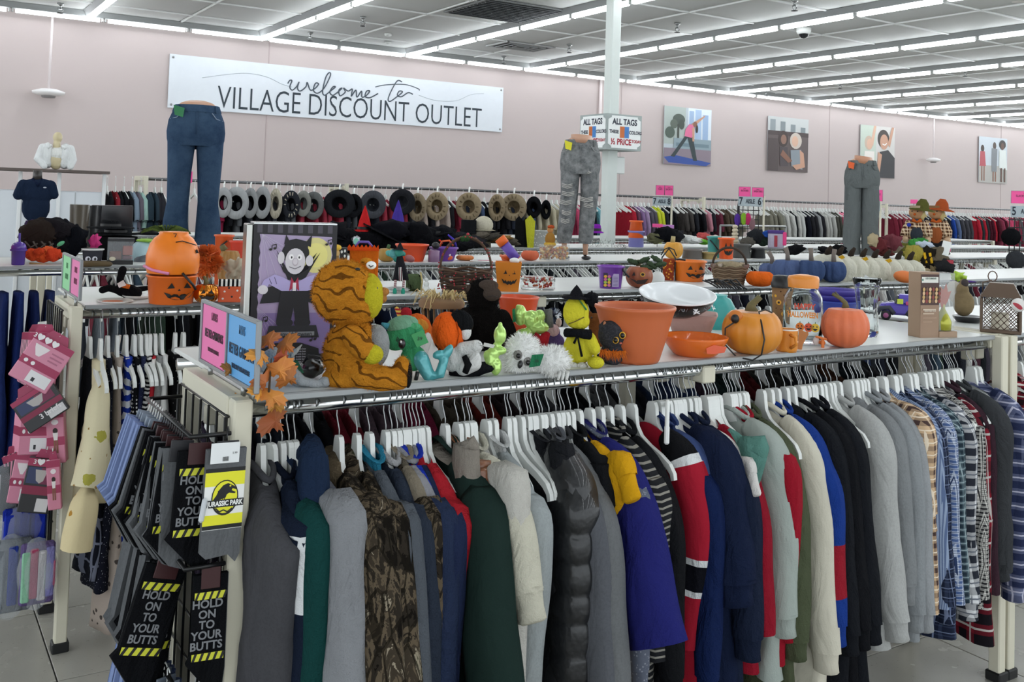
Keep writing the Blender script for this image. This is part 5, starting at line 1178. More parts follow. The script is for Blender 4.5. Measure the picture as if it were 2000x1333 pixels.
# --- white owl ---
T = Toy('plush_owl', 'fluffy white owl plush lying on its belly with a green tag', 'soft toy', 1045, 728)
OW = FAB('f4f4f2')
T.blob('body', OW, [('e', 1020, 690, 34, 36, -4, 32), ('e', 1075, 705, 38, 28, 6, 26), ('e', 1010, 712, 26, 20, -4, 24)], 2.6)
tufts('feather_pile', [M('f8f8f6', .9), M('e9e9e6', .9)], T.last, 3200, .010, T.o, .0013, .25)
for ex, ey, r_ in ((1011, 690, 9), (1030, 702, 8)): T.e('eye_disc', FAB('8c8a86'), ex, ey, r_, r_ * 1.1, -33, 5); T.e('eye', M('0f0e0e', .1), ex + 1, ey + 1, 4.6, 5, -38, 4)
T.e('beak', M('1c1c1e', .3), 1016, 707, 5, 8, -39, 6, .2); T.poly('felt_tag', FAB('2f7a55'), [(1038, 688), (1061, 685), (1054, 708), (1033, 712)], dy=-40); T.text('30', 8, M('163a28', .5), 1047, 699, dy=-41.5)
for k in range(3): T.t('claw', FAB('e6e6e2'), [(1094 + k * 7, 722, -12), (1090 + k * 8, 737, -22)], [4, 2.5])
# --- yellow bird plush with witch hat ---
T = Toy('plush_yellow_bird', 'yellow long-faced plush in a black witch hat and black bow', 'soft toy', 1135, 715)
YP = FAB('d9cf3a')
T.blob('body', YP, [('e', 1122, 612, 26, 32, 0, 24), ('e', 1128, 628, 22, 18, -2, 20), ('e', 1130, 680, 31, 32, 0, 24), ('t', [(1150, 660, -12), (1160, 678, -18)], [13, 12]), ('e', 1163, 704, 17, 12, -20, 14), ('e', 1110, 700, 12, 12, -12, 12)], 2.2)
T.t('mouth', M('6a5a18', .8), [(1108, 632, -22), (1120, 627, -25), (1138, 618, -20)], 1)
T.t('collar', FAB('16171b'), [(1104, 650, -14), (1125, 648, -26), (1150, 652, -16)], [9, 8, 11], flat=1.2); T.t('bow_tail', FAB('16171b'), [(1126, 652, -30), (1120, 668, -32)], [3, 5], flat=.5); T.t('bow_tail', FAB('16171b'), [(1126, 652, -30), (1136, 692, -33)], [3, 5], flat=.5)
T.lathe('hat', M('1a1a1e', .5, 0, 'fabric'), 1122, [(30, 584), (28, 581), (14, 579), (10, 570), (4, 562), (.5, 558)], n=20); T.e('hat_pompom', FAB('16171b'), 1150, 584, 13, 13, 0, 12, nz=.6); T.t('ribbon', FAB('3a8a5a'), [(1128, 585, -18), (1142, 604, -16)], [2, 4], flat=.4)
T = Toy('candy_cane_socks', 'pair of small white and red plush feet beside the yellow bird plush', 'soft toy', 1125, 712)
for x in (1117, 1136): T.e('foot', FAB('e8e8e6'), x, 711, 12, 8, -24, 10); T.e('red_cuff', FAB('b0242c'), x - 2, 704, 10, 3, -18, 9)
# --- fox ---
T = Toy('plush_fox', 'small brown fox plush between the yellow bird and the terracotta pot', 'soft toy', 1162, Y=2.42)
T.blob('body', M('9a6236', .95, 0, 'fur'), [('e', 1162, 624, 15, 12, 0, 12), ('t', [(1158, 634, 0), (1166, 665, 0)], [10, 15]), ('e', 1168, 690, 16, 22, 0, 15), ('e', 1150, 616, 5, 8, 0, 5)], 1.8); T.e('eye', M(BLK, .2), 1154, 620, 2, 2, -12)
# --- black cat plush ---
T = Toy('plush_cat', 'black glitter cat plush with amber eyes and an orange feather scarf', 'soft toy', 1195, 712)
CB = M('141318', .6, 0, 'heather', c2=(.12, .12, .14))
T.blob('body', CB, [('e', 1193, 655, 27, 29, 0, 24), ('e', 1195, 692, 24, 24, 4, 20), ('t', [(1175, 640, 0), (1178, 628, 0)], [8, 2]), ('t', [(1208, 640, 0), (1214, 616, 0)], [10, 2]), ('t', [(1185, 695, 0), (1165, 702, 4)], [10, 6])], 2)
for ex, ey in ((1201, 662), (1214, 652)): T.e('eye_ring', M('d9a83a', .3), ex, ey, 6.5, 7, -20, 4); T.e('eye', M('0c0c10', .05), ex, ey, 4.5, 5.2, -22.5, 4)
T.e('inner_ear', FAB('c98a6a'), 1179, 634, 3, 6, -7, 2); T.poly('felt_tag', FAB('4f9a6c'), [(1212, 630), (1217, 628), (1221, 655), (1217, 658)], dy=-8); T.e('nose', FAB('d87a6a'), 1211, 667, 2.5, 2, -23)
b = B(); rnd = random.Random(6)
for k in range(160):
    x = 1172 + rnd.random() * 48; p = T.c(x, 684 - abs(x - 1195) * .1, -20 - rnd.random() * 5); q = p + Vector((rnd.uniform(-7, 9), rnd.uniform(-7, 1), rnd.uniform(-22, 6))) * T.s; w_ = Vector((1.1 * T.s, 0, 0)); b.add([p - w_, p + w_, q], [(0, 1, 2)])
o = b.build('feather_scarf', FAB('d9702a'), T.o, smooth=False); o['kind'] = 'stuff'
# --- terracotta pot ---
T = Toy('flower_pot', 'large terracotta-orange plastic flower pot with an open top', 'flower pot', 1243, 706)
T.lathe('pot', M('c9683c', .42), 1238, [(1, 704), (46, 706), (50, 700), (62, 660), (72, 622), (77, 606), (79.5, 603), (80, 598), (77, 597), (73, 604), (66, 640), (50, 690), (1, 694)], 48, rib=(14, .02))
# --- bowls ---
T = Toy('serving_bowl', 'wide shallow orange bowl with a leaf-shaped handle, lowest of the bowl stack', 'bowl', 1360, 694)
OB = M('e2702a', .12)
T.lathe('bowl', OB, 1357, [(1, 696), (32, 697), (44, 690), (58, 672), (64, 660), (64, 656), (61, 657), (54, 672), (40, 688), (1, 690)], 40); T.poly('handle', M('e8603a', .1), [(1378, 672), (1392, 665), (1416, 668), (1412, 678), (1392, 682), (1380, 682)], dy=-52, th=5)
T = Toy('square_bowl', 'square pale pink bowl printed with skulls and scrolls, middle of the bowl stack', 'bowl', 1352, Y=2.36, z=1.275)
b = B(); rs = []
for r_, py in ((26, 668), (30, 666), (46, 622), (50, 612), (46, 612), (27, 662)):
    rs.append([T.c(1350, py) + Vector((math.copysign(abs(math.cos(a)) ** .35, math.cos(a)) * r_ * T.s, math.copysign(abs(math.sin(a)) ** .35, math.sin(a)) * r_ * T.s, 0)) for a in [2 * PI * k / 32 for k in range(32)]])
b.rings(rs, cap=True).build('bowl', M('cfaea6', .3, 0, 'print', c2='5a2f2c', s=34, w=.33, n=.7), T.o)
for x0_ in (1328, 1352): T.art('skull_print', [('e', .5, .6, .34, .32, 'd9c8c2'), ('r', .32, .12, .68, .4, 'd9c8c2'), ('e', .36, .6, .1, .1, '3a1f1e'), ('e', .64, .6, .1, .1, '3a1f1e'), ('p', [(.46, .46), (.5, .54), (.54, .46)], '3a1f1e'), ('l', [(.4, .12), (.4, .3)], .03, '3a1f1e'), ('l', [(.5, .12), (.5, .3)], .03, '3a1f1e'), ('l', [(.6, .12), (.6, .3)], .03, '3a1f1e')], x0_ - 4, 625, x0_ + 24, 660, dy=-42, rot=(R(-16), 0, 0), step=.0003)
T = Toy('mixing_bowl', 'large white bowl with a black skull band, tilted on top of the bowl stack', 'bowl', 1320, Y=2.36, z=1.34)
o = T.lathe('bowl', [M('eceef0', .15), M('17171a', .2)], 1320, [(1, 612), (34, 612), (50, 604), (66, 590), (74, 574), (75, 571), (72, 571), (64, 584), (46, 600), (1, 606)], 48, mf=lambda i: 1 if i in (1, 2, 3) else 0)
o.rotation_euler = (R(11), R(3), 0); bowl_ = o
for k in range(8):
    a = R(-160 + 20 * k); c_ = Vector((70.5 * T.s * math.cos(a), 70.5 * T.s * math.sin(a), (T.y0 - 583) * T.s)); ro = Matrix.Rotation(a + PI / 2, 4, 'Z') @ Matrix.Rotation(R(-28), 4, 'X')
    q = art('skull_print', [('e', .5, .66, .3, .28, 'eceef0'), ('r', .36, .3, .64, .5, 'eceef0'), ('e', .4, .64, .08, .08, '17171a'), ('e', .6, .64, .08, .08, '17171a'), ('l', [(.1, .05), (.9, .32)], .1, 'eceef0'), ('l', [(.9, .05), (.1, .32)], .1, 'eceef0')] if k % 2 else [('e', .5, .5, .2, .2, '8a8c92'), ('e', .5, .5, .13, .13, '17171a'), ('l', [(0, .3), (.3, .7)], .05, '6a6c72'), ('l', [(.8, .3), (1, .7)], .05, '6a6c72')], bowl_, 17 * T.s, 17 * T.s, (0, 0, 0), d0=.0012, step=.0003)
    q.matrix_local = Matrix.Translation(c_) @ ro @ Matrix.Translation((-8.5 * T.s, 0, -8.5 * T.s))
# --- teal lantern bucket, behind ---
T = Toy('teal_jar', 'teal pumpkin-shaped bucket behind the bowls', 'bucket', 1396, Y=2.62)
T.lathe('jar', M('3fa8a4', .4), 1396, [(1, 665), (26, 664), (36, 645), (40, 620), (38, 598), (30, 584), (22, 580), (24, 576), (20, 576), (1, 580)], 40, rib=(10, .05))
# --- pumpkins ---
def pumpkin(T, cx, top, bot, rx, mat, stemmat, ribs=9, amp=.08, stem=None, tiltx=0, flat=.0):
    h = bot - top; prof = []
    for k in range(15):
        t = PI * k / 14; r_ = rx * (math.sin(t) ** .75 if k not in (0, 14) else 0.02); z = bot - h * (.5 - .5 * math.cos(t))
        if k > 11: z += h * .05 * (k - 11)
        prof.append((max(r_, .5), z))
    o = T.lathe('gourd', mat, cx, prof, 60, rib=(ribs, amp))
    if stem: T.t('stem', stemmat, stem[0], stem[1], 8, nz=.2)
    return o
STM = M('7a7048', .8, 0, 'gourd', c2='4f4a30')
T = Toy('pumpkin', 'big golden-orange ceramic pumpkin with a black cord looped round it', 'pumpkin', 1468, 690)
pumpkin(T, 1468, 600, 692, 59, M('d98a2a', .38), STM, 10, .05, ([(1466, 608, 0), (1466, 596, 0), (1474, 588, 0), (1482, 580, 2)], [14, 8, 6, 6]))
T.t('cord', M(BLACKW and '131315', .4), [(1437, 625, -50), (1418, 640, -42), (1418, 670, -48), (1440, 692, -50), (1470, 696, -52), (1486, 684, -56), (1491, 655, -58), (1485, 625, -50), (1480, 606, -30), (1492, 602, -20), (1505, 608, -14)], 1.6); T.e('plug', M('131315', .4), 1436, 620, 8, 9, -48, 6); T.e('plug_recess', M('c8742a', .5), 1437, 616, 14, 12, -42, 8)
T = Toy('pumpkin', 'coral-orange ribbed ceramic pumpkin with a crooked brown stem', 'pumpkin', 1650, 678)
pumpkin(T, 1650, 596, 679, 46, M('d8673c', .5, 0, 'gourd', c2='e07a50'), STM, 14, .09, ([(1650, 602, 0), (1649, 592, 0), (1640, 584, 0), (1625, 576, 0)], [8, 5, 4, 3]))
T.t('stem_fork', M('5a5244', .8), [(1640, 584, 0), (1630, 572, 0)], [3, 1.5])
# --- tumblers, jar, mug ---
T = Toy('travel_tumbler', 'clear tumbler full of autumn leaves and sunflowers with a black lid', 'tumbler', 1524, 652)
T.lathe('cup', M('8a6a4c', .25, 0, 'print', c2='3a2218', c3='d8a23a', s=60, w=.4), 1524, [(1, 652), (13, 652), (16, 600), (18, 560), (1, 560)], 24); T.lathe('lid', M(BLK, .4), 1524, [(19, 562), (20, 554), (18, 550), (16, 540), (10, 538), (1, 538)], 24)
for x, y in ((1520, 590), (1530, 612), (1517, 625)): T.e('sunflower', M('e0a53a', .6), x, y, 5, 5, -16, 2); T.e('sunflower_eye', M('3a2416', .6), x, y, 2.2, 2.2, -18, 2)
T = Toy('beverage_jar', 'glass drink jar with an orange lid and a Happy Halloween print', 'jar', 1567, 670)
T.lathe('glass', M('eef2f2', .03, 0, 'glass', ior=1.2), 1567, [(1, 668), (34, 669), (37, 664), (38, 600), (36, 580), (28, 566), (27, 558), (24, 558), (26, 568), (34, 582), (35.5, 600), (34.5, 662), (1, 664)], 36)
T.lathe('lid', M('e08a2c', .35), 1567, [(29, 562), (30, 545), (28, 540), (10, 537), (1, 537)], 32)
T.text('HAPPY', 15, M('c8442c', .5), 1570, 596, dy=-40, bold=.0009, sx=.85); T.text('HALLOWEEN', 15, M('e08a2c', .5), 1567, 612, dy=-40, bold=.0009, sx=.62)
for x, c_ in ((1562, 'e07a28'), (1578, 'd8502a'), (1590, 'e0b83a')):
    T.art('pumpkin_print', [('e', .5, .45, .5, .42, c_), ('r', .45, .85, .55, 1, '4f7a3a'), ('p', [(.2, .5), (.4, .5), (.3, .68)], '1a1210'), ('p', [(.6, .5), (.8, .5), (.7, .68)], '1a1210'), ('p', [(.2, .38), (.8, .38), (.6, .18), (.4, .18)], '1a1210')], x - 8, 624, x + 8, 644, dy=-40)
T.t('spigot', M('e0742a', .4), [(1597, 662, -30), (1606, 662, -42)], 4); T.box('tap', M('e0742a', .4), 1601, 652, 1607, 676, dy=-46, d=7); T.box('tap_lever', M('e0742a', .4), 1590, 650, 1612, 654, dy=-48, d=6, rot=(0, .2, 0)); T.e('spigot_washer', M('e6d8d4', .4), 1592, 660, 6, 8, -34, 3)
T = Toy('mug', 'orange enamel mug with a white rim beside the golden pumpkin', 'mug', 1536, 686)
T.lathe('cup', M('dc8a2e', .3), 1536, [(1, 686), (19, 687), (21, 680), (21, 646), (21.5, 643), (19.5, 643), (19, 680), (1, 682)], 28); T.lathe('rim', M('ece6dc', .3), 1536, [(21.8, 644.5), (22, 642.5), (19.5, 642.5), (19.5, 644.5)], 28); T.t('handle', M('dc8a2e', .3), [(1543, 652, -20), (1552, 655, -30), (1554, 668, -31), (1544, 677, -21)], 3.2)
T = Toy('wood_cutout', 'tan wooden cut-out piece standing by the orange mug', 'decoration', 1566, 682)
T.poly('board', M('c4814a', .6), [(1560, 642), (1572, 648), (1577, 645), (1578, 652), (1568, 672), (1566, 685), (1558, 685)], dy=-6, th=4)
# --- plastic baskets, vase ---
for k, (c_, y_) in enumerate((('2b3f9c', 600), ('3a3390', 585), ('4a3f9a', 570))):
    T = Toy('plastic_basket', ('bottom blue', 'middle violet', 'top violet')[k] + ' plastic basket of the stack behind the coral pumpkin', 'basket', 1632, Y=2.62, z=1.25 + .022 * k)
    b_ = T.y0; T.lathe('basket', M(c_, .4), 1632, [(1, b_), (30, b_), (40, b_ - 36), (43, b_ - 40), (44, b_ - 37), (38, b_ - 34), (28, b_ - 4), (1, b_ - 4)], 32)
T = Toy('glass_vase', 'tall clear cut-glass vase behind the coral pumpkin', 'vase', 1692, Y=2.26)
b_ = T.y0; T.lathe('vase', M('f2f6f6', .03, 0, 'glass', ior=1.22), 1692, [(1, b_), (19, b_), (23, b_ - 8), (22, b_ - 40), (19, b_ - 58), (24, b_ - 96), (28, b_ - 112), (26, b_ - 113), (22, b_ - 96), (17, b_ - 58), (19, b_ - 36), (19, b_ - 12), (1, b_ - 10)], 36, rib=(12, .05))
# --- toy jeep ---
T = Toy('toy_car', 'purple toy off-road car with grey fenders and pink wheels', 'toy car', 1755, Y=2.55)
b_ = T.y0; PU = M('5f50b8', .35); T.box('body', PU, 1728, b_ - 32, 1800, b_ - 10, d=36, b=4); T.box('hood', PU, 1720, b_ - 32, 1752, b_ - 18, d=32, b=4, rot=(0, -.15, 0)); T.box('cabin', PU, 1752, b_ - 50, 1795, b_ - 30, d=34, b=5); T.box('windshield', M('2d2f3a', .2), 1749, b_ - 48, 1753, b_ - 32, d=30, b=1, rot=(0, .3, 0)); T.box('tailgate_sticker', M('cfe04a', .4), 1752, b_ - 42, 1763, b_ - 32, dy=-18, d=1.5, b=.4)
for x, dy in ((1732, -18), (1786, -18), (1732, 18), (1786, 18)):
    w_ = B(); w_.tube([T.c(x, b_ - 9, dy - 4), T.c(x, b_ - 9, dy + 4)], 9.5 * T.s, 18); o = w_.build('wheel', M('26262a', .6), T.o); h_ = B(); h_.tube([T.c(x, b_ - 9, dy - 5), T.c(x, b_ - 9, dy + 5)], 5 * T.s, 14); h_.build('hub', M('a85a8a', .5), o)
    T.t('fender', M('3a3d48', .5), [(x - 16, b_ - 10, dy), (x - 10, b_ - 22, dy), (x + 6, b_ - 24, dy), (x + 15, b_ - 12, dy)], 4.5)
for x in (1770, 1782): T.e('rear_light', M('c8508a', .4), x, b_ - 34, 3, 4, -17, 2)
# --- decor box ---
T = Toy('decor_box', 'kraft cardboard box picturing autumn candles with a clear window', 'box', 1830, 660, rz=R(-14))
b_ = T.y0; H_ = b_ - 532
T.box('carton', M('a58a72', .6), 1790, 533, 1834, b_, dy=18, d=34, b=1)
T.art('printed_front', [('r', 0, 0, 1, 1, '9c7f68'), ('r', 0, .5, 1, .97, '4a2f2a'), ('r', .05, .84, .95, .93, 'e4e4dc'), ('e', .1, .885, .04, .02, '3a7a6a')] + [('e', .15 + .17 * (k % 6), .56 + .06 * (k // 6), .07, .03, ('d8b48a', '8a3a34', 'c9a46a', '6b4a3a')[k % 4]) for k in range(24)] + [('r', .1, .42, .8, .44, 'd9c8b4'), ('r', .1, .36, .7, .38, 'c9b49c'), ('r', .1, .3, .85, .31, 'b89c84'), ('r', .1, .24, .6, .25, 'b89c84')], 1790, 533, 1834, b_, dy=.4)
T.text('LED CANDLES', 5, M('3a5a50', .6), 1813, 545, dy=-1.2, sx=.8); T.text('autumn table decor', 5, M('e8dccc', .6), 1812, 608, dy=-1.2, sx=.7)
T.box('window_film', M('d0d4d4', .1, 0, 'film', a=.28), 1835, 534, 1874, b_ - 12, dy=18, d=33, b=1); T.box('tray', M('a58a72', .6), 1834, b_ - 12, 1878, b_, dy=16, d=36, b=1)
T.lathe('gourd_bottle', M('a8a83a', .1, .3), 1853, [(1, b_ - 12), (15, b_ - 14), (16, b_ - 30), (10, b_ - 44), (4, b_ - 54), (3, b_ - 64), (1, b_ - 65)], 24, dy=10); T.poly('paper_leaf', M('b04a30', .6), [(1846, 600), (1840, 580), (1846, 575), (1843, 560), (1852, 568), (1858, 555), (1862, 572), (1870, 570), (1862, 590), (1852, 604)], dy=8, th=1)
# --- feather figurine on black stand ---
T = Toy('quail_figurine', 'feathered brown bird figurine on a shallow black dish', 'figurine', 1887, Y=2.4)
b_ = T.y0; T.lathe('dish', M('1c1c1e', .3), 1890, [(1, b_), (20, b_), (27, b_ - 8), (28, b_ - 12), (25, b_ - 11), (1, b_ - 6)], 28); T.blob('bird', M('9a8660', .9, 0, 'gourd', c2='5a4a34'), [('e', 1882, b_ - 36, 20, 26, 0, 15), ('e', 1880, b_ - 62, 12, 14, 0, 10), ('e', 1880, b_ - 75, 6, 9, 0, 6)], 2.2); T.e('tail_fan', M('c9c2b4', .8), 1868, b_ - 55, 16, 24, 8, 4, -.3); T.e('crest', M('3a3030', .7), 1884, b_ - 76, 7, 8, -4, 5)
# --- lantern ---
T = Toy('metal_lantern', 'brown metal lantern with lattice sides and a red and white tag', 'lantern', 1953, 650)
b_ = T.y0; BR = M('5c4a3c', .45, .3); T.box('base', BR, 1918, b_ - 7, 1990, b_, dy=12, d=62, b=1.5); T.box('top_plate', BR, 1916, b_ - 69, 1992, b_ - 64, dy=12, d=66, b=1.5)
b = B(); b.add([T.c(1918, b_ - 69, -20), T.c(1990, b_ - 69, -20), T.c(1990, b_ - 69, 44), T.c(1918, b_ - 69, 44), T.c(1934, b_ - 96, -4), T.c(1976, b_ - 96, -4), T.c(1976, b_ - 96, 30), T.c(1934, b_ - 96, 30)], [(0, 1, 5, 4), (1, 2, 6, 5), (2, 3, 7, 6), (3, 0, 4, 7), (4, 5, 6, 7)]); b.build('roof', BR, T.o, smooth=False)
for x in (1920, 1988):
    for d_ in (-17, 41): T.box('corner_post', BR, x - 2.5, b_ - 66, x + 2.5, b_ - 5, dy=d_, d=5, b=.8)
for d_ in (-17, 41):
    b = B()
    for i in range(6):
        for j in range(5):
            x, y = 1924 + i * 12, b_ - 8 - j * 13
            b.tube([T.c(x, y, d_), T.c(x + 6, y - 6.5, d_), T.c(x, y - 13, d_)] if i < 5.5 else [T.c(x, y, d_), T.c(x, y - 13, d_)], .9 * T.s, 4); b.tube([T.c(x + 12 if i < 5 else x, y, d_), T.c(x + 6 if i < 5 else x, y - 6.5, d_), T.c(x + 12 if i < 5 else x, y - 13, d_)], .9 * T.s, 4)
    b.build('lattice', BR, T.o)
for x in (1920, 1988):
    b = B()
    for i in range(5):
        for j in range(5):
            d_, y = -14 + i * 11, b_ - 8 - j * 13; b.tube([T.c(x, y, d_), T.c(x, y - 6.5, d_ + 5.5), T.c(x, y - 13, d_)], .9 * T.s, 4); b.tube([T.c(x, y, d_ + 11), T.c(x, y - 6.5, d_ + 5.5), T.c(x, y - 13, d_ + 11)], .9 * T.s, 4)
    b.build('lattice', BR, T.o)
T.lathe('candle', M('e0d8c4', .5), 1953, [(16, b_ - 7), (16, b_ - 38), (1, b_ - 38)], 20, dy=12); T.t('handle_ring', BR, [(1953 + 8 * math.cos(a) - 14, b_ - 108 + 10 * math.sin(a), 12) for a in [k * PI / 6 for k in range(13)]], 1.1); T.t('bail', BR, [(1922, b_ - 74, 12), (1922, b_ - 95, 12), (1938, b_ - 100, 12)], 1.4)
T.lathe('tag', M('e6e2de', .5), 1980, [(1, 0), (13, 0)], 20).location = (0, 0, 0)
T.o.children[-1].rotation_euler = (PI / 2, 0, 0); o = T.o.children[-1]; o.data = B().lathe([(.001, 0), (13 * T.s, 0), (13 * T.s, 1.5 * T.s), (.001, 1.5 * T.s)], 20).build('tmp', M('e6e2de', .5)).data; bpy.data.objects.remove(bpy.data.objects['tmp']); o.location = T.c(1984, 592, -26); o.rotation_euler = (R(80), 0, R(10))
T.e('tag_print', M('b03040', .5), 1982, 594, 10, 5, -28.5, .6, .5)
# navy tinsel pom
T = Toy('tinsel_pompom', 'navy and silver tinsel pompom behind the yellow bird plush', 'decoration', 1080, Y=2.6)
b = B(); rnd = random.Random(9); c_ = T.c(1080, 618)
for k in range(260):
    d_ = Vector((rnd.gauss(0, 1), rnd.gauss(0, 1), rnd.gauss(0, 1))).normalized(); t_ = d_.cross(Vector((0, 0, 1))).normalized() * .8 * T.s; b.add([c_ - t_, c_ + t_, c_ + d_ * 17 * T.s + t_, c_ + d_ * 17 * T.s - t_], [(0, 1, 2, 3)], k % 2)
b.tube([T.c(1080, T.y0), T.c(1080, 620)], 1.5 * T.s, 6)
o = b.build('tinsel', [M('2c3c5c', .2, .6), M('b9c2d0', .2, .7)], T.o, smooth=False); o['kind'] = 'stuff'
T = Toy('plush_bat', 'dusky pink-eared purple plush peeking behind the yellow bird plush', 'soft toy', 1082, Y=2.5)
T.blob('body', FAB('5c4a78'), [('e', 1085, 668, 18, 16, 0, 14), ('e', 1078, 650, 16, 16, 0, 13)], 2); T.e('face_patch', FAB('c9a8a8'), 1080, 645, 12, 12, -8, 10); T.e('ear', FAB('d9c2b8'), 1090, 630, 6, 9, -2, 4)
# ================= THINGS ON THE SECOND SHELF =================
SH2 = 4.15
def bucket(name, label, cx, top, bot, rt, rb, col, Y=None, face_=None, handle=None, rough=.35, z=1.25, y0=None, cat='bucket', rib=None, fcol='151515', fx=0):
    T = Toy(name, label, cat, cx, y0 if Y is None else None, Y, z); b_ = T.y0 if Y is not None else bot
    T.lathe('bucket', M(col, rough), cx, [(1, b_), (rb, b_), (rb + 1, b_ - 1), (rt - 1, top + 5), (rt + 1.5, top + 4), (rt + 1.5, top + 1), (rt - 1.5, top + 1), (rb - 2, b_ - 3), (1, b_ - 3)], 36, rib=rib)
    if face_:
        w_, h_ = rt * 1.25, (b_ - top) * .62; A = [('p', [(.12, .62), (.36, .66), (.26, .95)], fcol), ('p', [(.64, .66), (.88, .62), (.74, .95)], fcol), ('p', [(.45, .5), (.55, .5), (.5, .62)], fcol), ('p', [(.02, .42), (.2, .34), (.26, .26), (.34, .33), (.46, .3), (.5, .2), (.56, .3), (.68, .33), (.74, .26), (.8, .34), (.98, .42), (.84, .12), (.62, 0), (.38, 0), (.16, .12)], fcol)]
        # bend the print round the bucket
        o = T.art('face_print', A, cx - w_ / 2 + fx, b_ - (b_ - top) * .18 - h_, cx + w_ / 2 + fx, b_ - (b_ - top) * .18, step=.0002); me = o.data
        for v in me.vertices:
            x = (v.co.x + o.location.x) / T.s; zz = (T.y0 * T.s - 0) ; k = ((v.co.z + o.location.z) / T.s) / max(1, (b_ - top)); r_ = rb + (rt - rb) * k + 1.2; x = max(-r_ * .98, min(r_ * .98, x)); v.co.y = -math.sqrt(max(0, r_ * r_ - x * x)) * T.s - o.location.y + v.co.y
    if handle: T.t('handle', M(handle[0], .4), handle[1], handle[2] if len(handle) > 2 else 2.2)
    return T
bucket('candy_bucket', 'orange jack-o-lantern bucket holding a second bucket upside down on top', 334, 536, 592, 47, 40, 'f0701e', y0=592, face_=True, fx=14, handle=('17181a', [(352, 530, -44), (372, 552, -44), (378, 562, -40)], 2.4))
T = Toy('candy_bucket', 'orange bucket turned upside down on the jack-o-lantern bucket, with a pink handle', 'bucket', 336, Y=atz(334, 592, 1.25).y, z=1.25 + .10)
b_ = 533; T.lathe('bucket', M('f5821e', .35), 336, [(47, b_), (50, b_ - 12), (50, b_ - 34), (44, b_ - 56), (36, b_ - 68), (28, b_ - 74), (27, b_ - 80), (24, b_ - 79), (1, b_ - 76)], 40)
T.t('handle', M('e88ab4', .4), [(284, b_ - 14, -14), (300, b_ - 8, -38), (330, b_ - 2, -50)], 3); T.t('drawn_line', M('201510', .6), [(340, b_ - 62, -44), (352, b_ - 64, -38), (378, b_ - 56, -30)], 1); T.poly('eye_print', M('1a1512', .6), [(372, b_ - 40), (380, b_ - 48), (384, b_ - 40)], dy=-22, th=4); T.text('7', 16, M('201510', .6), 338, b_ - 72, dy=-32)
T = Toy('plush_black_cat', 'long-limbed black cat doll with an orange bow sprawled on the plates', 'soft toy', 250, 582)
BC = FAB('141417'); T.blob('body', BC, [('e', 247, 568, 22, 13, 0, 14), ('e', 262, 572, 14, 12, -6, 11), ('t', [(236, 560, 0), (234, 545, 2), (238, 528, 4)], [8, 7, 8]), ('t', [(232, 568, -4), (215, 562, -6), (203, 566, -8)], [7, 7, 7]), ('t', [(246, 575, -12), (256, 588, -18), (264, 594, -20)], [7, 6, 5]), ('t', [(268, 566, 4), (284, 564, 6)], [6, 5])], 1.8)
T.t('bow', FAB('e0702a'), [(238, 556, -12), (252, 560, -14)], [5, 4], flat=.6); T.poly('price_tag', M('ece8e6', .5), [(229, 553), (240, 546), (246, 556), (233, 561)], dy=-16); T.e('paw_patch', FAB('dcdcda'), 264, 592, 4, 3, -24, 3)
T = Toy('serving_plate', 'white plate with an orange leaf pattern under the black cat doll', 'plate', 225, 590)
T.lathe('plate', M('e6e4de', .2), 225, [(1, 591), (26, 591), (34, 587), (33, 586), (25, 589), (1, 589)], 32, sy=1.2); T.e('leaf_pattern', M('c86a34', .5), 220, 588.5, 20, 1, 0, 18)
T = Toy('serving_plate', 'stack of pale plates to the right under the black cat doll', 'plate', 268, 583); T.lathe('plate', M('e9e9e6', .2), 268, [(1, 583), (20, 583), (28, 577), (27, 576), (19, 580), (1, 580)], 32, sy=1.2)
T = Toy('mum_flowers', 'bunch of rust-orange artificial chrysanthemums right of the stacked buckets', 'artificial flowers', 402, Y=4.12)
T.t('stem', M('4a5a2c', .8), [(402, T.y0, 0), (402, 520, 0)], 3); rnd = random.Random(12)
for cx_, cy_, r_, cc in ((404, 500, 22, 'b8341f'), (400, 520, 26, 'd8621f'), (392, 495, 16, 'a82c20'), (418, 516, 18, 'c84a1f')):
    b = B()
    b.ell(T.c(cx_, cy_, -2), r_ * .62 * T.s, 12)
    for k in range(260):
        d_ = Vector((rnd.gauss(0, 1), rnd.gauss(0, 1) - .4, rnd.gauss(0, 1))).normalized(); t_ = d_.cross(Vector((.3, .2, 1))).normalized() * 2.2 * T.s; p = T.c(cx_, cy_, -4) + d_ * r_ * .5 * T.s; q = T.c(cx_, cy_, -4) + d_ * r_ * T.s
        b.add([p - t_ * .4, p + t_ * .4, q + t_ * .7, q + d_ * 2 * T.s, q - t_ * .7], [(0, 1, 2, 3, 4)])
    o = b.build('petals', [M(cc, .7, 0, 'gourd', c2='e88a3a')], T.o, smooth=False); o['kind'] = 'stuff'
T = Toy('foil_pumpkin', 'shiny copper-gold jack-o-lantern ornament right of the stacked buckets', 'pumpkin', 402, 592)
pumpkin(T, 402, 552, 593, 25, M('d9832e', .12, .9), STM, 10, .08, ([(402, 556, 0), (400, 548, 0), (396, 540, 0)], [6, 4, 3]))
T.art('carved_face', [('p', [(.1, .55), (.4, .6), (.3, .95)], '1a0f0a'), ('p', [(.6, .6), (.9, .55), (.72, .95)], '1a0f0a'), ('p', [(0, .42), (.3, .3), (.5, .36), (.7, .3), (1, .42), (.8, .08), (.5, 0), (.2, .08)], '1a0f0a')], 388, 562, 420, 584, dy=-26)
T = Toy('gift_box', 'orange polka-dot gift box with a black and white striped rim', 'box', 447, 592)
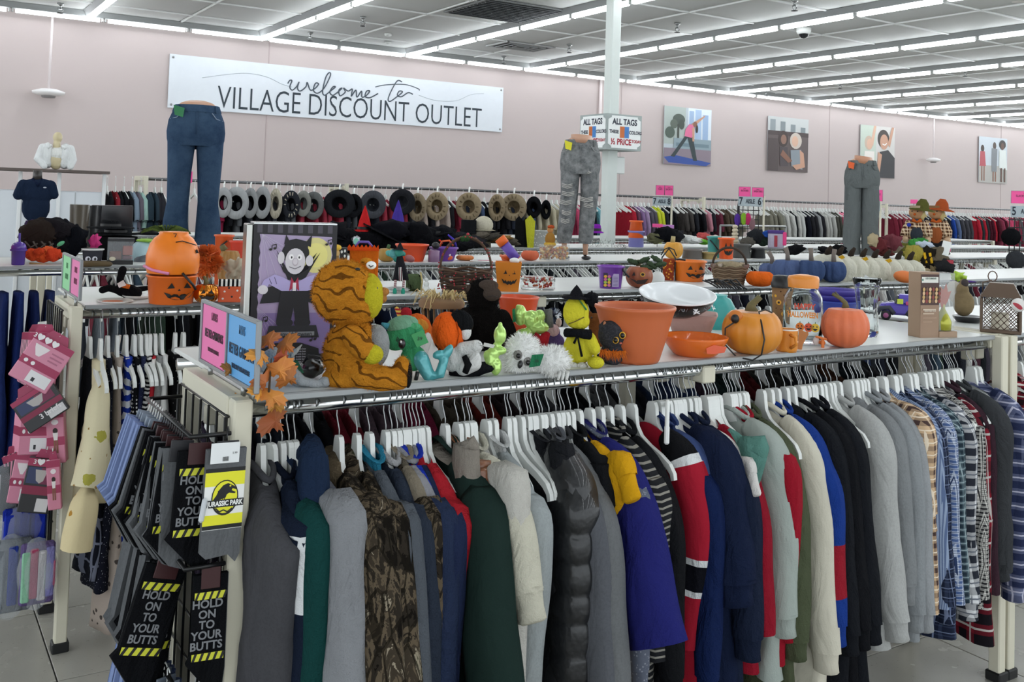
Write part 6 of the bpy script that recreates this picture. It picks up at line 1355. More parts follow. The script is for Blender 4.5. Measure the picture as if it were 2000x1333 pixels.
T.box('box', M('d8582a', .5), 426, 560, 478, 591, dy=14, d=28, b=1); T.box('rim', M('e8e6e0', .5, 0, 'stripe', c2='17171a', s=60, ax=0), 425, 548, 479, 560, dy=14, d=30, b=1)
for x, y, c_ in ((438, 570, 'ece8e2'), (452, 580, '1a1a1c'), (462, 568, 'ece8e2'), (446, 563, '1a1a1c'), (435, 584, 'ece8e2'), (468, 582, 'ece8e2')): T.e('dot', M(c_, .5), x, y, 2, 2, 0, .6)
T = Toy('pumpkin', 'tan ribbed gourd behind the rust-orange flowers', 'gourd', 446, Y=4.35); pumpkin(T, 446, 482, T.y0, 23, M('b07a3c', .55, 0, 'gourd', c2='8a6a34'), STM, 12, .09, ([(436, 490, 0), (430, 480, 0)], [7, 5]))
bucket('candy_bucket', 'small orange bucket with black handle behind the tan gourd', 434, 458, 0, 18, 14, 'd85a24', Y=4.6, z=1.25, handle=('17181a', [(428, 480, -17), (440, 470, -18)], 1.6))
bucket('candy_bucket', 'red-orange bucket right of the tan gourd, beside the toy box', 462, 470, 0, 16, 13, 'd9402a', Y=4.5)
T = Toy('ruffle_flowers', 'cream ruffled artificial flowers between the gourd and the toy box', 'artificial flowers', 460, Y=4.1); T.e('petals', M('b8ad98', .8), 460, 526, 18, 16, 0, 14, nz=1.2, n=26); T.t('stem', M('4a5a2c', .8), [(460, T.y0, 0), (460, 530, 0)], 2)
# orange zigzag bag
T = Toy('treat_bag', 'orange felt treat bag with a zigzag rim and purple handle behind the tiger', 'bag', 708, Y=4.4); T.box('bag', FAB('d96a1c'), 681, 486, 737, T.y0, dy=10, d=22, b=2)
T.poly('zigzag_rim', FAB('e0501c'), [(676, 490)] + [(676 + k * 4, 478 if k % 2 else 484) for k in range(16)] + [(738, 490)], dy=-4, th=2); T.t('handle', M('6a52a8', .5), [(692, 482, 0), (698, 473, 0), (716, 473, 0), (724, 482, 0)], 2.6)
T = Toy('dotted_box', 'black box with white dots left of the orange treat bag', 'box', 668, Y=4.4); T.box('carton', M('1a1a1c', .5), 661, 484, 676, T.y0, d=20); [T.e('dot', M('e8e8e4', .5), x, y, 2, 3, -10.2, .5) for x, y in ((665, 492), (671, 500), (665, 510), (671, 490))]
T = Toy('scarecrow_pick', 'small yellow-hatted scarecrow pick beside the toy box', 'figurine', 655, Y=4.3); T.e('head', M('c9a46a', .8), 655, 495, 6, 7); T.e('hat', M('d8b03a', .8), 655, 484, 9, 6); T.t('body', M('8a6a3a', .8), [(655, 500, 0), (655, T.y0, 0)], [5, 9])
T = Toy('witch_doll', 'seated witch doll with striped legs and teal shoes, dangling over the rail', 'doll', 780, 572)
T.t('dress', FAB('26262a'), [(778, 498, 0), (780, 520, 0), (782, 548, -2)], [5, 10, 16]); T.t('apron', M('d8d8d4', .8, 0, 'stripe', c2='5a2a34', s=110, ax=0), [(780, 522, -10), (782, 548, -14)], [6, 9], flat=.5)
T.e('head', M('2f8a7c', .6), 776, 494, 9, 9); T.lathe('hat', FAB('26262a'), 778, [(16, 494 - 6), (7, 486), (1, 474)], 16); T.e('hair', FAB('6ab0b0'), 765, 496, 8, 9, 2)
for x in (772, 788): T.t('leg', M('d8d0cc', .8, 0, 'stripe', c2='7a3a44', s=110), [(x, 546, -14), (x - 1, 562, -18)], 2.6); T.e('shoe', FAB('3aa088'), x - 1, 568, 4, 7, -20, 5)
T = Toy('cushion', 'green cushion with a cream zigzag border beside the witch doll', 'cushion', 805, 570); T.box('cushion', FAB('5a6a4a'), 792, 536, 822, 570, dy=8, d=14, b=5, smooth=True); T.t('braid_border', FAB('d8c48a'), [(820, 532, 0), (824, 550, 0), (822, 568, 0)], 1.6)
T = Toy('snowman_figurine', 'small white snowman figurine right of the green cushion', 'figurine', 832, 572)
for y, r_ in ((565, 7), (555, 5.5), (547, 4)): T.e('ball', M('e9ebe8', .4), 832, y, r_, r_)
T.e('white_cloth', FAB('dcdedb'), 775, 566, 24, 4, 0, 14, nz=.5)
# --- twig basket ---
T = Toy('twig_basket', 'round twig basket with a tall handle and tiny red berries', 'basket', 908, 572)
rnd = random.Random(21)
for k in range(11):
    r_ = 44 + 9 * (k / 10) + rnd.uniform(-1, 1); y = 570 - k * 4.2
    T.t('twig_band', M(('4a3528', '5c4434', '3a2a20')[k % 3], .9), [(908 + r_ * math.cos(a), y + 2.2 * math.sin(a * 5 + k), r_ * math.sin(a)) for a in [2 * PI * i / 26 for i in range(27)]], 2.1, 5, cap=False)
T.t('handle', M('5c4434', .9), [(908 + 50 * math.cos(a), 525 - 62 * math.sin(a), 0) for a in [PI * i / 16 for i in range(17)]], 2.4, nz=.4); T.t('handle', M('4a3528', .9), [(908 + 50 * math.cos(a), 525 - 59 * math.sin(a), 3) for a in [PI * i / 16 for i in range(17)]], 1.8, nz=.4)
T.lathe('basket_floor', M('3a2a20', .9), 908, [(1, 570), (44, 570)], 24); b = B()
for k in range(80):
    if k < 45: a = rnd.uniform(PI, 2 * PI); b.ell(T.c(908 + 53 * math.cos(a), rnd.uniform(530, 565), 53 * math.sin(a)), 1.7 * T.s, 6)
    else: a = rnd.uniform(0, PI); b.ell(T.c(908 + 51 * math.cos(a) + rnd.uniform(-3, 3), 525 - 62 * math.sin(a), rnd.uniform(-4, 4)), 1.6 * T.s, 6)
o = b.build('berries', M('a82a34', .3), T.o); o['kind'] = 'stuff'; T.e('leaf_cluster', FAB('3a5a38'), 906, 466, 10, 6, 0, 5, nz=.8); T.e('berry', M('b02a3a', .3), 910, 458, 3, 3)
# square jack bucket
T = Toy('candy_bucket', 'square orange bucket with a black jack-o-lantern face and white lid item', 'bucket', 992, 570)
b = B(); b.add([T.c(972, 570, -0), T.c(1012, 570, 0), T.c(1012, 570, 36), T.c(972, 570, 36), T.c(966, 513, -4), T.c(1017, 513, -4), T.c(1017, 513, 40), T.c(966, 513, 40)], [(0, 1, 5, 4), (1, 2, 6, 5), (2, 3, 7, 6), (3, 0, 4, 7), (3, 2, 1, 0)]); b.build('bucket', M('e0841e', .4), T.o, smooth=False, solid=.003)
T.art('face_print', [('p', [(.12, .72), (.36, .72), (.26, .98), (.2, .8)], '15100c'), ('p', [(.64, .72), (.88, .72), (.76, .98), (.8, .8)], '15100c'), ('p', [(.46, .6), (.54, .6), (.5, .7)], '15100c'), ('p', [(.02, .42), (.12, .36), (.2, .26), (.26, .34), (.36, .2), (.44, .3), (.5, .22), (.56, .3), (.64, .2), (.74, .34), (.8, .26), (.88, .36), (.98, .42), (.84, .12), (.7, .1), (.6, 0), (.5, .1), (.4, 0), (.3, .1), (.14, .12)], '15100c')], 978, 527, 1010, 557, dy=-4.5, step=.0002)
T.e('white_ball', M('ecece8', .5), 1003, 510, 10, 6, 10, 8); T = Toy('potato_tube', 'purple and orange capped toy tube leaning behind the square bucket', 'toy', 985, Y=5.82, z=1.25); T.t('tube', M('6a4fb0', .35), [(1008, 506, 6), (984, 478, 6)], 10, 14); T.t('cap', M('e8661c', .4), [(984, 478, 6), (974, 466, 6)], 11, 14)
T = Toy('glass_dish', 'clear glass dish filled with a red and white garland', 'dish', 1050, 568); T.box('dish', M('e8eeee', .05, 0, 'glass', ior=1.2), 1016, 542, 1084, 567, dy=20, d=40, b=3); rnd = random.Random(5); b = B()
for k in range(70): b.ell(T.c(1022 + rnd.random() * 56, 562 - rnd.random() * 16, 6 + rnd.random() * 26), 2.4 * T.s, 6, mi=k % 3)
o = b.build('garland_beads', [M('b02a30', .4), M('e6e2dc', .4), M('c8603a', .4)], T.o); o['kind'] = 'stuff'
T = bucket('candy_bucket', 'purple translucent bucket with a pumpkin and candy label', 1192, 518, 563, 26, 20, '7a3fa8', y0=563, rough=.15, handle=('2a2a2e', [(1212, 522, -10), (1220, 532, -10), (1228, 540, -8)], 2))
T.art('label', [('r', 0, 0, .55, 1, '3a2a4a'), ('r', .58, .05, 1, .95, 'b9a9cf')] + [('e', .14 + .24 * (k % 2), .15 + .2 * (k // 2), .1, .1, ('e8b03a', 'd86a9a', 'a8c84a')[k % 3]) for k in range(8)] + [('r', .64, .12 + .1 * k, .94, .15 + .1 * k, '6a5a8a') for k in range(7)], 1178, 532, 1208, 560, dy=-23)
T = Toy('jack_o_lantern', 'terracotta-coloured carved pumpkin with green leaves on top', 'pumpkin', 1248, 562)
pumpkin(T, 1248, 517, 562, 27, M('a0583a', .4), STM, 12, .06, ([(1246, 520, 0), (1244, 508, 0)], [5, 4])); T.art('carved_face', [('p', [(.1, .6), (.3, .62), (.22, .9)], '1a100c'), ('e', .68, .72, .14, .16, 'd8a23a'), ('e', .68, .72, .08, .1, '1a100c'), ('p', [(.0, .4), (.3, .28), (.6, .3), (1, .42), (.8, .05), (.4, 0)], '2a140e'), ('p', [(.3, .3), (.36, .2), (.42, .3)], 'a0583a')], 1230, 527, 1266, 553, dy=-28)
for x, y, r_ in ((1236, 512, .3), (1256, 508, -.4), (1270, 516, .6), (1262, 522, .1), (1280, 505, .5), (1288, 515, -.2)): T.e('leaf', FAB('4a5a44'), x, y, 12, 5, -6, 6, r_, nz=.5)
T = Toy('sequin_ghost', 'white sequinned plush with black scribbles behind the carved pumpkin', 'soft toy', 1284, 557); T.e('body', M('d8dad8', .5, 0, 'print', c2='3a3a3e', s=60, w=.25), 1284, 545, 14, 15, 0, 10)
T = Toy('leaf_lantern', 'dark lantern filled with autumn leaves beside the big orange bucket', 'lantern', 1304, Y=4.3)
b_ = T.y0; T.box('leaf_fill', M('8a3a24', .6, 0, 'print', c2='d89a3a', s=60), 1294, b_ - 42, 1316, b_, dy=8, d=20, b=1); [T.t('frame_wire', M(BLK, .5), [(x, b_, dy), (x, b_ - 44, dy), (1305, b_ - 62, 8)], 1.2) for x in (1292, 1318) for dy in (-4, 20)]
T.t('arc', M(BLK, .5), [(1290, b_ - 48, 8), (1296, b_ - 60, 8), (1305, b_ - 64, 8), (1315, b_ - 60, 8), (1320, b_ - 48, 8)], 1.2)
bucket('candy_bucket', 'large bright orange bucket with a slanting black face', 1346, 508, 0, 32, 26, 'ee7a20', Y=4.25, face_=True, fx=12, handle=('17181a', [(1318, 510, 0), (1326, 507, -10), (1338, 508, -14)], 2))
T = Toy('wicker_basket', 'brown wicker basket with a tall handle, burlap lining and dried flowers', 'basket', 1424, 556); rnd = random.Random(31)
for k in range(9):
    r_ = 27 + 7 * k / 8; T.t('wicker_band', M(('6a5440', '86705a')[k % 2], .9), [(1424 + r_ * math.cos(a), 554 - k * 4 + 1.5 * math.sin(a * 9), r_ * math.sin(a)) for a in [2 * PI * i / 24 for i in range(25)]], 2.2, 5, cap=False)
T.e('burlap', FAB('a8987c'), 1424, 520, 28, 9, 0, 26, nz=.4); T.t('handle', M('3f3228', .9), [(1424 + 32 * math.cos(a), 518 - 34 * math.sin(a), 0) for a in [PI * i / 14 for i in range(15)]], 2.4, nz=.3)
for k in range(14): a = rnd.uniform(0, 2 * PI); T.e('dried_flower', M(('7a6058', '8a7468', 'b0a090')[k % 3], .9), 1424 + 33 * math.cos(a), 520 + rnd.uniform(-3, 4), 5, 4, 33 * math.sin(a), 4, nz=.8, n=8)
T = Toy('spider_rings', 'tangle of black plastic twigs lying right of the wicker basket front', 'decoration', 1400, 566); rnd = random.Random(8)
for k in range(12): x = 1372 + k * 5; T.t('twig', M('1d1c1e', .5), [(x, 552 + rnd.uniform(-4, 4), 6), (x + 14, 548 + rnd.uniform(-5, 6), 0), (x + 30, 562, -6)], 1.6, 5)
for cx_, top, rx, l_, Y_, cc in ((1484, 528, 28, 'orange fabric pumpkin with stitched creases', None, 'ea6a22'), (1510, 526, 22, 'smaller orange fabric pumpkin half hidden behind the creased one', 4.3, 'e8661f')):
    T = Toy('fabric_pumpkin', l_, 'pumpkin', cx_, 560 if Y_ is None else None, Y_); pumpkin(T, cx_, top, T.y0, rx, FAB(cc, b=.8), STM, 8, .08)
for k, (cx_, top, rx, Y_, l_) in enumerate(((1508, 512, 26, 4.25, 'leftmost'), (1538, 504, 31, 4.12, 'second from left'), (1584, 505, 28, 4.0, 'third from left'), (1628, 507, 25, 3.96, 'rightmost'), (1645, 516, 14, 4.06, 'smallest, half-hidden'))):
    T = Toy('denim_pumpkin', l_ + ' of the blue fabric pumpkins on the second shelf', 'pumpkin', cx_, Y=Y_); pumpkin(T, cx_, top, T.y0, rx, FAB(('5a678c', '56668e', '42547a', '44567e', '38496e')[k]), M('7a7068', .9), 7, .2, ([(cx_, top + 6, 0), (cx_ - 1, top - 8, 0), (cx_ - 8 + 3 * k, top - 20, 0)], [5, 4, 4.5]) if k < 4 else None)
T = Toy('white_pumpkin', 'glossy white pumpkin behind the blue fabric pumpkins', 'pumpkin', 1590, Y=4.4); pumpkin(T, 1590, 508, T.y0, 26, M('e4e2dc', .3), STM, 10, .05)
for k in range(8):
    cx_ = 1614 + k * 23; T = Toy('felt_pumpkin', ('first', 'second', 'third', 'fourth', 'fifth', 'sixth', 'seventh', 'last')[k] + ' from the left of the cream felt pumpkins standing like slices', 'pumpkin', cx_, Y=4.03 - .003 * k, rz=R(-52))
    b_ = T.y0; t_ = 495 + k * 1.6; T.blob('body', FAB('d9d6c6'), [('e', cx_, (t_ + b_) / 2 + 2, 37 - k * .9, (b_ - t_) / 2 + 2, 0, 14), ('e', cx_, (t_ + b_) / 2 + 8, 34, (b_ - t_) / 2 - 8, 0, 12)], 2.4)
    T.t('stem', FAB('3a322c'), [(cx_, t_ + 4, 0), (cx_ + 3, t_ - 6, -2), (cx_ + 8, t_ - 14, -4)], [6, 5, 3])
    if k in (1, 3, 5): T.poly('felt_leaf', FAB('d8a82a'), [(cx_ - 4, t_ + 6), (cx_ + 8, t_ + 1), (cx_ + 12, t_ + 6), (cx_ + 2, t_ + 12)], dy=-14)
T = Toy('squash', 'small orange toy pumpkin with a red smiling mouth at the end of the felt row', 'pumpkin', 1766, 553); T.e('gourd', M('e07a3a', .5), 1766, 541, 20, 12, 0, 13, .1); T.e('mouth', M('5a201a', .5), 1778, 541, 5, 6, -9, 3); T.e('tooth', M('e8e2dc', .5), 1778, 538, 3, 2, -12, 1)
T = Toy('tan_gourd', 'beige fabric squash behind the small orange toy pumpkin', 'gourd', 1790, Y=4.5); pumpkin(T, 1790, 522, T.y0, 26, FAB('a8987c'), STM, 8, .08)
T = Toy('paper_card', 'folded white paper card leaning in front of the felt pumpkins', 'card', 1700, 556); T.poly('card', M('e6e8e8', .6), [(1683, 556), (1690, 537), (1718, 553), (1716, 558)], dy=-12, th=1)
T = Toy('tinsel_scraps', 'lime tinsel and violet trim lying at the right of the second shelf', 'decoration', 1870, 550); T.e('tinsel', M('a8c83a', .6), 1872, 541, 12, 8, 0, 10, nz=1); T.e('trim', FAB('5a3f8a'), 1880, 549, 24, 2.5, 0, 8)
T = Toy('gnome_pile', 'pile of harvest gnomes and a bumblebee right of the felt pumpkins', 'decoration', 1820, Y=4.45)
b_ = T.y0
for x, y, rx, ry, c_ in ((1790, b_ - 34, 20, 18, 'a89a4a'), (1812, b_ - 26, 20, 22, '26221c'), (1830, b_ - 30, 18, 20, '6a6050'), (1808, b_ - 50, 18, 9, 'c4cfe0'), (1840, b_ - 14, 20, 14, '2a2a2c'), (1800, b_ - 8, 18, 12, 'b8a48a'), (1826, b_ - 8, 16, 12, '8a7a5c')): T.e('bundle', FAB(c_), x, y, rx, ry, random.uniform(-6, 6), 14, .3, nz=.6)
for k in range(2): T.t('bee_stripe', FAB('e0b02a'), [(1806 + k * 10, b_ - 38, -16), (1810 + k * 10, b_ - 18, -16)], 2.4)
T.box('leaflet', M('e4e6e4', .5), 1836, b_ - 62, 1852, b_ - 34, dy=-12, d=2, rot=(0, .25, 0)); T.box('red_label', M('a82a3a', .5), 1842, b_ - 26, 1858, b_ - 16, dy=-12, d=2)
# ================= THIRD SHELF =================
Y3 = 5.95
def pile(name, label, items, cx, Y, z=1.25, cat='clothing'):
    # every piece of a heap is a thing of its own, resting on the shelf or on its neighbours
    noun = {'hats': 'cap', 'clothing': 'folded_garment', 'fabric': 'cloth_bundle'}[cat]; T0 = None
    for k, it in enumerate(items):
        T = Toy(noun, hue_of(it[4]) + ' ' + noun.replace('_', ' ') + ' in the ' + label, noun.split('_')[-1], it[0], Y=Y + random.uniform(-.03, .03), z=z, group=label)
        w = it[2]; by = max(T.y0, it[1] + it[3]) 
        T.e('crown' if cat == 'hats' else 'cloth', FAB(it[4]), it[0], it[1], w, it[3], 0, max(10, w * .6), random.uniform(-.3, .3), nz=.32, n=26)
        if cat == 'hats': T.e('brim', FAB(it[4]), it[0] - w * .55, it[1] + it[3] * .45, w * .55, 2, -8, w * .5, random.uniform(-.2, .3))
        else: T.t('drawn_fold', FAB(it[4]), [(it[0] - w * .8, it[1] + it[3] * .5, -w * .4), (it[0], it[1] - it[3] * .2, -w * .55), (it[0] + w * .8, it[1] + it[3] * .4, -w * .4)], 2.2, nz=.4)
        T0 = T0 or T
    return T0
T = bucket('plastic_cup', 'purple lidded tumbler with a straw at the left edge of the third shelf', 35, 486, 0, 14, 11, '4a2f8a', Y=5.9, rough=.2, cat='tumbler'); T.e('dome_lid', M('5a3f9a', .15), 35, 484, 14, 12); T.t('straw', M('4a2f9a', .4), [(36, 484, 0), (35, 456, 0)], 2)
T = pile('scarf_pile', 'orange heap beside the purple tumbler', [(65, 498, 16, 11, 'd9502a'), (85, 500, 18, 12, 'e0582c'), (104, 498, 16, 12, 'd8482a'), (95, 490, 12, 8, 'e8683a'), (75, 492, 10, 7, 'c84424')], 88, 5.95, cat='fabric'); T.t('bamboo_stick', M('b8905a', .6), [(58, 514, -14), (122, 520, -14)], 2.5); T.e('green_leaf', FAB('6ab88a'), 112, 476, 8, 4, 0, 5, -.6)
T = pile('leather_gear', 'dark costume heap at the left of the third shelf', [(75, 455, 36, 28, '2c2420'), (100, 450, 36, 24, '1d1a1e'), (70, 480, 30, 20, '26201e'), (110, 480, 26, 24, '17161a'), (65, 440, 18, 10, '3a2a4a'), (120, 455, 20, 26, '15151c'), (140, 470, 26, 30, '111319')], 95, 6.15); [T.t('strap', M('4a4038', .6), [(50 + 14 * k, 470, -30), (60 + 14 * k, 482 + 4 * (k % 2), -32), (72 + 14 * k, 474, -30)], 1.6) for k in range(4)]
T.t('sock', FAB('17181a'), [(42, 508, -40), (46, 524, -42)], 4); T.t('sock', FAB('17181a'), [(70, 514, -40), (74, 530, -42)], 4)
T = Toy('paper_cup', 'white-rimmed treat cup printed with a grey monster face', 'cup', 180, Y=5.9); b_ = T.y0; T.lathe('cup', M('3a3a40', .5, 0, 'print', c2='b9a9c8', s=24, w=.4), 180, [(1, b_), (16, b_), (19, 488), (1, 488)], 28); T.lathe('rim', M('e6e6e4', .4), 180, [(19, 489), (21, 488), (21, 486), (18, 486)], 28)
for x in (172, 184): T.e('eye_print', M('d8d8e0', .5), x, 505, 5, 5, -17, 2); T.e('pupil_print', M('26262a', .5), x + 1, 505, 2, 3, -19, 1)
T = Toy('brown_wreath', 'flat brown twig wreath under the treat cup', 'wreath', 180, Y=5.75); T.t('ring', M('5a4a30', .9), [(185 + 28 * math.cos(a), T.y0 - 5, 18 * math.sin(a)) for a in [2 * PI * k / 24 for k in range(25)]], 4.5, nz=.6)
T = Toy('clear_box', 'clear plastic cosmetics box with brown and rose panels', 'box', 234, Y=5.85); b_ = T.y0
T.box('base', M(BLK, .4), 210, b_ - 8, 258, b_, dy=12, d=24, b=.6); T.box('film', M('b8bcc0', .1, 0, 'film', a=.3), 210, 468, 258, b_ - 8, dy=12, d=24, b=.6); T.box('panel', M('8a5a48', .5), 214, 492, 236, b_ - 9, dy=14, d=4); T.box('panel', M('b86a5c', .5), 238, 481, 256, 500, dy=14, d=4); T.box('panel', M('7a4a54', .5), 238, 501, 256, b_ - 9, dy=14, d=4); T.box('lid', M('26262a', .4), 210, 466, 259, 472, dy=12, d=25, b=.6); T.e('round_seal', M('d8d0b8', .5), 220, 506, 6, 4, -1, 1)
T = Toy('bike_helmet', 'pale blue and grey helmet behind the clear box', 'helmet', 276, Y=6.1); T.e('shell', M('a8c4cc', .3), 276, 495, 22, 26, 0, 22); T.e('visor', M('5a6068', .3), 280, 508, 18, 14, -12, 14); T.e('lime_top', M('8ab83a', .5), 284, 470, 20, 4, 0, 16)
def hat(label, cx, brim, crown_top, rb, rc, col='17181b', Y=6.1, kind='wide', z=1.25, tilt=0, name='hat'):
    T = Toy(name, label, 'hat', cx, Y=Y, z=z); m = FAB(col) if kind != 'mat' else col
    if kind == 'witch': prof = [(rb, brim), (rb * .98, brim - 1.5), (rc, brim - 3), (rc * .75, brim - (brim - crown_top) * .4), (rc * .3, brim - (brim - crown_top) * .8), (.5, crown_top)]
    else: prof = [(rb, brim), (rb * .99, brim - 2), (rc * 1.05, brim - 3.5), (rc, brim - (brim - crown_top) * .5), (rc * .96, crown_top + 3), (rc * .8, crown_top), (1, crown_top + 1)]
    o = T.lathe('felt', m, cx, prof, 28); 
    T.lathe('band', M('0e0e10', .5), cx, [(rc * 1.07, brim - 4), (rc * 1.06, brim - 9)], 28)
    if tilt: o.rotation_euler = (0, tilt, 0)
    return T
hat('wide flat black hat, topmost of the pile behind the clear box', 215, 446, 430, 44, 18, Y=6.3, z=1.37)
hat('black wide-brimmed hat under the flat one behind the clear box', 225, 458, 448, 42, 20, Y=6.3, z=1.33); hat('black hat with a drooping brim left of the ferns', 290, 458, 446, 36, 16, Y=6.35, z=1.33)
T = Toy('hat_box', 'stack of black hats under the wide flat hat', 'hat stack', 220, Y=6.3); T.lathe('stack', FAB('121215'), 222, [(1, T.y0), (40, T.y0), (42, 462), (1, 460)], 28)
T = Toy('fern_leaves', 'green artificial fern leaves at the feet of the blue jeans', 'artificial plant', 320, Y=6.2); T.t('stalk', M('2f3a22', .8), [(320, T.y0, 0), (320, 452, 0)], 3)
for k in range(16):
    a = PI * k / 15; T.t('frond', FAB('5c6a34' if k % 2 else '47562c'), [(322, 455, 0), (322 + 26 * math.cos(a), 447 - 6 * math.sin(a), -8 + k % 3 * 6), (322 + 46 * math.cos(a), 456 - 14 * math.sin(a), -10)], [2, 3.5, 1], flat=.4)
T = Toy('magenta_lei', 'magenta net bundle behind the treat cup', 'decoration', 184, Y=6.1); T.e('net', M('c82a78', .7), 184, 474, 9, 14, 0, 8, nz=1); T.t('ribbon', M('c82a78', .7), [(184, T.y0, 0), (184, 470, 0)], 2)
for px, Y_, top, w_, c_, l_ in ((152, 7.4, 400, 20, '4a4238', 'tall grey-brown top hat behind the costume pile'), (180, 7.5, 402, 18, '1d1d20', 'black top hat next to the grey-brown one'), (216, 7.45, 402, 38, '212226', 'large dark display box standing behind the hats')):
    T = Toy('top_hat' if 'hat' in l_[:25] else 'display_box', l_, 'hat' if w_ < 30 else 'box', px, Y=Y_, z=1.25); b_ = T.y0
    if w_ < 30: T.lathe('crown', M(c_, .3), px, [(w_ * 1.1, b_), (w_ * 1.1, b_ - 2), (w_ * .8, b_ - 4), (w_ * .9, top), (1, top)], 24)
    else: T.box('case', M(c_, .12), px - w_, top, px + w_, b_, dy=20, d=40, b=1); T.box('shelf_line', M('0e0e10', .3), px - w_, b_ - 25, px + w_, b_ - 22, dy=-1, d=2)
T = Toy('mannequin_torso', 'headless mannequin torso in a dark navy polo shirt', 'mannequin', 66, Y=7.5)
b_ = T.y0; NV = FAB('1e2a40'); T.blob('polo_shirt', NV, [('e', 66, 378, 30, 26, 0, 17), ('e', 66, 405, 26, 32, 0, 16), ('e', 68, 360, 28, 12, 0, 15), ('t', [(42, 362, 0), (34, 382, -4)], [11, 10]), ('t', [(90, 362, 0), (97, 380, -4)], [11, 9])], 2.2); T.t('collar', FAB('18223a'), [(58, 352, -6), (66, 347, 6), (76, 352, -6), (68, 362, -15), (58, 352, -6)], 3.5); T.t('neck', M('3a3634', .3), [(66, 352, 0), (66, 333, 0)], [9, 8], 14); T.e('chest_logo', M('b9c0cc', .5), 80, 366, 3, 1.5, -18, 1); T.lathe('stand_base', M('26262a', .4), 66, [(1, b_), (24, b_), (24, b_ - 3), (3, b_ - 5), (3, 425)], 20)
T = Toy('mannequin_torso', 'pale mannequin torso in an open white shirt over a white crop top', 'mannequin', 103, Y=10.9, z=1.84)
b_ = T.y0; T.blob('torso', M('cbbd98', .4), [('e', 108, 310, 14, 22, 0, 10), ('t', [(108, 292, 0), (108, 280, 0)], [7, 7]), ('e', 109, 268, 9, 11, 0, 8)], 1.4); T.blob('crop_top', FAB('ecece8'), [('e', 109, 300, 15, 14, -1, 11)], 1.4)
T.blob('shirt', FAB('e6e8e8'), [('e', 92, 302, 10, 24, 0, 13), ('e', 124, 302, 10, 24, 0, 13), ('t', [(84, 290, 0), (76, 312, -6), (88, 326, -14)], [9, 8, 6]), ('t', [(132, 290, 0), (138, 312, -5), (134, 326, -10)], [9, 8, 6]), ('e', 92, 318, 12, 12, 2, 12), ('e', 124, 318, 12, 12, 2, 12)], 1.5); T.t('collar', FAB('eceeee'), [(98, 284, -6), (92, 290, -12)], 3); T.t('collar', FAB('eceeee'), [(118, 284, -6), (124, 290, -12)], 3)
# ---- mannequin legs ----
def legs(label, cx, Y, waist, foot, wx, hipw, kneew, hemw, mat, tag_c, shift=0, skin='c79a80', spread=0, pocket=None, feet=None, z=1.25):
    T = Toy('mannequin', label, 'mannequin', cx, Y=Y, z=z); b_ = T.y0; H = b_ - waist; y_ = lambda k: waist + H * k
    cr = .27
    for s in (-1, 1):
        xs = [cx + shift * 0 + s * hipw * .48, cx + s * (hipw * .5), cx + s * (hipw * .50 + spread * .4) , cx + s * (hipw * .46 + spread) + shift * .6, cx + s * (hipw * .5 + spread * 1.1) + shift, ]
        P = [(xs[0], y_(.10), 0), (xs[1], y_(cr - .04), 0), (xs[2], y_(.45), -2), (xs[3], y_(.68), -1), (xs[4], y_(.82), 0), (xs[4], y_(feet[0] if feet else .985), 1)]
        T.t('trouser_leg', mat, P, [hipw * .50, hipw * .52, (kneew + hipw * .5) * .5, kneew, (kneew + hemw) / 2, hemw], 18, nz=.12, cap=False)
        if feet:
            T.t('leg_skin', M(skin, .4), [(xs[4], y_(feet[0] - .05), 0), (xs[4], y_(.96), 0)], [6, 4.5], 10); T.blob('shoe', M(feet[1], .4), [('e', xs[4] + 2, b_ - 4, 10, 4, -8, 12), ('t', [(xs[4], y_(.95), 3), (xs[4] - 1, b_ - 2, 10)], [4, 2])], 1.3)
    b = B(); rs = []
    for k, w_, d_ in ((-.0, .80, .62), (.04, .90, .66), (.10, 1.03, .70), (.18, 1.08, .74), (.235, 1.06, .74), (.29, .98, .62)):
        rs.append([T.c(cx + w_ * hipw * math.cos(a), y_(k + .01 * math.sin(a)), d_ * hipw * math.sin(a)) for a in [2 * PI * j / 28 for j in range(28)]])
    b.rings(rs, cap=False); b.build('trouser_top', mat, T.o)
    T.lathe('waistband', mat, cx, [(hipw * .81, y_(-.012)), (hipw * .83, y_(-.01)), (hipw * .91, y_(.035)), (hipw * .905, y_(.04))], 28, sy=.76)
    T.blob('hip_form', M(skin, .4), [('e', cx, y_(.0), hipw * .74, hipw * (.28), 0, hipw * .54)], 1.6)
    T.e('button', M('b08a4a', .3, 1), cx - 1, y_(.02), 1.8, 1.8, -hipw * .64, 1); T.t('fly_seam', mat, [(cx, y_(.04), -hipw * .70), (cx + 1, y_(.2), -hipw * .78)], 1)
    for s in (-1, 1): T.t('pocket_seam', M(pocket or '2a3a55', .8), [(cx + s * hipw * .55, y_(.045), -hipw * .60), (cx + s * hipw * .72, y_(.085), -hipw * .52), (cx + s * hipw * .96, y_(.095), -hipw * .22)], .8)
    for s in (-.75, -.35, .35, .75): T.t('belt_loop', mat, [(cx + s * hipw * .9, y_(-.01), -hipw * .7 * math.sqrt(1 - s * s * .8) * .8), (cx + s * hipw * .93, y_(.045), -hipw * .74 * math.sqrt(1 - s * s * .8) * .9)], 1.3)
    T.poly('sale_tag', M(tag_c, .6), [(cx - hipw * .85, y_(.0)), (cx - hipw * .45, y_(.02)), (cx - hipw * .5, y_(.085)), (cx - hipw * .8, y_(.07))], dy=-hipw * .72)
    return T
legs('mannequin legs in tall dark-blue flared jeans above the orange buckets', 373, 7.6, 209, 475, 0, 51, 20, 26, M('24364f', .9, 0, 'denim', c2='43586f'), '2f7a4c', spread=4, pocket='8a97aa')
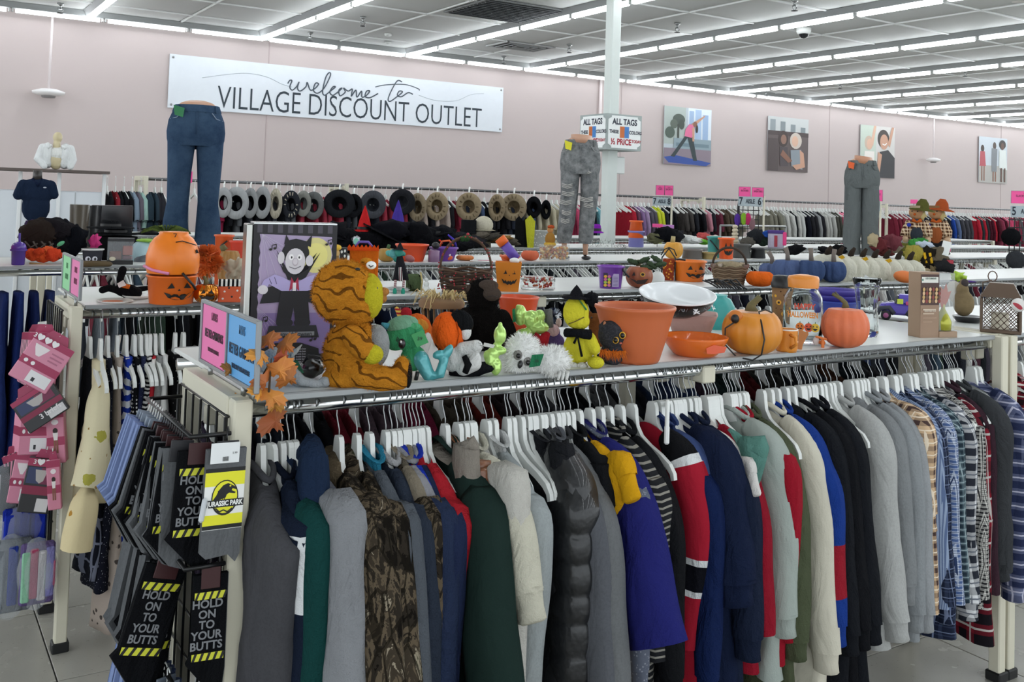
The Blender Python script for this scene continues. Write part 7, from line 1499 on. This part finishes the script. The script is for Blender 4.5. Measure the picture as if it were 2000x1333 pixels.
T = legs('mannequin legs in ripped grey acid-wash jeans with bare ankles', 1128, 5.98, 276, 510, 0, 37, 16, 13, M('55585a', .9, 0, 'denim', c2='9a9c9c', s=22), 'e0d82a', shift=-6, spread=2, pocket='9a9c9c', feet=(.86, '1c1a1c'))
b_ = T.y0
for x, y, w_ in ((1104, 360, 10), (1106, 375, 12), (1102, 392, 11), (1104, 412, 9), (1102, 428, 8), (1142, 385, 12), (1146, 396, 9), (1144, 330, 6)):
    for k in range(3): T.t('frayed_rip', M('b9b7b2', .9), [(x - w_, y + k * 3, -19), (x, y + k * 3 + 3, -23), (x + w_, y + k * 3, -19)], .9)
T.t('hip_skin_rise', M('c79a80', .4), [(1128, 280, 0), (1129, 264, 0)], [27, 30], 20, flat=.7)
T = legs('mannequin legs in grey cargo trousers in front of the right wall photograph', 1681, 6.1, 316, 500, 0, 31, 17, 16, M('6b7070', .9, 0, 'fabric'), 'e0602a', shift=0, spread=1, pocket='4f5454'); T.t('hip_skin_rise', M('c08a6c', .4), [(1681, 320, 0), (1683, 306, 0)], [22, 24], 20, flat=.7); T.box('cargo_pocket', M('646969', .9, 0, 'fabric'), 1652, 366, 1668, 392, dy=-12, d=6, b=2)
# third-shelf goods
T = Toy('pumpkin', 'tan gourd with green stem beside the teal figurine on the third shelf', 'gourd', 755, Y=5.9); pumpkin(T, 755, 483, T.y0, 19, M('b8883c', .5, 0, 'gourd', c2='8a6a2c'), M('3a5a34', .7), 10, .08, ([(757, 486, 0), (759, 478, 0)], [4, 3]))
T = Toy('dragon_figurine', 'small teal and orange dragon figurine in front of the big red-orange bowl', 'figurine', 775, 516); T.blob('body', M('2f8a80', .4), [('e', 774, 502, 8, 11, 0, 7), ('e', 768, 494, 7, 6, 0, 6), ('e', 785, 495, 8, 5, 3, 4, .5)], 1.3); T.e('wing', M('5ab0a8', .5), 760, 496, 8, 6, 4, 2, .4); T.e('tail', M('a05a5c', .5), 800, 505, 10, 7, 2, 6, .4)
bucket('candy_bowl', 'big red-orange bowl with a scalloped rim on the third shelf', 804, 476, 0, 32, 22, 'e6501f', Y=5.95, cat='bowl', rib=(22, .03))
T = bucket('candy_bowl', 'purple bowl with an orange handle and a fanged monster face', 866, 482, 0, 27, 19, '6a3a9c', Y=5.95, cat='bowl', handle=('d8602a', [(858, 482, 0), (862, 472, 0), (876, 470, 0), (884, 480, 0)], 2)); T.e('mouth', M('d8582a', .5), 868, 502, 16, 7, -16, 4); [T.e('tooth', M('e8e0d0', .5), 858 + 5 * k, 497, 2, 2.5, -20, 1) for k in range(5)]
T = Toy('pumpkin', 'small orange squash in the twig basket handle on the third shelf', 'pumpkin', 908, Y=5.95); pumpkin(T, 908, 498, T.y0, 18, M('c8702c', .5), STM, 10, .07)
T = Toy('monkey_jar', 'small jar with a black ghost lid left of the purple bowl', 'jar', 847, Y=5.85); T.lathe('jar', M('8a6a8a', .3), 847, [(1, T.y0), (11, T.y0), (11, 490), (1, 488)], 20); T.e('lid_figure', M('17181c', .4), 850, 480, 8, 7)
T = Toy('paper_leaflets', 'scatter of leaflets and a pink card on the third shelf', 'leaflet', 940, Y=5.8); [T.box('leaflet', M(c_, .5), x - 12, T.y0 - 3 - k, x + 12, T.y0 - 2 - k, dy=k * 3, d=14, b=.3) for k, (x, c_) in enumerate(((930, 'e6e2e0'), (945, 'd88aa0'), (938, 'dce0e0')))]
bucket('orange_basket', 'orange basket with handle behind the square jack-o-lantern bucket', 996, 498, 0, 19, 15, 'e0602a', Y=5.9, handle=('d8602a', [(978, 498, 0), (982, 506, -10), (994, 510, -19)], 1.5), cat='basket')
T = Toy('pumpkin', 'matte orange ceramic pumpkin with scratched lettering beside the candy box', 'pumpkin', 1035, Y=5.9); pumpkin(T, 1035, 488, T.y0, 18, M('d0603a', .6), STM, 8, .04)
T = Toy('candy_box', 'clear box of gold and orange wrapped candy below the ripped jeans', 'box', 1080, Y=5.9); b_ = T.y0; T.box('box', M('d8dcdc', .1, 0, 'film', a=.2), 1052, b_ - 30, 1112, b_, dy=14, d=28, b=.5); b = B(); rnd = random.Random(3)
for k in range(150): b.ell(T.c(1055 + rnd.random() * 54, b_ - 2 - rnd.random() * 24, 3 + rnd.random() * 22), 2.6 * T.s, 6, mi=k % 3)
o = b.build('candies', [M('d8983c', .4), M('e0c48a', .4), M('a8552c', .4)], T.o); o['kind'] = 'stuff'
T = Toy('scarecrow_figurine', 'small scarecrow figurine standing on the candy box', 'figurine', 1074, Y=5.98, z=1.34); b_ = T.y0; T.e('body', FAB('a87a3a'), 1074, b_ - 16, 10, 14); T.e('body', FAB('d8b04a'), 1074, b_ - 6, 12, 6); T.e('head', FAB('c8905a'), 1074, b_ - 34, 6, 7); T.e('cap', FAB('b8522c'), 1075, b_ - 40, 7, 4)
T = Toy('silver_tinsel', 'heap of silver and grey tinsel garland right of the ripped jeans', 'decoration', 1180, Y=7.5); b_ = T.y0
b = B(); rnd = random.Random(6)
for k in range(300): x = 1145 + rnd.random() * 80; p = T.c(x, b_ - rnd.random() * 18 * (1 - abs(x - 1180) / 60), rnd.uniform(-10, 10)); d_ = Vector((rnd.gauss(0, 1), rnd.gauss(0, 1), rnd.gauss(0, 1))).normalized() * 7 * T.s; t_ = d_.cross(Vector((0, 0, 1))) * .12; b.add([p - t_, p + t_, p + d_], [(0, 1, 2)], k % 2)
o = b.build('tinsel', [M('9a9c98', .3, .5), M('6a6c68', .4, .3)], T.o, smooth=False); o['kind'] = 'stuff'
T = Toy('pumpkin', 'tall golden pumpkin in front of the teal and orange pails', 'pumpkin', 1315, Y=5.95); pumpkin(T, 1315, 470, T.y0, 19, M('d89a34', .4), M('b8a878', .6), 10, .06, ([(1313, 474, 0), (1314, 462, 0)], [5, 4]))
for cx_, top, rt, rb, c_, l_, Y_ in ((1352, 486, 19, 19, '6a6460', 'grey-brown tin tub with white label right of the golden pumpkin', 5.95), (1385, 492, 15, 15, 'a8905a', 'yellow ribbed pot in front of the teal pail', 5.9), (1394, 461, 13, 11, '3f9a94', 'teal pail with a black handle on the third shelf', 6.05), (1418, 464, 15, 12, 'f0601f', 'tall orange flared pail with a jack-o-lantern face', 5.9), (1480, 484, 14, 14, '1d1e22', 'black ribbed pumpkin pot right of the orange pail', 5.95), (1448, 476, 17, 17, '5a5a58', 'grey woven vase right of the orange pail', 6.0)):
    bucket('storage_pail', l_, cx_, top, 0, rt, rb, c_, Y=Y_, cat='pail', rib=(18, .05) if 'ribbed' in l_ or 'woven' in l_ else None, face_=(c_ == 'f0601f'), fx=4, handle=('17181a', [(cx_ - 8, top + 8, -12), (cx_ + 10, top + 28, -12)], 1.3) if c_ == '3f9a94' else None)
bucket('craft_pail', 'violet pail with an orange band near the white column', 1242, 450, 0, 15, 14, '7a78b8', Y=7.55, cat='pail'); T = bucket('craft_pail', 'orange pail stacked on the violet one near the white column', 1242, 430, 0, 12, 14, 'e8601f', Y=7.55, z=1.34, cat='pail')
# ---- hats and costume goods heaped on the fourth shelf ----
hat('pointed red witch hat with a black brim', 711, 452, 402, 26, 14, 'c8282a', Y=7.5, kind='witch', z=1.33, name='witch_hat'); hat('pointed violet velvet witch hat', 776, 442, 391, 20, 14, '4a3a98', Y=7.6, kind='witch', z=1.37, name='witch_hat')
for k, (x, y, rb, rc, ct, l_) in enumerate(((645, 462, 34, 15, 445, 'black sequinned hat at the left of the heap'), (690, 470, 36, 16, 455, 'black hat under the red witch hat'), (740, 455, 44, 16, 440, 'huge tilted black hat between the red and violet hats'), (800, 462, 30, 14, 446, 'black hat with violet lace under the violet witch hat'), (850, 460, 34, 15, 446, 'black feathered hat in the middle of the heap'), (880, 474, 30, 14, 462, 'black hat low at the right of the heap'))):
    hat(l_, x, y, ct, rb, rc, '151519', Y=7.45 + .04 * (k % 2), z=1.27 + .02 * k, tilt=(.25, -.1, .45, .1, -.2, 0)[k])
T = Toy('top_hat', 'black felt top hat left of the cream bowler', 'hat', 914, Y=7.5); T.lathe('felt', FAB('16171a'), 914, [(24, 456), (23, 454), (15, 453), (15, 430), (1, 430)], 24); T.lathe('hat_stand', FAB('1a1a1d'), 914, [(18, T.y0), (14, 456)], 16)
T = Toy('bowler_hat', 'cream cap resting beside the black top hat', 'hat', 942, Y=7.5); T.e('crown', FAB('cfc8b4'), 943, 440, 19, 18); T.lathe('brim', FAB('b9b29c'), 943, [(24, 450), (18, 448)], 24); T.lathe('stand', FAB('6a6458'), 943, [(16, T.y0), (14, 452)], 16)
T = pile('hat_heap', 'heap below the cream bowler', [(920, 470, 34, 12, '2c2c30'), (985, 470, 30, 9, '5a544a'), (930, 462, 26, 8, '6a6258'), (955, 464, 24, 7, '4a4640'), (975, 466, 26, 6, '8a6a3a'), (910, 468, 22, 8, '3a3a3c')], 945, 7.45, cat='hats')
T = pile('costume_heap', 'long black costume heap under the witch hats', [(650, 456, 30, 22, '18181c'), (676, 470, 34, 22, '141418'), (720, 474, 38, 22, '101014'), (760, 452, 40, 22, '15151b'), (815, 458, 34, 24, '131317'), (860, 464, 34, 22, '17171c'), (660, 480, 36, 14, '141418'), (700, 482, 34, 14, '101014'), (760, 478, 44, 16, '15151a'), (820, 476, 40, 16, '121216'), (870, 482, 34, 12, '17171c'), (900, 478, 26, 12, '1c1c20')], 770, 7.42); T.t('violet_ribbon', FAB('5a4ac8'), [(872, 452, -26), (884, 462, -28), (890, 476, -26)], [3, 5, 3], flat=.5); T.t('red_ribbon', FAB('c83a2a'), [(855, 462, -26), (862, 470, -26)], 3, flat=.5); T.e('sequins', M('b9bcc4', .2, .8), 694, 468, 8, 7, -12, 5, nz=.8); T.e('mint_tag', M('8ad0b8', .5), 694, 470, 5, 7, -22, 1)
T = Toy('party_banner', 'black and yellow felt house cut-outs on the fourth shelf', 'decoration', 1020, Y=7.5); b_ = T.y0; T.poly('felt_house', FAB('17181a'), [(1005, b_), (1005, 430), (1012, 422), (1020, 432), (1026, 424), (1032, 432), (1032, b_)], th=3); T.poly('felt_ghost', FAB('c8c83a'), [(1030, b_), (1024, 430), (1034, 420), (1044, 432), (1042, b_)], dy=-6, th=3)
T = Toy('silver_shaker', 'silver and white patterned package beside the felt cut-outs', 'package', 1055, Y=7.5); T.box('pack', M('a8aaa8', .3, 0, 'print', c2='e0e0de', s=60), 1022, 450, 1075, T.y0, d=20)
hat('purple cap with a black band left of the white column', 1160, 455, 438, 18, 13, '8a2ab0', Y=7.5, z=1.27); T = pile('cap_heap', 'cap heap beside the violet pail', [(1300, 458, 22, 15, '15161a'), (1280, 466, 16, 10, '6a6a50'), (1320, 462, 16, 12, '2a2a2e'), (1345, 466, 30, 6, 'e0e0dc'), (1375, 462, 14, 7, 'c85a5a')], 1310, 7.5, cat='hats')
T = pile('soft_goods', 'heap behind the golden pumpkin', [(1370, 472, 20, 5, '6ab03a'), (1350, 470, 18, 6, 'e0e2e0'), (1395, 468, 16, 8, 'd8d0c8')], 1372, 7.42, cat='fabric')
T = pile('cap_heap', 'cap heap left of the violet gift bag', [(1475, 462, 16, 14, '2a2c30'), (1500, 458, 14, 8, '2f5ab0'), (1512, 468, 14, 12, '1c1d20'), (1490, 470, 16, 10, '3a4a40'), (1460, 474, 14, 10, '5a5650')], 1488, 7.45, cat='hats')
T = Toy('gift_bag', 'violet-topped printed gift bag with a pink tag', 'bag', 1515, Y=7.35); b_ = T.y0; T.box('bag', M('c4bcd0', .5, 0, 'print', c2='5a4a7a', s=30, w=.3), 1500, 456, 1530, b_, d=14); T.box('top_band', M('4a2f80', .5), 1499, 450, 1531, 457, d=15); T.box('red_print', M('b03a4a', .5), 1512, 460, 1518, b_ - 3, dy=-8, d=1); T.box('pink_tag', M('f0408a', .4), 1528, 453, 1535, b_ - 6, dy=-10, d=3)
T = Toy('pebble_stack', 'stack of small cream ornaments behind the caps', 'ornament', 1435, Y=7.6); [T.e('pebble', M('c8bca4', .6), 1435, T.y0 - 4 - 7 * k, 8 - .5 * k, 4) for k in range(6)]
for px, Y_, l_, c1 in ((1460, 9.4, 'purple and lime hanging toys on the black grid by the aisle sign', '5a3a98'),):
    T = Toy('hanging_toys', l_, 'toys', px, Y=Y_); b_ = T.y0; T.box('wire_grid', M('17181a', .5), 1440, 396, 1444, b_, d=2)
    for k in range(5): T.t('grid_wire', BLACKW, [(1440 + k * 10, 400, 0), (1440 + k * 10, b_, 0)], .8)
    for k in range(6): T.t('grid_wire', BLACKW, [(1440, 402 + k * 9, 0), (1482, 402 + k * 9, 0)], .8)
    for x, y, c_ in ((1440, 430, '5a3a98'), (1452, 428, '8ab83a'), (1460, 428, 'c83a70'), (1468, 438, '8a6a70')): T.e('toy', FAB(c_), x, y, 6, 12, -6, 5)
# ---- scarecrows, caps and pink goods at the right of the third shelf ----
def scarecrow(label, cx, Y, hatc, bandc, apron, zb=1.34):
    T = Toy('scarecrow_doll', label, 'doll', cx, Y=Y, z=zb); b_ = T.y0; PLD = PL('d8b48a', '4a2c24', 'e8dcc8', 30)
    T.t('body', PLD, [(cx, 432, 0), (cx, 452, 0), (cx, 470, 0)], [15, 18, 17]); T.t('sleeve', PLD, [(cx - 12, 434, -4), (cx - 20, 452, -8), (cx - 22, 462, -10)], [8, 8, 8]); T.t('sleeve', PLD, [(cx + 12, 434, -4), (cx + 21, 452, -8), (cx + 20, 462, -10)], [8, 8, 8])
    T.e('overall', FAB(apron), cx, 458, 12, 18, -10, 10); T.t('trousers', FAB('26292e'), [(cx, 466, 0), (cx, b_, 0)], [15, 12]); T.e('head', FAB('c89a72'), cx - 2, 416, 13, 13, -2, 12); T.e('hair', FAB('d8c48a'), cx + 8, 420, 9, 11, 4, 10, nz=.6); T.e('nose', FAB('c8602a'), cx - 4, 419, 2.5, 2.5, -15)
    for s in (-1, 1): T.e('hand', FAB('d8b898'), cx + s * 20, 468, 6, 7, -12, 6); T.e('eye', M(BLK, .3), cx - 4 + s * 5, 413, 1.4, 1.4, -14, 1)
    T.lathe('hat', FAB(hatc), cx, [(24, 411), (23, 409), (13, 406), (11, 396), (5, 388), (1, 390)], 20).rotation_euler = (0, .12, 0); T.lathe('hat_band', FAB(bandc), cx, [(14, 408), (13, 402)], 20); T.t('bow', FAB('c8602a'), [(cx - 8, 430, -16), (cx, 434, -18), (cx + 8, 430, -16)], [4, 2, 4]); T.e('patch', FAB('3a4ab8'), cx - 14, 440, 4, 4, -14, 3)
scarecrow('left scarecrow doll with an olive pointed hat and orange bow', 1790, 6.0, '5a5a2c', 'b8a48a', '3a4048'); scarecrow('right scarecrow doll with a plaid-banded hat and brown arm', 1828, 6.05, 'a8502a', '8a6a4a', 'a05a34')
T = pile('cap_heap', 'cap heap at the foot of the grey trousers', [(1715, 478, 16, 14, '6a3034'), (1740, 474, 20, 16, '7a4048'), (1745, 484, 18, 10, '8a8070'), (1770, 488, 18, 12, '7a7a3a'), (1705, 470, 10, 14, 'b8a888'), (1725, 492, 20, 8, '5a2c2a')], 1735, 5.95, cat='hats')
T = pile('fabric_heap', 'heap in front of the left scarecrow doll', [(1785, 476, 10, 9, '4a9a4a'), (1800, 474, 12, 9, '3f8a44')], 1795, 5.85, z=1.30, cat='fabric')
T = Toy('pink_tumbler', 'hot pink cylinder right of the scarecrow dolls', 'tumbler', 1850, Y=5.95, z=1.3); T.lathe('cup', M('f0308a', .4), 1850, [(1, T.y0), (6, T.y0), (6, 472), (1, 472)], 18)
T = pile('cap_heap', 'row behind the blue and cream pumpkins', [(1552, 488, 20, 9, '141518'), (1640, 488, 14, 9, '111215'), (1620, 492, 22, 7, '1a1a1e')], 1570, 5.95, cat='hats')
for x, y, l_ in ((1974, 463, 'black graduation-style cap hanging at the right edge'), (1984, 508, 'dark round cap hanging below the black one at the right edge')):
    T = Toy('cap', l_, 'hat', x, Y=5.6, z=1.2); T.e('cap', FAB('121316' if y < 480 else '3a3c40'), x, y, 18, 18, 0, 8, .3, n=4 if y < 480 else 16)
    T.t('peg', BLACKW, [(x, y - 10, 0), (x, y - 10, 20)], 1)
T = Toy('grid_stand', 'black wire grid with caps at the right edge behind the third shelf', 'grid panel', 1985, Y=5.75, z=1.0)
for k in range(5): T.t('wire', BLACKW, [(1972 + k * 9, 425, 0), (1972 + k * 9, 545, 0)], 1.1)
for k in range(8): T.t('wire', BLACKW, [(1970, 430 + k * 15, 0), (2010, 430 + k * 15, 0)], 1.1)
# ================= LONG RACK UNDER THE PINK WALL =================
YB_ = 11.2; ZB = 1.78; rnd = random.Random(77)
def XB(px): return aty(px, 410, YB_).x
secs = [(207, 318, ['8e2a34', '1b1b1f', 'a98cb0', '15161a', 'P5f5963', 'P7a8a9a', '9fc0b8', 'P8a3a4a', 'P2c3a44', 'P3a6a5a', 'Pb05a70', 'P2a2a30', 'P5a5a50'], .46, .1), (405, 425, ['2a2a2e', 'a03050'], .46, .1),
        (425, 1085, ['1d1e22', '3a3c42', 'P5a5c60', 'a03a4a', '2a2c34', 'P4a4c50', '8a3040', 'b9a9a0', '26262a', 'P2f3440', '4a5a7a', 'c0b8a0'], .50, .11), (1085, 1180, ['9a2040', '1c1c20', 'c05070', '1d2026', '7ab8c4', '8a8c90'], .66, .09), (1215, 1305, ['b02a3a', '8a6f9a', '6a4458', 'a890b4', '5a5560', '3f3a78', 'c8d03a', '1f2e28', '2c2e34', '17181c'], .70, .08),
        (1316, 1438, ['4a4644', '1e2030', '2a2c32', 'c88a98', '1b1c20', '6a3040', '54483c', '17181c', '8a8478'], .50, .11), (1486, 1655, ['9a998e', '7f7d70', 'b9b9b4', '8a8a80', 'c8c8c4', 'P4a4c50', '14151a', 'Pb9bbb9', '1a1c26', 'P26262a', 'P8a8c8e', '17181c', 'd8662c', 'Pa8a8a4', 'd0cc7a', '4a4a44', 'Pe05a80', '2a2a2c', 'b9c0b8'], 1.10, .09),
        (1724, 1880, ['7a2c3c', '8a3a48', '6a6c70', 'P2a2f48', 'P3a3f5a', '8a8c8e', '2c2e34', '2a2c30', '26282c', '3a4a5a', '2a4a9c', '24429a', 'P5a6a8a', 'b9bcc0', '4a4a50'], 1.05, .13), (1888, 2010, ['33363a', 'b02838', 'a8c8d0', '4a1c28', 'P6a2c3a', 'P8a3a50', 'Pc04a6a', '5a5a5e', 'P7a2c40', 'Pb03a54', '2a2c30'], .95, .09)]
CNM = {}
wallp = {}
for a_, b_, cols, Lg, st in secs:
    x = XB(a_); x1 = XB(b_); n_ = max(len(cols), int((x1 - x) / st)); sec = 'short' if Lg < .6 else 'long'
    for k in range(n_):
        c_ = cols[min(len(cols) - 1, max(0, int(k * len(cols) / n_ + rnd.uniform(-1.3, 1.9))))]; pr = c_[0] == 'P'; cc = c_[-6:]
        key = (c_, Lg)
        if key not in wallp:
            mt = PR(cc, ['d8d4d0', '1a1a1c', 'a86a7a'][len(wallp) % 3], 17, w=.42) if pr else FAB(cc); b = B(); body(b, Lg, .2, .22, .035, len(wallp), n=12, m=8); b.tube([(0, -.08, -.165), (0, -.19, -.25), (0, -.235, -.45), (0, -.24, -min(.62, Lg))], [.02, .045, .045, .035], 8, cap=False, flat=.7, ref=(1, 0, 0)); o = b.build('hanging_garment', mt); wallp[key] = o
        else: o = wallp[key].copy(); C.objects.link(o)
        o.location = (x + (x1 - x) * (k + .5) / n_, YB_, ZB); o.rotation_euler = (0, 0, R(rnd.uniform(-8, 8)))
        hue = hue_of(cc) #('black' if mx < 50 else 'dark grey' if mx < 100 else 'grey' if mx < 170 else 'pale') if mx - mn < 32 else ('red' if r_ == mx and g_ < r_ * .6 and b2 < r_ * .75 else 'orange' if r_ == mx and b2 < r_ * .5 else 'rose' if r_ == mx and b2 > g_ else 'tan' if r_ == mx else 'green' if g_ == mx else 'blue' if r_ < b2 * .75 else 'mauve')
        where = 'left of the jeans' if b_ < 330 else 'between the hanging hats' if b_ < 1100 else 'near the column' if b_ < 1310 else 'between the aisle signs' if b_ < 1440 else 'left of the grey trousers' if b_ < 1700 else 'behind the scarecrows' if b_ < 1885 else 'at the far right'
        tag(o, f"{hue} {'patterned ' if pr else ''}garment on the wall rack {where}", 'clothing', 'clothes on the wall rack ' + where)
b = B(); x = XB(207)
while x < XB(2010):
    b.M = Matrix.Translation((x, YB_, ZB)) @ Matrix.Rotation(rnd.uniform(-.15, .15), 4, 'Z'); b.tube([(0, .017, 0), (0, 0, .018), (0, -.017, 0), (0, 0, -.09)], .003, 4); b.M = b.M @ Matrix.Rotation(PI / 2, 4, 'Z'); b.prism([(-.018, -.09), (.018, -.09), (.03, -.14), (.2, -.22), (.19, -.24), (0, -.165), (-.19, -.24), (-.2, -.22), (-.03, -.14)], .014); x += rnd.uniform(.06, .11)
tag(b.build('hangers', WHITEP, smooth=False), 'mass of white hangers along the rail of the wall rack', 'hangers', None, 'stuff')
tag(B().tube([(XB(418), YB_ - .1, 1.5), (XB(1085), YB_ - .1, 1.5)], .013, 8).build('lower_rail', CHROME), 'thin lower chrome rail in front of the hanging hats', 'rail')
xa_, xb_ = XB(1315), XB(1440); T = thing('low_rail_stand', 'dark lower rail with uprights between the two aisle signs', 'rail', (xa_, YB_ - 1.0, 0)); B().tube([(0, 0, 1.4), (xb_ - xa_, 0, 1.4)], .016, 8).build('rail', STEEL, T); [B().tube([(x, 0, 0), (x, 0, 1.4)], .014, 8).build('upright', STEEL, T) for x in (0, xb_ - xa_)]
# hats clipped to the upper rail
for cx_, cy_, rx, ry, brim, inner, l_ in ((436, 396, 13, 28, 'a9abac', '101114', 'first grey-brimmed hat beside the blue jeans'), (461, 397, 19, 30, 'aeb0b1', '0f1013', 'second and roundest grey-brimmed hat'), (488, 397, 12, 28, '9a9c9d', '17181b', 'third grey-brimmed hat, seen edge-on'), (512, 396, 13, 30, 'a4a6a7', '141518', 'fourth grey-brimmed hat'), (538, 398, 10, 28, 'b9b2a0', '8a8478', 'cream ridged straw hat'), (568, 400, 14, 26, '2e3036', '1a1b20', 'dark hat right of the straw hat'), (592, 398, 12, 24, '8a8a84', '5a5a58', 'grey felt hat'), (612, 402, 16, 26, '6a6c6c', '3a3c3e', 'grey patterned hat'), (662, 398, 24, 26, '24262a', '17181c', 'large charcoal wide hat'), (690, 402, 14, 22, '1c1d21', '121316', 'black hat behind the charcoal one'), (728, 400, 20, 26, '4a4c52', '303238', 'dark grey sequinned hat'), (785, 395, 20, 24, '26272b', '3a3c40', 'black wavy-brimmed hat'), (815, 405, 14, 26, '9a8c74', '6a5c48', 'first tan fur-trimmed hat'), (853, 403, 18, 26, 'a8977a', '7a6a50', 'second tan fur-trimmed hat'), (915, 404, 20, 26, 'a8977a', '83735a', 'third tan fur-trimmed hat'), (970, 406, 13, 25, 'a08f74', '75664e', 'fourth tan fur-trimmed hat, edge-on'), (1003, 405, 20, 25, 'a8987c', '83735a', 'rightmost tan fur-trimmed hat'), (1042, 405, 12, 20, '141518', '101114', 'black hat near the ripped jeans'), (1066, 410, 8, 18, '121316', '0e0f12', 'small black hat beside the ripped jeans')):
    T = Toy('hanging_hat', l_ + ' hanging on the wall rack', 'hat', cx_, Y=YB_ - .28, z=1.5)
    brm = FAB(brim) if 'tan' not in l_ else M(brim, .95, 0, 'gourd', c2='6a5a44')
    b = B(); rs = []
    for k, (rr, dd) in enumerate(((1.0, 0), (1.02, -1.5), (.98, -3), (.5, -4), (.46, 0), (.42, 9), (.2, 14), (.01, 15))): rs.append([T.c(cx_ + rx * 1.25 * rr * math.cos(a), cy_ + ry * 1.05 * rr * math.sin(a) , dd + 2 * math.sin(2 * a)) for a in [2 * PI * j / 26 for j in range(26)]])
    b.rings(rs, cap=False, mf=lambda i: 0 if i < 3 else 1); b.build('felt', [brm, FAB(inner)], T.o); T.t('clip', WHITEP, [(cx_, cy_ - ry + 2, 0), (cx_, cy_ - ry - 8, 4), (cx_ + 1, cy_ - ry - 12, 10)], 1.6)
    if 'straw' in l_ or 'tan' in l_: [T.t('ridge', FAB('6a5c48' if 'tan' in l_ else 'd0c8b4'), [(cx_ + rx * .7 * math.cos(a), cy_ + ry * .7 * math.sin(a), -4), (cx_ + rx * .96 * math.cos(a), cy_ + ry * .96 * math.sin(a), -3.5)], .9) for a in [2 * PI * j / 14 for j in range(14)]]
# white display cabinets at the far left
T = Toy('display_cabinet', 'white panelled display counter with a white frame at the far left', 'cabinet', 100, Y=10.9, z=0)
x0_, x1_ = aty(-40, 415, 10.9).x, aty(202, 415, 10.9).x; o = T.o; o.location = ((x0_ + x1_) / 2, 11.1, 0); o.rotation_euler = (0, 0, 0); W_ = x1_ - x0_
B().rbox((0, 0, .81), (W_, .3, 1.62), .01).build('panel', M('dfe4ea', .5), o, smooth=False)
B().rbox((0, -.05, 1.825), (W_ + .06, .5, .03), .004).build('top_board', M('5a4f4a', .5), o, smooth=False)
for x in (-W_ / 2, -W_ / 2 + .35, W_ * .12, W_ / 2): B().rbox((x, -.16, .91), (.035, .035, 1.82), .004).build('frame_post', M('e9ebec', .4), o, smooth=False)
for x in (-.2, .3): B().rbox((x, -.153, .81), (.008, .01, 1.6), .002).build('panel_joint', M('b9bcc0', .5), o, smooth=False)
# aisle signs and pink cards
def aisle(label, px, py, Y, txt, w_, cards, h_=20, right=None):
    T = Toy('aisle_sign', label, 'sign', px, Y=Y, z=1.0); T.box('board', M('aab6bc', .5), px - w_ / 2, py - h_ / 2, px + w_ / 2, py + h_ / 2, d=3, b=.6)
    T.text(txt[1], h_ * .62, M('2a3440', .6), px, py, dy=-2, sx=.62, bold=.002); T.text(txt[0], h_ * 1.05, M('1d2834', .6), px - w_ * .39, py, dy=-2, sx=.7, bold=.003)
    if txt[2]: T.text(txt[2], h_ * 1.05, M('1d2834', .6), px + w_ * .38, py, dy=-2, sx=.7, bold=.003)
    T.box('pole', CREAM, px + (right if right is not None else w_ / 2 - 1), py - 12, px + (right if right is not None else w_ / 2 - 1) + 4, T.y0, dy=4, d=4)
    for cx_, cy_, cw, ch, t1 in cards:
        c = T.box('pink_card', M('f2549c', .45), cx_ - cw / 2, cy_ - ch / 2, cx_ + cw / 2, cy_ + ch / 2, d=1.5, b=.3); T.text(t1, ch * .26, M('3a1020', .5), cx_, cy_ - ch * .1, dy=-1.2, sx=.7, par=c); T.text('ladies', ch * .18, M('5a1a34', .5), cx_, cy_ - ch * .32, dy=-1.2, sx=.7, par=c); T.t('card_frame', M('6a6c70', .5), [(cx_ - cw / 2, cy_ + ch / 2, 0), (cx_ - cw / 2, cy_ - ch / 2, 0), (cx_ + cw / 2, cy_ - ch / 2, 0), (cx_ + cw / 2, cy_ + ch / 2, 0)], .7, 4)
aisle('grey aisle sign ending in eight, right of the white column', 1290, 394, 9.2, ('7', 'AISLE', '8'), 36, [(1286, 372, 16, 19, 'TOPS'), (1303, 372, 16, 19, 'SHORTS')], 16)
aisle('grey aisle sign ending in six, beside the black grid of toys', 1463, 394, 9.2, ('7', 'AISLE', '6'), 46, [(1452, 375, 22, 19, 'BLOUSES'), (1477, 376, 22, 19, 'SWEATERS')], 19, right=24)
aisle('grey aisle five sign partly behind the grey trousers', 1706, 402, 8.0, ('5', '', ''), 20, [(1712, 382, 17, 22, 'JEANS')], 20)
aisle('grey aisle five sign cut by the right edge of the picture', 2004, 414, 6.6, ('5', 'AISLE', ''), 56, [(2002, 386, 50, 24, 'SLACKS & PANTS')], 22)
for px, py, Y_, l_, w_, h_ in ((421, 338, 9.2, 'pink card seen just right of the blue jeans', 8, 26), (366, 346, 9.4, 'pink card glimpsed between the blue jeans legs', 8, 22), (1784, 394, 9.5, 'small pink card above the left scarecrow doll', 13, 8), (1283, 441, 7.6, 'pink card lying on the shelf near the violet pail', 20, 7), (1304, 443, 7.6, 'lilac card lying on the shelf near the violet pail', 22, 7)):
    T = Toy('pink_sign', l_, 'sign', px, Y=Y_, z=1.2); T.box('card', M('f2549c' if 'pink' in l_ else 'c084c8', .45), px - w_ / 2, py - h_ / 2, px + w_ / 2, py + h_ / 2, d=1.5, b=.3); T.t('stem', STEEL, [(px, py + h_ / 2, 1), (px, max(T.y0, py + h_ / 2 + 3), 1)], .8)
